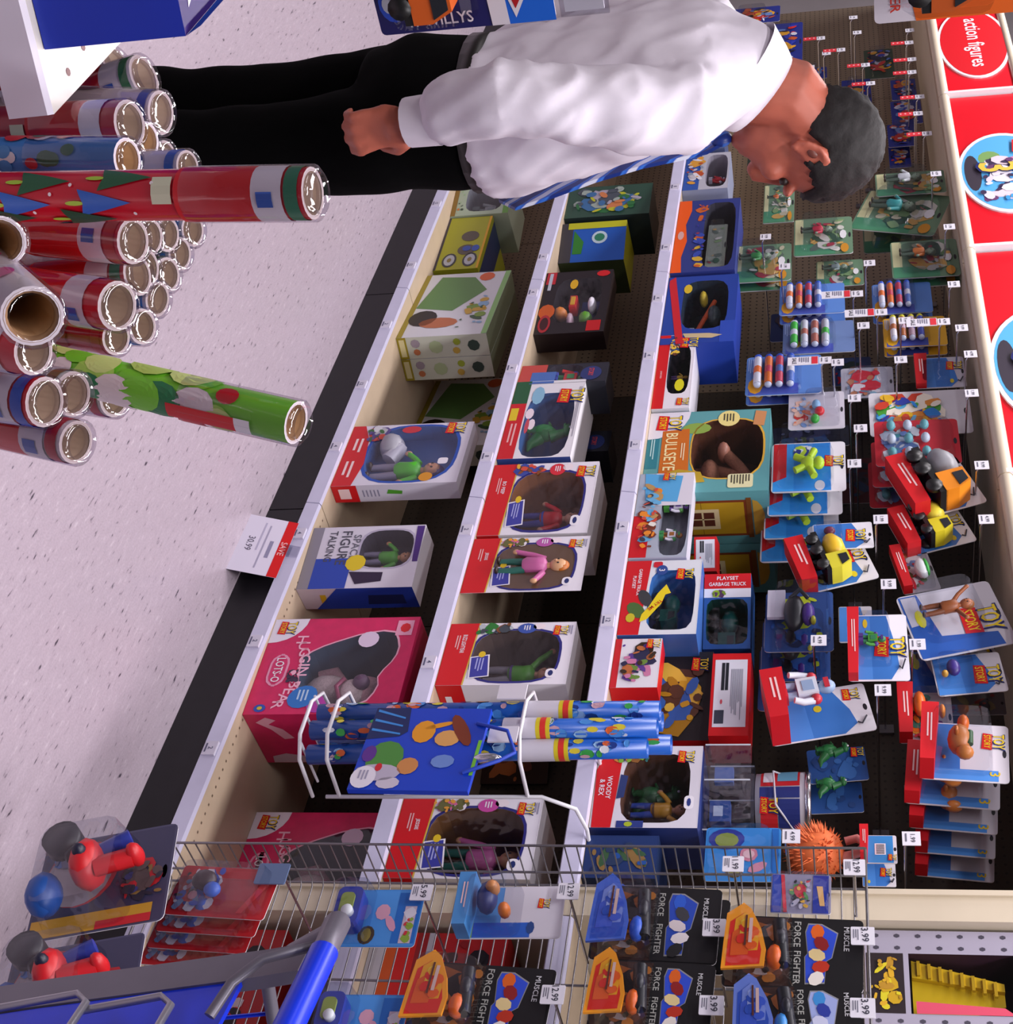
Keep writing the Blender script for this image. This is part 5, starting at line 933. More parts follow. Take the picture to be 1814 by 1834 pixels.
for s in (-1, 1):
    e = MB(); e.ell(HP(s * .034, .074, .0), .012, .01, .009, '2A1E1C', 10, 7, HR); e.build('eye', PR)
    e = MB(); e.tube([HP(s * .016, .091, .019), HP(s * .034, .091, .024), HP(s * .05, .079, .018)], [.002, .003, .002], HAIR, 6); e.build('eyebrow', PR)
e = MB(); q = HP(.0815, -.016, -.012); e.ell(q, .004, .008, .011, '6E3A30', 8, 6, HR); e.build('ear_hollow', PR)
# hair: shell over the skull, ragged lower edge
h = MB(); vs = []; nu, nv = 56, 40; keep = []
for i in range(nv + 1):
    t = math.pi * i / nv
    for j in range(nu):
        a = 2 * math.pi * j / nu; d = Vector((math.sin(t) * math.cos(a), math.sin(t) * math.sin(a), math.cos(t)))
        nz = noise.noise(d * 7) * .005 + noise.noise(d * 24) * .0025
        f, u = -.014 + d.y * (.109 + nz), .022 + d.z * (.104 + nz); x = d.x * (.083 + nz)
        top = .052 if f > .045 else (.052 + (.045 - f) * -1.55 if f > -.004 else (-.024 if f > -.012 else (.012 if f > -.034 else -.088)))
        top += .008 * noise.noise(Vector((x * 90, f * 90, 0)))
        if f > .045 and abs(x) > .045: top -= .012
        vs.append(HP(x, f, u)); keep.append(u > top)
fs = []
for i in range(nv):
    for j in range(nu):
        q = (i * nu + j, i * nu + (j + 1) % nu, (i + 1) * nu + (j + 1) % nu, (i + 1) * nu + j)
        if sum(keep[k] for k in q) >= 3: fs.append(q)
c0 = Vector(HP(0, -.012, .0)); inner = [tuple(c0 + (Vector(v) - c0) * .86) for v in vs]; n0 = len(vs)
edges = {}
for f in fs:
    for k in range(4): e = (f[k], f[(k + 1) % 4]); edges[e] = 1
rim = [(a, bb, bb + n0, a + n0) for a, bb in edges if (bb, a) not in edges]
h.add(vs + inner, [tuple(reversed(f)) for f in fs] + [tuple(k + n0 for k in f) for f in fs] + rim, HAIR, True); h.build('hair', PR)
# shirt
s = MB()
ring_loft(s, [((0, .0, .985), .165, .115, Yx), ((0, .004, 1.02), .19, .138, Yx), ((0, .006, 1.07), .2, .142, Yx), ((0, -.018, 1.18), .2, .128, Yx), ((0, -.04, 1.3), .207, .122, Yx), ((0, -.05, 1.38), .205, .112, Yx), ((0, -.05, 1.44), .175, .1, Yx), ((0, -.03, 1.49), .11, .088, (0, 1, -.5)), ((0, -.01, 1.52), .078, .075, (0, 1, -.9))], SHIRT, 28)
s.tube([(.13, -.05, 1.41), (.19, -.06, 1.39), (.225, -.08, 1.33), (.262, -.12, 1.21), (.278, -.145, 1.12), (.262, -.128, 1.055), (.248, -.11, 1.005), (.242, -.104, .975)], [.075, .078, .072, .066, .064, .06, .058, .04], SHIRT, 16)
s.tube([(-.13, -.05, 1.41), (-.19, -.055, 1.39), (-.225, -.06, 1.33), (-.262, -.06, 1.21), (-.272, -.05, 1.12), (-.25, .01, 1.0), (-.232, .05, .945)], [.075, .078, .072, .066, .062, .056, .042], SHIRT, 16)
def wr(c):
    k = noise.noise(Vector((c.x * 9 + c.z * 5, c.y * 9 - c.z * 4, c.z * 13))) * .009 + abs(noise.noise(Vector((c.x * 16, c.y * 22 + c.z * 12, c.z * 9)))) * -.012
    return k * (1 if c.z < 1.44 else .35)
fuse(s, 'shirt', PR, SHIRT, .0085, 4, wr)
def cuff(c0, c1, r0, r1):
    m = MB(); m.tube([c0, c1], [r0, r1], SHIRT, 18, False); m.tube([c0, c1], [r0 - .003, r1 - .003], SHIRT, 18, False); m.build('cuff', PR)
cuff((.244, -.104, .995), (.2395, -.1, .94), .043, .041); cuff((-.236, .046, .97), (-.229, .062, .912), .043, .041)
# collar: stand and folded leaf
cl = MB(); U = Vector((0, .006, 1.512)); ax = Vector((0, .707, -.707)); nn = Vector((0, .707, .707)); rings = []
for off, a, bq in ((-.05, .088, .09), (-.02, .08, .086), (.004, .074, .083), (-.016, .081, .092), (-.058, .1, .107)):
    for j in range(28): t = 2 * math.pi * j / 28; rings.append(U + nn * off + Vector((a * math.cos(t), 0, 0)) + ax * (bq * math.sin(t)))
cl.add(rings, [(i * 28 + j, i * 28 + (j + 1) % 28, (i + 1) * 28 + (j + 1) % 28, (i + 1) * 28 + j) for i in range(4) for j in range(28)], SHIRT, True); cl.build('collar', PR)
# tie
def tie_mat():
    m = bpy.data.materials.new('tie_silk'); m.use_nodes = True; nt = m.node_tree; bs = nt.nodes['Principled BSDF']; bs.inputs['Roughness'].default_value = .4
    tc = nt.nodes.new('ShaderNodeTexCoord'); w = nt.nodes.new('ShaderNodeTexWave'); w.wave_type = 'BANDS'; w.bands_direction = 'DIAGONAL'; w.inputs['Scale'].default_value = 9; w.inputs['Distortion'].default_value = 2.5
    nt.links.new(tc.outputs['Object'], w.inputs[0]); cr = nt.nodes.new('ShaderNodeValToRGB'); e = cr.color_ramp.elements
    e[0].position = .3; e[0].color = (*lin('14307E'), 1); e[1].position = .45; e[1].color = (*lin('3A78D8'), 1); x = e.new(.78); x.color = (*lin('2A5CC0'), 1); x = e.new(.88); x.color = (*lin('D8DEEE'), 1)
    nt.links.new(w.outputs['Color'], cr.inputs[0]); nt.links.new(cr.outputs[0], bs.inputs[0]); return m
TM = tie_mat(); path = [(.084, 1.445, .018), (.1, 1.41, .02), (.106, 1.36, .026), (.112, 1.29, .034), (.13, 1.2, .04), (.158, 1.1, .045), (.172, 1.04, .046), (.176, 1.0, .002)]
v = []
for y, z, w in path: v += [(-w, y, z), (w, y, z), (w, y + .007, z), (-w, y + .007, z)]
tm = MB(); tm.add(v, [(i * 4 + j, i * 4 + (j + 1) % 4, i * 4 + 4 + (j + 1) % 4, i * 4 + 4 + j) for i in range(len(path) - 1) for j in range(4)], TM); tm.ell((0, .088, 1.437), .022, .014, .02, TM, 10, 7); tm.build('tie', PR)
# trousers, belt, shoes
t = MB(); ring_loft(t, [((0, -.002, 1.035), .172, .124, Yx), ((0, -.004, .97), .178, .128, Yx), ((0, -.012, .88), .186, .128, Yx), ((0, -.005, .8), .18, .11, Yx)], BLACKC, 28)
for sx in (-1, 1): t.tube([(sx * .088, -.008, .86), (sx * .092, -.002, .74), (sx * .098, -.01, .5), (sx * .1, -.03, .3), (sx * .1, -.035, .06)], [.1, .092, .076, .072, .078], BLACKC, 18)
fuse(t, 'trousers', PR, BLACKC, .011, 3, lambda c: noise.noise(Vector((c.x * 8, c.y * 8, c.z * 11))) * .008)
bl = MB(); ring_loft(bl, [((0, 0, .995), .182, .133, Yx), ((0, 0, 1.03), .18, .132, Yx)], mat('16100E', .4), 28); bl.build('belt', PR)
for sx in (-1, 1):
    q = MB(); q.ell((sx * .1, .045, .045), .047, .135, .045, mat('100C0C', .25), 16, 10); q.box(sx * .1 - .042, sx * .1 + .042, -.075, .16, 0, .016, '0A0808'); q.build('shoe', PR)
def atD(x, y, d):
    r = ray(x, y); p = r / math.hypot(r.x, r.y) * d; p.z += CAMZ; return p
# ---------------------------------------------------------------- low end shelf at the left
c0 = Vector((-1.279, .532, .85)); A = Vector((-.295, -.955, 0)); B = Vector((-1, 0, 0))
es = thing('end_shelf', 'cream metal shelf corner with three punched holes, at the photo\'s left edge', 'shelf', (c0.x, c0.y, 0))
CREAM = mat('E8E2D8', .3, 0, 'cream_enamel', .04, 10)
def slab(mb, z0, z1, m, a0=0, a1=1.0, b0=0, b1=.5):
    P = [A * a0 + B * b0, A * a1 + B * b0, A * a1 + B * b1, A * a0 + B * b1]; v = [(p.x, p.y, z) for z in (z0, z1) for p in P]
    return mb.add(v, [(0, 1, 2, 3), (7, 6, 5, 4), (0, 4, 5, 1), (1, 5, 6, 2), (2, 6, 7, 3), (3, 7, 4, 0)], m)
d = slab(MB(), .825, .85, CREAM); nx = Vector((.955, -.295, 0))
for a, b2 in ((.075, .04), (.03, .095), (.022, .05)):
    p = A * a + B * b2; d.poly([(p.x + .0045 * math.cos(t * .785) , p.y + .0045 * math.sin(t * .785), .8504) for t in range(8)], '7A4A48')
d.build('deck', es)
m = MB(); v = []
for a in (.0, 1.0):
    p = A * a
    for e, z in ((0, .85), (.006, .846), (.012, .806), (.004, .802)): q = p + nx * e; v.append((q.x, q.y, z))
m.add(v, [(0, 4, 5, 1), (1, 5, 6, 2), (2, 6, 7, 3), (0, 1, 2, 3), (7, 6, 5, 4)], mat('DCD6E6', .3)); m.build('price_rail', es)
m = MB(); slab(m, 0, .8, mat('8A8078', .5), .5, .54, .2, .5); slab(m, 0, 1.95, PEG, .0, 1.0, .5, .52); m.build('upright_panel', es)
p0 = atZ(80, 89, .851); bx = thing('toy_box', 'big plain blue box with torn purple top, on the cream end shelf', 'toy box', p0)
BLU = mat('1238C8', .35, 0, 'blue_print', .05, 6); P = [A * 0, A * .5, A * .5 + B * .16, B * .16]
v = [(p.x, p.y, z) for z in (0, .155) for p in P]; m = MB(); m.add(v, [(0, 1, 2, 3), (0, 4, 5, 1), (1, 5, 6, 2), (2, 6, 7, 3), (3, 7, 4, 0)], BLU); m.build('carton', bx)
m = MB(); v = [(p.x, p.y, .155) for p in P]; q = [(p.x + B.x * .01 + e, p.y, .155 + hz) for p, e, hz in ((P[0], 0, .0), (P[1], 0, .05), (P[2], 0, .05), (P[3], 0, .0))]
m.add(v, [(0, 1, 2, 3)], mat('2E1262', .5)); 
for k in range(9): t = .02 + k * .05; a = A * t + B * .02; e = A * (t + .03) + B * .03; f2 = A * (t + .012) + B * .05; m.poly([(a.x, a.y, .1556), (e.x, e.y, .1556), (f2.x, f2.y, .1556)], 'E2DCEE')
a, e = A * 0, B * .16; m.poly([(a.x, a.y, .1553), (a.x - .02, a.y - .002, .165), (e.x, e.y, .165), (e.x, e.y, .1553)], '2A6AE0'); m.build('torn_top', bx, label='torn purple top edge with white marks')
m = thing('toy_box', 'dark blue box on the floor under the cream end shelf', 'toy box', (-1.42, .3, 0)); q = MB(); q.box(-.08, .08, -.2, .18, 0, .72, '1E3C86'); q.rect(-.07, .07, .3, .5, -.2006, '4A7AD0'); q.build('carton', m)
# car cards hanging at the left edge, facing the camera
def endcard(label, z0, w, h, yr, kind):
    g = thing('carded_toy', label, 'carded toy', (-1.15, yr - w / 2, z0 + h)); g.rotation_euler = (0, 0, math.pi / 2)
    b = MB(); b.prism(rrect(-w / 2, w / 2, -h, 0, .004), 0, .0015, '1A1A60' if kind == 0 else 'E6E0EA', 'D8D6DE'); b.build('backing_card', g); p = MB()
    if kind == 0:
        p.rect(-w / 2, w / 2, -.28 * h, 0, -.0004, '1A6AE0'); p.shape([(-w / 2, -.4 * h), (w / 2, -.36 * h), (w / 2, -.26 * h), (-w / 2, -.3 * h)], -.0006, 'E8E4EE'); p.ellipse(.3 * w, -.9 * h, .12 * w, .08 * h, -.0006, '2A50C8', 14); p.ellipse(.3 * w, -.92 * h, .06 * w, .04 * h, -.001, 'C8CCD8', 12)
        p.shape([(.46 * w, -.22 * h), (.3 * w, -.26 * h), (-.1 * w, -.24 * h), (-.45 * w, -.16 * h), (-.3 * w, -.06 * h), (.1 * w, -.08 * h), (.3 * w, -.14 * h)], -.0008, WHT); p.shape([(.4 * w, -.215 * h), (.28 * w, -.245 * h), (-.1 * w, -.225 * h), (-.4 * w, -.155 * h), (-.28 * w, -.075 * h), (.1 * w, -.095 * h), (.28 * w, -.15 * h)], -.0011, 'B81A20'); p.text('Hot Wheels', -.02 * w, -.155 * h, .06 * h, -.0015, 'E8C22A', .5 * w)
        p.text("'41 WILLYS", .42 * w, -.66 * h, .08 * w, -.001, WHT, .4 * h, math.pi / 2)
    else:
        p.shape([(-w / 2, -.98 * h), (w / 2, -.8 * h), (w / 2, -.2 * h), (.1 * w, -.3 * h), (-w / 2, -.5 * h)], -.0005, 'E8681A'); p.rect(-w / 2, w / 2, -.2 * h, 0, -.0006, '1A6AE0'); p.ellipse(.2 * w, -.62 * h, .12 * w, .06 * h, -.001, '1A1A1C', 14); p.ellipse(.2 * w, -.62 * h, .07 * w, .035 * h, -.0014, 'C8B84A', 10); p.text('RACER', .3 * w, -.9 * h, .05 * h, -.001, 'D83A2A', .4 * w)
    p.build('printed_front', g); t = MB(); truck(t, 0, -.86 * h, .7 * w, -.02, 'D8501A' if kind == 0 else '26242C', 'E0641E' if kind == 0 else 'C85A1E', '2A2A30'); t.build('toy_car', g)
    A_ = rrect(-.44 * w, .44 * w, -.88 * h, -.42 * h, .008, 2); B_ = rrect(-.38 * w, .38 * w, -.84 * h, -.46 * h, .008, 2); k = len(A_); m = MB(); m.add([(p_[0], -.001, p_[1]) for p_ in A_] + [(p_[0], -.036, p_[1]) for p_ in B_], [(q, (q + 1) % k, (q + 1) % k + k, q + k) for q in range(k)] + [tuple(range(k, 2 * k))], BUB); m.build('blister', g); m = MB(); m.tube([(0, -.012, -.045 * h), (0, 0, -.05 * h), (0, .66, -.05 * h)], .0025, CHROME, 6); m.build('peg_wire', g); return g
endcard('toy car pack with navy card and flame logo, top left edge of the photo', 1.262, .13, .155, .434, 0)
endcard('orange and white toy car pack, photo corner beside the action figures sign', 1.683, .13, .17, .463, 1)
g = thing('price_holder', 'clear price holder with white card above the navy toy car pack', 'price tag', (-1.16, .40, 1.42)); g.rotation_euler = (0, 0, math.pi / 2)
m = MB(); m.box(-.035, .035, -.004, 0, 0, .042, clear('F0F0F6', .1)); m.build('holder', g); m = MB(); m.box(-.031, .031, -.003, -.001, .004, .038, 'F0EEF4'); m.text('1.09', 0, .02, .016, -.0045, '4A4A58'); m.build('price_card', g); m = MB(); m.tube([(0, -.001, .02), (0, .66, .02)], .0025, CHROME, 6); m.build('peg_wire', g)
# ---------------------------------------------------------------- gift wrap rolls in a floor bin
KR = mat('A8835C', .8, 0, 'kraft_tube', .1, 50); CELLO = clear('F0EEF2', .05, 'cellophane')
XM = ['B8242E', 'E6DCE4', '2E6A4A', '3A78C0', 'D8C8D0', '8A5A6A']
ROLLN = [0]
def roll(*a, **k): JOBS.append((a, k))
JOBS = []
def ends(top, pt2, d1, d2, L):
    a = atD(*top, d1); b = atD(*pt2, d2); ax = (b - a).normalized()
    if ax.z > -.5: ax.z = -.5; ax.normalize()
    L = min(L, (a.z - .06) / -ax.z); return a, a + ax * L
def make_roll(label, top, pt2, d1, d2, r, base, art_pal, band='D0101C', narr=26, trees=False, ring=None, art_size=1.0, L=.95, seg=None):
    a, foot = seg; ax = (foot - a).normalized(); L = (foot - a).length
    g = thing('wrap_roll', label, 'gift wrap roll', foot); g.rotation_mode = 'QUATERNION'; g.rotation_quaternion = (-ax).to_track_quat('Z', 'Y')
    rot = g.rotation_quaternion.to_matrix(); vd = rot.inverted() @ (Vector((0, 0, CAMZ)) - a); vd.z = 0; va = math.atan2(vd.y, vd.x)   # art is strongest toward the aisle
    m = MB(); m.lathe([(r, 0), (r, L)], (0, 0, 0), mat(base, .22, 0, None, 0), 20); m.lathe([(r, L), (r * .84, L)], (0, 0, 0), 'E2DADF' if band is None and not ring else 'B8A8A8', 20); m.lathe([(r, 0), (r * .8, 0)], (0, 0, 0), 'E2DADF', 20)
    rr = random.Random(ROLLN[0] + 5); ROLLN[0] += 1
    def patch(c, z, w, h, col, e, n=12, pts=None):
        P = pts or [(math.cos(6.283 * k / n), math.sin(6.283 * k / n)) for k in range(n)]
        P = [(a0[0] + (b0[0] - a0[0]) * q / 4, a0[1] + (b0[1] - a0[1]) * q / 4) for a0, b0 in zip(P, P[1:] + P[:1]) for q in range(4)] if pts else P
        n = len(P); R = r + e + .0006; K = (.25, .5, .75, 1)
        def V(x, y): return (R * math.cos(c + x * w / r), R * math.sin(c + x * w / r), z + y * h)
        m.add([V(0, 0)] + [V(x * q, y * q) for q in K for x, y in P], [(0, 1 + k, 1 + (k + 1) % n) for k in range(n)] + [(1 + j * n + k, 1 + j * n + n + k, 1 + j * n + n + (k + 1) % n, 1 + j * n + (k + 1) % n) for j in range(3) for k in range(n)], col)
    top_band = .16 if band else .02
    if trees:
        TRI = [(-.9, -.7), (0, -.55), (.9, -.7), (.5, .1), (0, 1), (-.5, .1)]
        for k in range(46):
            c = va + (-.75, .15, .9, 2.2)[k % 4] + rr.uniform(-.2, .2); z = L - .165 - .019 * k; col = ('1E5A38', '2A62C0', '1E4A34', '4A2E8A')[k % 4]
            patch(c, z, .0125, .029, col, .0006 + .00004 * k, pts=TRI); patch(c, z - .024, .002, .009, 'A8C83A', .0005); patch(c + rr.uniform(-.5, .5), z + .03, .0016, .0016, 'F0E4EA', .0007)
    else:
        for k in range(narr): s = rr.uniform(.5, 1.3) * art_size; patch(va + rr.uniform(-1.7, 1.7), rr.uniform(.1 * L, L - top_band - .02), .008 * s, .011 * s, rr.choice(art_pal), .0003 + .00001 * k)
    m.build('paper', g)
    if band:
        m = MB(); m.lathe([(r + .0012, L - .115), (r + .0012, L - .045)], (0, 0, 0), band, 20); m.lathe([(r + .0012, L - .045), (r + .0012, L - .018)], (0, 0, 0), 'E4DEE8', 20)
        w = .011; c = va + rr.uniform(-.5, .5); m.add([((r + .0016) * math.cos(c + s * w / r), (r + .0016) * math.sin(c + s * w / r), z) for z in (L - .135, L - .117) for s in (-1, -.3, .3, 1)], [(0, 1, 5, 4), (1, 2, 6, 5), (2, 3, 7, 6)], 'D2D4B8')
        c += .4; m.add([((r + .002) * math.cos(c + s * .006 / r), (r + .002) * math.sin(c + s * .006 / r), z) for z in (L - .04, L - .026) for s in (-1, 0, 1)], [(0, 1, 4, 3), (1, 2, 5, 4)], '2A5AB8'); m.build('label_sleeve', g)
    if narr == 150: m = MB(); c = va + .75; n = 6; m.add([((r + .0022) * math.cos(c + t * .12), (r + .0022) * math.sin(c + t * .12), z) for z in (L - .12, L - .05) for t in range(-3, 4)], [(t, t + 1, t + 8, t + 7) for t in range(6)], 'CE1018'); m.add([((r + .0022) * math.cos(c + t * .12), (r + .0022) * math.sin(c + t * .12), z) for z in (L - .05, L - .034) for t in range(-3, 4)], [(t, t + 1, t + 8, t + 7) for t in range(6)], 'E4E0EA'); m.build('label', g)
    if ring: m = MB(); m.lathe([(r + .0008, L - .016), (r + .0008, L - .004)], (0, 0, 0), ring, 20); m.build('end_stripe', g)
    m = MB(); dp = .2 if band is None and not ring else .03; m.lathe([(r * .9, L + .0002), (r * .74, L - .003), (r * .74, L - dp), (0, L - dp)], (0, 0, 0), KR if dp > .1 else mat('97806F', .5), 18); m.build('core_tube', g)
    m = MB(); m.lathe([(r + .0022, L - .11), (r + .0022, L + .003), (r * .8, L + .008), (r * .72, L - .004)], (0, 0, 0), CELLO, 18); m.build('cellophane_wrap', g)
    return g
roll('long red roll with green, blue and purple trees, standing above the other rolls', (560, 346), (0, 353), 1.12, 1.14, .0215, 'C4142A', XM, trees=True, ring='2A7A5A', L=1.3)
roll('tall green roll with santa patches, leaning right over the floor', (530, 757), (0, 636), 1.16, 1.2, .0195, '78CC34', ['E8DCE0', 'E8DCE0', 'C8202A', 'B8D86A', '1E7A4A', 'D0E48A', 'A8D85A', '78CC34', '78CC34'], band=None, narr=150, art_size=1.7, L=1.3)
m = None
roll('thick cream roll pointing its open brown end at the camera', (58, 566), (-40, 470), .86, .98, .0205, 'E2D8DC', ['D84A8A', 'C8B87A', 'E8A0B0'], band=None, narr=14, L=.42)
roll('roll with open brown end cut by the left photo edge, above the thick cream roll', (0, 432), (-60, 425), .92, 1.0, .018, 'D8C8CC', XM, band=None, L=.42)
RL = [((207, 112), (90, 190), .025, 'D8D4DE', None, '3A8A5A', 'roll with pale wrap half hidden under the cream shelf edge', 1.7), ((258, 138), (120, 175), .026, 'E4DEE6', 'C8101C', '2E7A4E', 'roll with red band and green ring, first right of the cream shelf', 1.62), ((288, 202), (140, 190), .0245, 'D8C6C0', None, '2A3A8A', 'roll with dark blue bird mark and kraft end, beside the trousers', 1.52),
      ((232, 222), (0, 236), .025, 'B83A48', 'CE1420', None, 'red banded santa roll just under the cream shelf corner', 1.44), ((262, 252), (60, 250), .021, 'E0D6DE', None, None, 'pale roll tucked behind the red banded santa roll', 1.5), ((296, 282), (120, 280), .019, 'DCE0E0', None, '2A8A5A', 'white roll with broad green end ring, behind the snowman roll', 1.5),
      ((228, 285), (0, 286), .021, '4A86CC', None, None, 'blue snowman roll lying left of the long red roll', 1.34), ((336, 300), (180, 300), .018, 'E2DCE6', None, '3A6AC0', 'small roll with blue stripe beyond the long red roll', 1.42),
      ((345, 412), (200, 405), .018, 'E4E0E8', None, '3A90E0', 'white roll with red and blue end patch, rightmost of the back rolls', 1.4), ((322, 455), (180, 445), .018, 'E4E0E8', None, '3A90E0', 'white roll with blue end patch, below the rightmost back roll', 1.36), ((300, 420), (150, 412), .018, 'E0DCE2', None, '3A7A5A', 'white roll with grey green ring under the long red roll', 1.34), ((268, 425), (120, 418), .019, 'E4E0E6', None, '8A6A5A', 'cello wrapped roll with kraft end just below the long red roll', 1.3),
      ((238, 432), (0, 432), .021, 'C84858', 'DC1018', 'B84A4A', 'santa roll with bright red band directly below the long red roll', 1.2), ((262, 480), (100, 470), .019, 'E0DAE0', None, '2A7A4A', 'white roll with long green end stripe, behind the santa rolls', 1.3), ((300, 492), (150, 482), .018, 'E6E2EA', None, '2A7A4A', 'white roll with green flag stripe near the floor side', 1.34), ((246, 492), (0, 490), .02, 'B8404C', 'DC1018', '2A7A5A', 'second red banded santa roll, above the thick cream roll', 1.22),
      ((282, 536), (140, 520), .018, 'E6E2EA', None, '3A90E0', 'white roll with blue end patch beside the green end rolls', 1.32), ((255, 585), (120, 570), .018, 'E6E2EA', None, '3A90E0', 'white roll with blue end patch, lowest of the back rolls', 1.3), ((210, 548), (80, 520), .0225, 'D02030', 'DC0C14', None, 'thick roll with wide red band marked by a blue stroke, beside the thick cream roll', 1.16),
      ((208, 605), (100, 580), .017, 'C03048', None, 'C03048', 'thin red roll behind the tall green roll', 1.26), ((205, 712), (60, 690), .019, 'E0D8E0', None, 'B8283A', 'pale roll with red end stripe, under the tall green roll', 1.22), ((130, 706), (0, 672), .02, 'D8DEDC', None, '8A6A40', 'snow patterned roll with kraft end, below the tall green roll', 1.12), ((80, 720), (-80, 676), .021, 'DC2030', 'DC0C14', '2A5AC8', 'roll with blue and white end bands, near the left photo edge', 1.06), ((136, 792), (0, 752), .0185, 'E0D6DE', 'DC0C14', 'B8283A', 'lowest roll with red label and red end, apart from the others', 1.08), ((60, 630), (-80, 590), .019, 'DC2030', 'DC0C14', None, 'red roll showing just below the thick cream roll', 1.02)]
for k, (tp, p2, r, base, band, ring, lab, d) in enumerate(RL):
    roll(lab, tp, p2, d, d * 1.02, r, base, XM if k % 3 else ['E2DCE4', 'C8303A', '4A8AC8', '2E6A4A'], band=band, ring=ring, narr=110, L=1.2)
SEG = [list(ends(j[0][1], j[0][2], j[0][3], j[0][4], j[1].get('L', .95))) for j in JOBS]; RR = [j[0][5] for j in JOBS]
def xy_at(s, z):
    t = (s[0].z - z) / (s[0].z - s[1].z); p = s[0].lerp(s[1], max(0, min(1.0, t))); return p, max(0, min(1.0, t))
for it in range(420):
    for i in range(len(SEG)):
        for j in range(i):
            hi = min(SEG[i][0].z, SEG[j][0].z); lo = max(SEG[i][1].z, SEG[j][1].z)
            for q in range(6):
                z = lo + (hi - lo) * q / 5; p, t1 = xy_at(SEG[i], z); o, t2 = xy_at(SEG[j], z); d = Vector((p.x - o.x, p.y - o.y, 0)); need = RR[i] + RR[j] + .006
                if d.length < need:
                    if d.length < 1e-4: d = Vector((.01, .006 * (i - j), 0))
                    mv = d.normalized() * (need - d.length) * .42
                    for k, t, sg in ((i, t1, 1), (j, t2, -1)):
                        if k > 3: SEG[k][1] += mv * sg * t
                        if k > 3: vr = Vector((SEG[k][0].x, SEG[k][0].y, SEG[k][0].z - CAMZ)).normalized(); SEG[k][0] += vr * (mv * sg).dot(vr) * (1 - t) * .8
    for k in range(4, len(SEG)):
        SEG[k][1].x = max(-1.56, min(-.92, SEG[k][1].x)); SEG[k][1].y = max(.56, min(1.06, SEG[k][1].y))
PB_ = [xy_at(s_, z)[0] for k, s_ in enumerate(SEG) if k not in (2, 3) for z in (.06, .3)]
x0, x1, y0, y1 = min(p.x for p in PB_) - .03, max(p.x for p in PB_) + .03, max(.49, min(p.y for p in PB_) - .03), max(p.y for p in PB_) + .03
bin_ = thing('wrap_bin', 'white floor bin holding the gift wrap rolls, at the left photo edge', 'bin', ((x0 + x1) / 2, (y0 + y1) / 2, 0)); m = MB(); hx, hy = (x1 - x0) / 2, (y1 - y0) / 2
for q in ((-hx, hx, -hy, -hy + .008), (-hx, hx, hy - .008, hy), (-hx, -hx + .008, -hy, hy), (hx - .008, hx, -hy, hy)): m.box(*q, 0, .3, 'D8D2DA')
m.box(-hx, hx, -hy, hy, 0, .05, 'D8D2DA'); m.build('bin_body', bin_)
for j, s_ in zip(JOBS, SEG): make_roll(*j[0], **j[1], seg=s_)
# ---------------------------------------------------------------- end wire rack
rk = thing('wire_rack', 'tall grey wire rack with bent left edge, in front of the cream column', 'wire rack', (-1.585, 2.36, 0))
XW = .78; ZB, ZT = .15, 1.655
for pth in ([(0, -.135, ZB), (0, -.135, ZT)], [(0, -.045, ZB), (0, -.045, ZT)], [(.0, 0, ZB), (.0, 0, ZT)], [(.22, .003, ZB), (.22, .003, ZT)], [(.46, .003, ZB), (.46, .003, ZT)], [(XW, .003, ZB), (XW, .003, ZT)]):
    MB().tube(pth, .0026, WIREG, 6).build('upright_wire', rk)
MB().tube([(0, -.135, ZT), (0, 0, ZT), (XW, 0, ZT)], .003, WIREG, 6).build('top_wire', rk); MB().tube([(0, -.135, ZB), (0, 0, ZB), (XW, 0, ZB)], .003, WIREG, 6).build('bottom_wire', rk)
m = MB(); n = 62
for i in range(1, n): z = ZB + (ZT - ZB) * i / n; m.tube([(0, -.135, z), (0, -.012, z), (.012, 0, z), (XW, 0, z)], .0016, WIREG, 5, False)
m.build('cross_wires', rk, 'stuff')
for x in (0, .4, XW): MB().box(x - .01, x + .01, -.01, .01, 0, ZB, WIREG).build('foot', rk)
def tagat(x, y, Y, txt, lab):
    p = atY(x, y, Y); g = thing('price_tag', lab, 'price tag', p); m = MB(); m.prism(rrect(-.017, .017, -.02, .02, .002), -.002, 0, TAGM); m.build('card', g)
    t = MB(); t.text(txt, -.002, .004, .012, -.0026, '3A3A48', .028, .06); lines(t, -.012, .012, -.017, -.006, 3, -.0026, '6A6A7A', 7); t.build('lettering', g)
    w = MB(); w.tube([(0, .001, .0), (0, 2.36 - Y, .0)], .0025, CHROME, 6); w.build('peg_wire', g)
for a in ((755, 1599, 2.12, '5.99', 'white price tag over the upper blue camera pack'), (1018, 1597, 2.12, '12.99', 'white price tag above the baby train pack'), (1279, 1662, 2.1, '3.99', 'white price tag on the blue fan pack'), (1545, 1677, 2.1, '3.99', 'white price tag above the orange fan pack, top right'), (990, 1782, 2.06, '12.99', 'white price tag by the lower left orange fan pack'), (1274, 1801, 2.06, '3.99', 'white price tag by the lower middle orange fan pack'), (1545, 1806, 2.06, '3.99', 'white price tag by the lower blue fan pack, photo bottom'), (1313, 1548, 2.2, '11.99', 'white price tag on the sky blue pouch pack'), (1530, 1554, 2.2, '12.99', 'white price tag near the small red and sky blue pack')): tagat(*a)
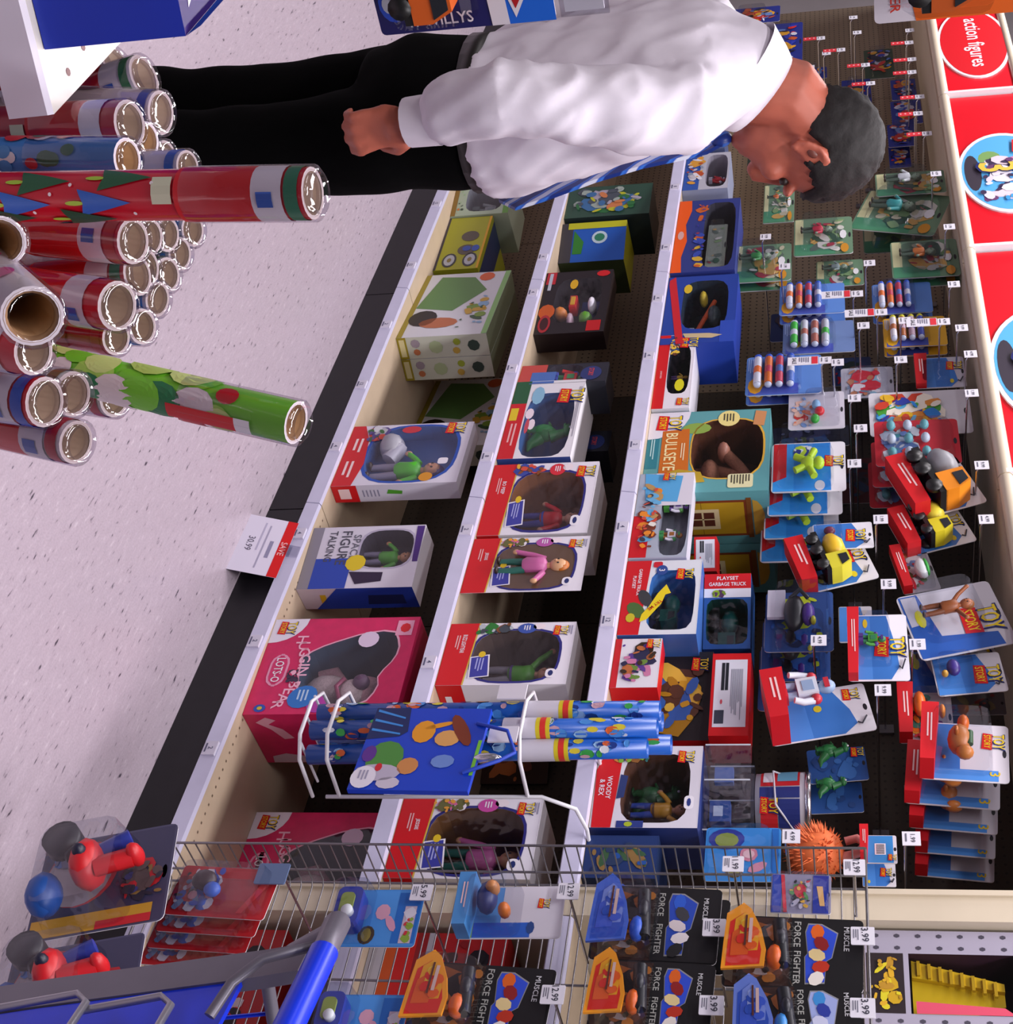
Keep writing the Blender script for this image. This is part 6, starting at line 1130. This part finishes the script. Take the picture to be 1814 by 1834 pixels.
def fanpack(label, xb, xt, yl, yr, Y, fan, fan2, pic, roll=.03, n=1, more=None):
    def fn(mb, w, h):
        mb.rect(-.48 * w, .48 * w, -h * .98, -.5 * h, -.0004, '3A2018'); art(mb, -.46 * w, .46 * w, -.97 * h, -.52 * h, ['8A4A1E', 'B8702A', '5A2E1A', 'A89A9A', '1A1216'], 16, -.0006, 6, .5)
        mb.rect(-.48 * w, .48 * w, -.52 * h, -.02 * h, -.001, '0E0D11'); mb.text('FORCE', -.26 * w, -.475 * h, .05 * h, -.0014, 'A8A8A4', .4 * w); mb.text('FIGHTER', .2 * w, -.47 * h, .05 * h, -.0014, 'A8A8A4', .46 * w)
        P = [(-.42, -.4), (-.3, -.42), (.0, -.4), (.05, -.42), (.42, -.41), (.4, -.27), (.1, -.26), (.05, -.22), (-.3, -.18), (-.42, -.3)]; mb.shape([(x * w, z * h) for x, z in P], -.0013, '8A8A90'); mb.shape([(x * w * .95, (z + .31) * .93 * h - .31 * h) for x, z in P], -.0016, pic[0])
        for k, c in enumerate(pic[1:]): mb.ellipse((-.3 + .16 * k) * w, (-.33 + .03 * (k % 2)) * h, .11 * w, .05 * h, -.0019 - .0002 * k, c, 8, .6 * k)
        mb.text('MUSCLE', -.22 * w, -.12 * h, .04 * h, -.0014, 'C8C8CC', .4 * w)
    def extra(g, w, h):
        F = [(-.46, -.86), (-.38, -.8), (-.1, -.72), (.16, -.68), (.4, -.69), (.46, -.99), (.1, -.985), (-.3, -.975)]; F = [(x * w, z * h) for x, z in F]
        m = MB(); m.prism(F, -.048, -.042, fan); c = (sum(p[0] for p in F) / 8, sum(p[1] for p in F) / 8); r = random.Random(3)
        SC = lambda q, dx, dz: [(c[0] + (x - c[0]) * q + dx * w, c[1] + (z - c[1]) * q + dz * h) for x, z in F]
        m.shape(SC(.8, .06, -.0), -.0482, fan2[1]); m.shape(SC(.6, -.04, .01), -.0484, fan2[0]); m.shape(SC(.42, .1, -.03), -.0486, fan2[3]); m.shape(SC(.3, -.1, .01), -.0488, fan2[2])
        for k in range(6): e = r.uniform(.05, .62); p = F[k % 8]; m.ellipse(c[0] + (p[0] - c[0]) * e, c[1] + (p[1] - c[1]) * e, .075 * w, .035 * h, -.049 - .0002 * k, r.choice(fan2), 8, r.uniform(0, 3))
        m.rect(c[0] - .22 * w, c[0] + .12 * w, c[1] + .03 * h, c[1] + .055 * h, -.0512, 'D8B8B0'); m.rect(c[0] - .26 * w, c[0] + .16 * w, c[1] + .0 * h, c[1] + .015 * h, -.0512, '5A2A1E'); m.build('fan_insert', g)
    return card(label, xb, xt, yl, yr, Y, '0E0D11', fn, (-.47, .47, .0, .5, .052), lambda w, h: MB().ell((.2 * w, -.03, -.62 * h), .16 * w, .02, .06 * h, pic[1]).ell((-.05 * w, -.03, -.58 * h), .14 * w, .02, .05 * h, '22222A').tube([(-.3 * w, -.03, -.6 * h), (.3 * w, -.03, -.56 * h)], .012, '1A1A20', 8), roll, n=n, more=more, extra=extra, gap=.05, step=(-.012, .01))
OR, OR2, PO = 'F09A20', ['E8A01E', 'D8281A', 'E8C03A', 'E05A1A'], ['2A4AC8', 'D8601A', '8A1A1A', 'E0C890', 'B83018', 'E8E0D8']
BL2, PB = ['7A90DA', '2A50B8', '9AACE4', '3A5AC8'], ['2446B0', '2A5AC8', '3A3A40', 'D8CCD0', 'E8E0E4', '1A1A1E']
fanpack('black fighter toy pack with blue fan insert, upper of the wire rack', 1062, 1288, 1588, 1722, 2.12, '4468CC', BL2, PB, n=2, more=['black fighter pack right behind the blue fan pack, blue edge showing'])
fanpack('black fighter toy pack with orange fan insert, upper right of the wire rack', 1296, 1545, 1642, 1772, 2.12, OR, OR2, PO)
fanpack('black fighter toy pack with orange fan insert, lower left at the photo bottom', 737, 985, 1728, 1860, 2.08, OR, OR2, PO, .05)
fanpack('black fighter toy pack with orange fan insert, lower middle at the photo bottom', 1058, 1276, 1722, 1852, 2.08, OR, OR2, PO, .04)
fanpack('black fighter toy pack with pale blue fan insert, lower right photo bottom', 1312, 1546, 1764, 1894, 2.06, '6A84D6', BL2, ['9AA8DC', '3A8AD0', '2A3A9A', 'C8CCE8', 'E0E0EC', '7A1A2A'], -.04)
def campack(mb, w, h):
    mb.rect(-.48 * w, .48 * w, -.98 * h, -.02 * h, -.0004, '4A92DC'); mb.rect(-.44 * w, .44 * w, -.3 * h, -.02 * h, -.0006, '1F6AC0'); mb.ellipse(-.1 * w, -.46 * h, .14 * w, .09 * h, -.001, 'D8A0B4', 9); mb.ellipse(.1 * w, -.34 * h, .16 * w, .05 * h, -.0012, 'D89AB4', 8, .5); mb.ellipse(.3 * w, -.6 * h, .16 * w, .1 * h, -.001, '4A3A28', 12); mb.ellipse(.3 * w, -.6 * h, .12 * w, .06 * h, -.0014, '8A7A34', 10); mb.rect(-.2 * w, .44 * w, -.2 * h, -.06 * h, -.001, 'C8B8C8'); art(mb, -.2 * w, .44 * w, -.2 * h, -.06 * h, ['3A2A2A', 'D8D4DE', 'C8303A', '8AA83A'], 6, -.0012, 2, .6)
def camtoy(w, h):
    m = MB(); m.prism(rrect(-.34 * w, .3 * w, -.96 * h, -.66 * h, .012), -.04, -.004, '26389E'); m.prism(rrect(-.22 * w, .16 * w, -.9 * h, -.74 * h, .008), -.044, -.04, '8A9A48'); m.lathe([(0, 0), (.09 * w, 0), (.09 * w, .012), (0, .012)], (.12 * w, -.04, -.78 * h), 'C8CCD4', 14, Matrix.Rotation(math.pi / 2, 3, 'X')); return m
card('blue toy camera pack with pink shapes, upper one beside the cart handle', 604, 752, 1594, 1694, 2.14, '3A86D4', campack, (-.48, .46, .02, .42, .05), camtoy, -.02)
card('blue toy camera pack with pink shapes, lower one at the photo bottom', 572, 724, 1782, 1882, 2.08, '3A86D4', campack, (-.48, .46, .02, .42, .05), camtoy, -.02)
def babypack(mb, w, h):
    mb.rect(-.48 * w, .48 * w, -.98 * h, -.4 * h, -.0004, '5A9ADC'); mb.rect(.2 * w, .48 * w, -.98 * h, -.3 * h, -.0006, '2A62C8'); mb.rect(-.48 * w, .48 * w, -.98 * h, -.86 * h, -.001, '9AB83A'); mb.rect(-.48 * w, -.1 * w, -.85 * h, -.74 * h, -.001, 'C82434'); mb.rect(-.48 * w, .48 * w, -.6 * h, -.02 * h, -.0005, 'D8D4E0'); logo(mb, -.16 * w, -.2 * h, .2 * w, -.001); mb.ellipse(.3 * w, -.3 * h, .12 * w, .04 * h, -.001, '2A4A8A', 8)
card('baby train pack with navy toy and white top, middle of the wire rack', 826, 1008, 1588, 1680, 2.14, 'D8D4E0', babypack, (-.47, .47, .08, .6, .06), lambda w, h: MB().ell((-.1 * w, -.03, -.72 * h), .3 * w, .025, .1 * h, '22306E').ell((-.2 * w, -.045, -.66 * h), .12 * w, .02, .07 * h, 'B87A4A').ell((.2 * w, -.04, -.52 * h), .12 * w, .02, .06 * h, 'D8742A'), -.03, base=(.16, .05, '4A8AC8'))
card('small card of bead characters with blue side panel, top of the wire rack', 1380, 1488, 1566, 1636, 2.2, '8A86A0', lambda mb, w, h: (mb.rect(-.48 * w, .48 * w, -.3 * h, -.04 * h, -.0006, '26389A'), mb.shape([(-.2 * w, -.24 * h), (.3 * w, -.18 * h), (.3 * w, -.1 * h), (-.2 * w, -.14 * h)], -.001, 'E0B070'), mb.rect(-.48 * w, .48 * w, -.98 * h, -.82 * h, -.0006, '2A44A8'), mb.shape([(-.48 * w, -.84 * h), (.48 * w, -.78 * h), (.48 * w, -.72 * h), (-.48 * w, -.78 * h)], -.001, 'D03A4A'), art(mb, -.4 * w, .4 * w, -.7 * h, -.3 * h, ['3A4A6A', 'C02A3A', '4A8A4A', 'D8A83A', '22222A', 'B8B4C8'], 16, -.0008, 4, .3)), (-.48, .48, .02, .98, .02), None, .02)
def racer(w, h):
    m = MB(); R = 'C81A22'; m.ell((.02 * w, -.06, -.52 * h), .22 * w, .05, .12 * h, R); m.ell((.02 * w, -.1, -.52 * h), .06 * w, .02, .05 * h, '1A1A30'); m.tube([(-.1 * w, -.06, -.62 * h), (-.26 * w, -.05, -.72 * h)], .02, '3A3840', 8); m.lathe([(0, 0), (.16 * w, 0), (.16 * w, .03), (0, .03)], (-.26 * w, -.05, -.74 * h), '2E2C34', 16, Matrix.Rotation(math.pi / 2, 3, 'X'))
    m.ell((.26 * w, -.06, -.8 * h), .2 * w, .04, .12 * h, '1A4A96'); m.tube([(.1 * w, -.07, -.45 * h), (.02 * w, -.06, -.2 * h)], .018, R, 8); m.ell((.0 * w, -.06, -.18 * h), .08 * w, .03, .06 * h, R); m.tube([(-.1 * w, -.06, -.44 * h), (-.2 * w, -.06, -.24 * h)], .014, '2A3A9A', 8); return m
def spfront(mb, w, h):
    mb.rect(-.48 * w, .48 * w, -.98 * h, -.02 * h, -.0003, '3A3A58'); mb.ellipse(-.12 * w, -.68 * h, .34 * w, .27 * h, -.0006, 'B83038', 18); mb.ellipse(-.1 * w, -.7 * h, .31 * w, .25 * h, -.0009, '9A9098', 18); mb.shape([(-.48 * w, -.5 * h), (-.12 * w, -.44 * h), (-.1 * w, -.38 * h), (-.48 * w, -.42 * h)], -.0011, '4A55B8'); mb.rect(.3 * w, .48 * w, -.98 * h, -.1 * h, -.0011, 'C8962A'); mb.rect(.4 * w, .48 * w, -.5 * h, -.1 * h, -.0014, 'C8202A')
    art(mb, -.47 * w, -.2 * w, -.96 * h, -.5 * h, ['5A5A78', '3A6AB0', 'B84A4A', 'C8A03A', '8A8898'], 12, -.0013, 3, .4); art(mb, -.2 * w, .3 * w, -.4 * h, -.04 * h, ['5A4A4A', '3A3A78', 'B8202A', '8A6A3A', '2A2A3A'], 16, -.0013, 7, .4)
card('large red and blue racer pack with clear dome, upper one below the wire rack', 72, 300, 1496, 1662, 2.0, '4A4A68', spfront, (-.4, .46, .1, .74, .09), racer, -.22)
card('large red and blue racer pack with clear dome, lower one behind the cart', 10, 240, 1692, 1860, 1.96, '4A4A68', spfront, (-.4, .46, .1, .74, .09), racer, -.22)
def webfront(mb, w, h):
    mb.rect(-.48 * w, .48 * w, -.5 * h, -.02 * h, -.0004, 'B81E26'); art(mb, -.46 * w, .46 * w, -.97 * h, -.5 * h, ['C83A34', '2A4AB0', 'D8D0DC', '3A2A34', '6A86B0', 'D88A9A'], 26, -.0006, 9, .35); mb.shape([(-.4 * w, -.1 * h), (.4 * w, -.3 * h), (.4 * w, -.24 * h), (-.3 * w, -.04 * h)], -.001, 'D8343A')
card('crinkled red foil pack with clear top, hanging beside the racer pack, front of four', 310, 490, 1556, 1640, 2.06, 'C02028', webfront, (-.44, .44, .08, .96, .04), lambda w, h: MB().ell((-.1 * w, -.02, -.68 * h), .2 * w, .016, .12 * h, '3A2A30').ell((.1 * w, -.024, -.55 * h), .14 * w, .014, .08 * h, '3A62C0'), .05, n=4, gap=.03, more=['second crinkled red foil pack behind the front one', 'third crinkled red foil pack behind the front one', 'fourth crinkled red foil pack, last in the row'], step=(.016, -.022))
g = thing('hang_tab', 'blue grey clear price flag beside the crinkled red packs', 'price tag', atY(488, 1566, 2.05)); MB().prism(rrect(-.022, .022, -.03, .03, .003), -.003, 0, mat('5E7296', .3)).build('flag', g); MB().tube([(0, .001, .02), (0, .3, .02)], .0025, CHROME, 6).build('peg_wire', g)
# ---------------------------------------------------------------- boxes right of the column
def striped(mb, w, h):
    for z0, z1, c in ((0, .06, 'B8B4BC'), (.06, .12, 'C8C4CC'), (.12, .2, 'DC5A1A'), (.2, .34, 'D81C14'), (.34, .42, '9A1A1C'), (.42, .46, 'B8B4BC'), (.46, 1, 'B01A1C')): mb.rect(-w / 2, w / 2, z0 * h, z1 * h, -.0005, c)
    art(mb, -.48 * w, .48 * w, .46 * h, .9 * h, ['1A1216', 'D8D4DC', '8A1216', 'C8B4B8', '2A1A1C', 'D8201C'], 24, -.0008, 5, .3); mb.text('RACE SET', -.1 * w, .66 * h, .16 * h, -.005, 'E8E4EA', .6 * w); mb.rect(.26 * w, .32 * w, .5 * h, .9 * h, -.005, 'C8B01E'); return 'A8181C'
for z, px, lab in ((Z1, (262, 1668), 'red racing set box with orange and white stripes, floor level right of the column'), (Z2, (648, 1672), 'red racing set box with orange and white stripes, second shelf right of the column')):
    p = atZ(*px, z); x0 = -1.52; g = thing('toy_box', lab, 'toy box', (x0 + .26, 2.44, z)); b = MB(); b.box(-.26, .26, 0, .16, 0, .29, 'A01618'); b.build('carton', g); f = MB(); striped(f, .52, .29); f.build('printed_front', g)
p = thing('toy_box', 'grey punched-metal look box with yellow slide toy in its window, top right of the column', 'toy box', (-1.413, 2.42, 1.64)); w, h, dp = .24, .38, .16
b = MB(); win = [(-.07, .09), (.055, .09), (.055, .29), (-.07, .29)]; pts = []
for k in range(4):
    a_, b_ = win[k], win[(k + 1) % 4]
    for t in range(7): pts.append((a_[0] + (b_[0] - a_[0]) * t / 7, a_[1] + (b_[1] - a_[1]) * t / 7))
ringface(b, w, h, pts, 'A8A2B4'); b.poly([(-w / 2, 0, h), (w / 2, 0, h), (w / 2, dp, h), (-w / 2, dp, h)], '8E889A'); b.poly([(-w / 2, dp, 0), (-w / 2, 0, 0), (-w / 2, 0, h), (-w / 2, dp, h)], '8E889A'); b.poly([(w / 2, 0, 0), (w / 2, dp, 0), (w / 2, dp, h), (w / 2, 0, h)], '8E889A'); b.poly([(-w / 2, 0, 0), (-w / 2, dp, 0), (w / 2, dp, 0), (w / 2, 0, 0)], '8E889A')
b.add([(x, 0, z) for x, z in pts] + [(x, dp * .8, z) for x, z in pts], [(i, (i + 1) % 28, (i + 1) % 28 + 28, i + 28) for i in range(28)] + [tuple(range(28, 56))], '3A2030'); b.build('carton', p)
f = MB(); hl_ = MB()
for k in range(9):
    for x in (-.108, -.082, .07, .108): hl_.ellipse(x, .03 + .04 * k, .0045, .006, -.0005, '4A4654', 6)
hl_.build('punched_holes', p, 'stuff')
f.rect(-.07, .055, .01, .08, -.0004, '2A2024'); art(f, -.066, .05, .014, .076, ['D8A82A', 'C8A01E', 'B88A2A', 'D8C82A'], 12, -.0007, 3, .3); f.shape([(-.07, .29), (-.02, .29), (-.07, .34)], -.0009, '9A5AB8'); f.shape([(.03, .1), (.055, .1), (.055, .28), (.04, .26)], -.0012, 'D8506A'); f.build('printed_front', p)
t = MB(); t.prism([(-.055, .095), (.05, .095), (.05, .18), (.02, .265), (-.005, .265), (-.02, .18)], .03, .07, 'E2C014'); t.prism([(-.065, .095), (-.03, .095), (-.004, .265), (-.02, .265)], .018, .06, 'D8B410')
for k in range(8): z = .105 + k * .02; x = -.062 + k * .0058; t.prism([(x, z), (x + .03, z), (x + .03, z + .006), (x, z + .006)], .012, .02, 'B8940E')
t.build('toy', p); MB().shape(pts, -.0002, FILM).build('window_film', p)
s4 = thing('wire_shelf', 'narrow beige shelf under the grey punched-metal look box', 'shelf', (-.96, YF, 1.60)); m = MB(); m.box(-.56, .56, .03, .49, 0, .03, DECK); m.build('deck', s4); m = MB(); m.box(-.56, .56, .02, .03, -.01, .036, BEIGE); m.build('lip', s4)
# ---------------------------------------------------------------- hanging basket of paper rolls and gift bag
hb_ = thing('roll_basket', 'white wire basket on a long hanger holding blue paper rolls', 'wire basket', (-1.83, 2.2, .5))
def at_(x, y, Y=2.2): p = atY(x, y, Y); return (p.x + 1.83, p.y - 2.2, p.z - .5)
L0, R0 = -.105, .1
for x in (L0, R0): MB().tube([(x, .207, .5762), (x, .17, .578), (x, .1, .565), (x, .06, .5), (x, .06, .03)], .0045, WIREW, 8).build('hanger_rod', hb_)
for z in (.0, .06): MB().tube([(L0, .06, z), (L0 + .01, -.05, z), (-.04, -.085, z), (.05, -.085, z), (R0 - .01, -.05, z), (R0, .06, z)], .0042, WIREW, 8).build('bottom_loop', hb_)
MB().tube([(L0, .06, .47), (L0 + .01, -.045, .47), (-.04, -.08, .47), (.05, -.08, .47), (R0 - .01, -.045, .47), (R0, .06, .47)], .0042, WIREW, 8).build('top_loop', hb_)
for x in (-.06, 0, .06): MB().tube([(x, .06, 0), (x, -.08, 0)], .003, WIREW, 6).build('base_wire', hb_)
for x, z in ((-.055, .44), (.06, .44)): MB().box(x - .02, x + .02, -.094, -.09, z - .03, z + .03, 'DCD8E2').build('sign_plate', hb_)
for k, (dx, dy, dz, sl) in enumerate(((-.075, .0, .0, .035), (-.04, -.045, .0, .0), (.012, -.052, .0, .0), (.06, -.03, -.02, -.02), (.0, .015, .02, 0), (-.03, .03, -.03, 0))):
    lab = ('blue printed paper roll, leftmost in the hanging basket', 'blue printed paper roll with orange planets, front left of the basket', 'blue printed paper roll with white cloud pictures, front middle of the basket', 'blue printed paper roll with white label, front right of the basket', 'blue printed paper roll in the middle of the hanging basket', 'shorter blue printed paper roll at the back of the basket')[k]
    g = thing('paper_roll', lab, 'gift wrap roll', (-1.83 + dx, 2.2 + dy, .507), 0, None); g.rotation_euler = (0, sl, 0); r, L = .021, .74 + dz
    m = MB(); m.lathe([(0, 0), (r, 0), (r, L), (r * .75, L), (r * .75, L - .1), (0, L - .1)], (0, 0, 0), mat('1450A8', .3), 18); rr = random.Random(k)
    for q in range(75):
        c = -math.pi / 2 + rr.uniform(-1.5, 1.5); z = rr.uniform(.03, L - .03); w_, h_ = rr.uniform(.004, .011), rr.uniform(.006, .016); e = .0006 + .00002 * q
        m.add([((r + e) * math.cos(c + math.cos(t * .785) * w_ / r), (r + e) * math.sin(c + math.cos(t * .785) * w_ / r), z + h_ * math.sin(t * .785)) for t in range(8)], [tuple(range(8))], rr.choice(['D8622A', '3AA04A', 'D8DCE8', '1A3A8A', '8AB0D8', 'C8A0B0', 'D8C83A', '4A90DC']))
    m.build('paper', g); m = MB(); z0 = .46 if k % 2 else .42; m.lathe([(r + .0024, z0), (r + .0024, z0 + .07)], (0, 0, 0), 'D2CEDA', 18); m.lathe([(r + .0026, z0 + .07), (r + .0026, z0 + .1)], (0, 0, 0), 'D8C424', 18); m.lathe([(r + .0028, z0 + .079), (r + .0028, z0 + .091)], (0, 0, 0), 'D8342A', 18); m.build('label_sleeve', g)
a, e = atY(652, 1350, 2.1), atY(862, 1350, 2.1); w = .225; h = e.z - a.z; gb = thing('gift_bag', 'bright blue gift bag with figures and round white sticker, hung on the roll basket', 'gift bag', ((a.x + e.x) / 2, 2.085, e.z))
gb.rotation_euler = (0, .02, -.08); BB = mat('1440C0', .35); m = MB(); m.prism([(-w / 2, -h), (w / 2, -h), (w / 2, 0), (-w / 2, 0)], 0, .012, BB); m.build('bag', gb); f = MB()
f.shape([(-w / 2, -h), (-.1 * w, -h), (-.14 * w, -.72 * h), (-.2 * w, -.66 * h), (-w / 2, -.7 * h)], -.0005, '10245A'); 
for k in range(3): f.shape([(-.48 * w + k * .12 * w, -.98 * h), (-.45 * w + k * .12 * w, -.98 * h), (-.36 * w + k * .1 * w, -.72 * h), (-.38 * w + k * .1 * w, -.72 * h)], -.0008, '3A8AD8')
f.ellipse(.12 * w, -.78 * h, .2 * w, .16 * h, -.0009, '4A8A3A', 12); f.ellipse(.3 * w, -.8 * h, .1 * w, .2 * h, -.0012, 'B8B0C4', 12); f.ellipse(.22 * w, -.56 * h, .1 * w, .09 * h, -.0012, 'C8864A', 12); f.ellipse(-.2 * w, -.52 * h, .14 * w, .1 * h, -.0009, 'E0961E', 12); f.ellipse(-.28 * w, -.4 * h, .03 * w, .13 * h, -.0009, 'E0961E', 10, .3); f.ellipse(-.12 * w, -.3 * h, .1 * w, .11 * h, -.0012, 'D8A05A', 12); f.ellipse(-.22 * w, -.2 * h, .22 * w, .06 * h, -.0014, '7A3216', 12, .5)
f.ellipse(.16 * w, -.28 * h, .08 * w, .1 * h, -.0012, '6A8ACC', 10); f.ellipse(.42 * w, -.68 * h, .07 * w, .1 * h, -.0012, 'C8C0D0', 10); f.ellipse(.24 * w, -.8 * h, .05 * w, .03 * h, -.0015, 'C8202A', 8); f.ellipse(.08 * w, -.92 * h, .1 * w, .06 * h, -.0013, '5A2A8A', 10); f.rect(-.1 * w, .32 * w, -.03 * h, 0, -.0006, '7AC83A'); f.ellipse(.36 * w, -.9 * h, .13 * w, .105 * h, -.002, 'E2DEEA', 18); lines(f, .28 * w, .42 * w, -.95 * h, -.86 * h, 3, -.0024, '9A98B0'); f.build('printed_front', gb)
for x in (-.3, .3): m = MB(); m.tube([(x * w, -.003, -.02), (x * w * .6, -.01, .05), (0, .01, .07)], .004, mat('1A3EB0', .6), 6); m.build('rope_handle', gb)
m = MB(); m.ell((.1 * w, .004, .02), .05 * w, .012, .03, mat('C8C8D0', .15, .8)); m.build('foil_bow', gb)
# ---------------------------------------------------------------- sale card under the big pink box
a, b_, c_ = atY(536, 938, YF - .016), atY(488, 1036, YF - .016), atY(470, 925, YF - .02); w = (b_ - a).length
g = thing('sale_card', 'white sale price card with red top band, clipped under the bottom shelf rail', 'price tag', ((a.x + b_.x) / 2, YF - .016, (a.z + b_.z) / 2 + .004)); g.rotation_euler = (-.3, 0, 0); h = .145
m = MB(); m.prism([(-w / 2, -h), (w / 2, -h), (w / 2, 0), (-w / 2, 0)], -.001, 0, mat('DED8EA', .4)); m.build('card', g); f = MB(); f.rect(-w / 2, w / 2, -.19 * h, 0, -.0014, 'D21418'); f.text('SAVE', 0, -.1 * h, .12 * h, -.0018, 'F0B8B8'); f.text('30.99', 0, -.72 * h, .13 * h, -.0014, '6A6478'); f.rect(-.36 * w, .4 * w, -.48 * h, -.45 * h, -.0014, 'A8A2BC'); f.rect(-.1 * w, .2 * w, -.37 * h, -.3 * h, -.0014, '8E8AA8'); f.rect(-.4 * w, .1 * w, -.58 * h, -.55 * h, -.0014, 'B8B2CC'); f.build('lettering', g)
m = MB(); m.box(-.02, .02, -.003, .004, -.01, .03, clear('F0F0F6', .1)); m.build('clip', g)
# ---------------------------------------------------------------- shopping cart
hl = Vector((-.915, 1.452, 1.0)); u = Vector((.958, -.287, 0)).normalized(); fwd = Vector((-u.y, u.x, 0)); ct = thing('shopping_cart', 'shopping cart with bright blue handle and grey frame, lower right of the photo', 'shopping cart', (hl.x, hl.y, 0), math.atan2(u.y, u.x))
GR = mat('6E6A76', .4, .3, 'grey_frame', .06, 20); CB = mat('0F34D8', .3, 0, 'blue_plastic', .04, 10); WD = .5
m = MB(); m.tube([(.05, 0, 1.0), (WD - .05, 0, 1.0)], .018, CB, 18); m.build('handle', ct)
for x in (0, WD): m = MB(); m.tube([(x + (.052 if x == 0 else -.052), 0, 1.0), (x, 0, 1.0), (x, .02, .985), (x, .05, .93)], [.0155, .017, .016, .013], GR, 12); m.build('handle_bracket', ct)
for x, s in ((0, 1), (WD, -1)):
    m = MB(); v = []
    for z, xo, yo in ((.96, 0, .03), (.9, .004, .04), (.6, .035, .07), (.42, .055, .09)):
        v += [(x + s * xo, yo, z), (x + s * (xo + .05), yo, z), (x + s * (xo + .05), yo + .02, z), (x + s * xo, yo + .02, z)]
    m.add(v, [(i * 4 + j, i * 4 + (j + 1) % 4, i * 4 + 4 + (j + 1) % 4, i * 4 + 4 + j) for i in range(3) for j in range(4)] + [(0, 1, 2, 3), (15, 14, 13, 12)], GR); m.build('gate_post', ct)
m = MB(); v = []
for z, xo, yo in ((.885, .055, .045), (.62, .085, .07), (.44, .105, .09)): v += [(xo, yo, z), (WD - xo, yo, z), (WD - xo, yo + .008, z), (xo, yo + .008, z)]
m.add(v, [(i * 4 + j, i * 4 + (j + 1) % 4, i * 4 + 4 + (j + 1) % 4, i * 4 + 4 + j) for i in range(2) for j in range(4)] + [(0, 1, 2, 3), (11, 10, 9, 8)], CB); m.build('seat_panel', ct)
for z in (.83, .72):
    m = MB(); m.tube([(.13, .028, z - .12), (.11, .02, z - .02), (.125, .018, z), (WD - .125, .018, z), (WD - .11, .02, z - .02), (WD - .13, .028, z - .12)], .005, mat('9A98A2', .3, .6), 8); m.build('seat_wire', ct)
for x in (.2, .3): m = MB(); m.tube([(x, .02, .83), (x + .01, .04, .6)], .004, mat('9A98A2', .3, .6), 8); m.build('seat_wire', ct)
m = MB(); m.tube([(.02, .015, .985), (.05, .0, .96), (.07, -.005, .93), (.1, .005, .9), (.14, .02, .885)], .007, GR, 8); m.build('bent_wire', ct)
m = MB(); m.tube([(.02, .06, .9), (.05, .6, .87), (WD - .05, .6, .87), (WD - .02, .06, .9)], .009, GR, 8); m.build('basket_rim', ct)
m = MB()
for k in range(9):
    t = k / 8; m.tube([(.02 + .03 * t, .06 + .54 * t, .9 - .03 * t), (.07 + .02 * t, .09 + .48 * t, .46)], .003, CB, 5, False); m.tube([(WD - .02 - .03 * t, .06 + .54 * t, .9 - .03 * t), (WD - .07 - .02 * t, .09 + .48 * t, .46)], .003, CB, 5, False)
    m.tube([(.05 + (WD - .1) * t, .6, .87), (.09 + (WD - .18) * t, .57, .46)], .003, CB, 5, False); m.tube([(.07 + (WD - .14) * t, .09, .46), (.09 + (WD - .18) * t, .57, .46)], .003, CB, 5, False)
for z in (.82, .74, .66, .58, .5): e = (z - .46) / .44; m.tube([(.07 - .05 * e, .09 - .03 * e, z), (.09 - .04 * e, .57 + .03 * e, z), (WD - .09 + .04 * e, .57 + .03 * e, z), (WD - .07 + .05 * e, .09 - .03 * e, z)], .003, CB, 5, False)
m.build('basket_wires', ct, 'stuff')
for x in (.09, WD - .09): m = MB(); m.tube([(x, .09, .46), (x, .1, .2), (x, .14, .14), (x, .56, .14)], .011, GR, 10); m.build('undercarriage', ct)
for x in (.09, WD - .09):
    for y in (.16, .54): m = MB(); m.lathe([(0, -.014), (.06, -.014), (.06, .014), (0, .014)], (x, y, .06), mat('2A2A2E', .6), 18, Matrix.Rotation(math.pi / 2, 3, 'Y')); m.box(x - .018, x + .018, y - .012, y + .012, .06, .14, GR); m.build('wheel', ct)
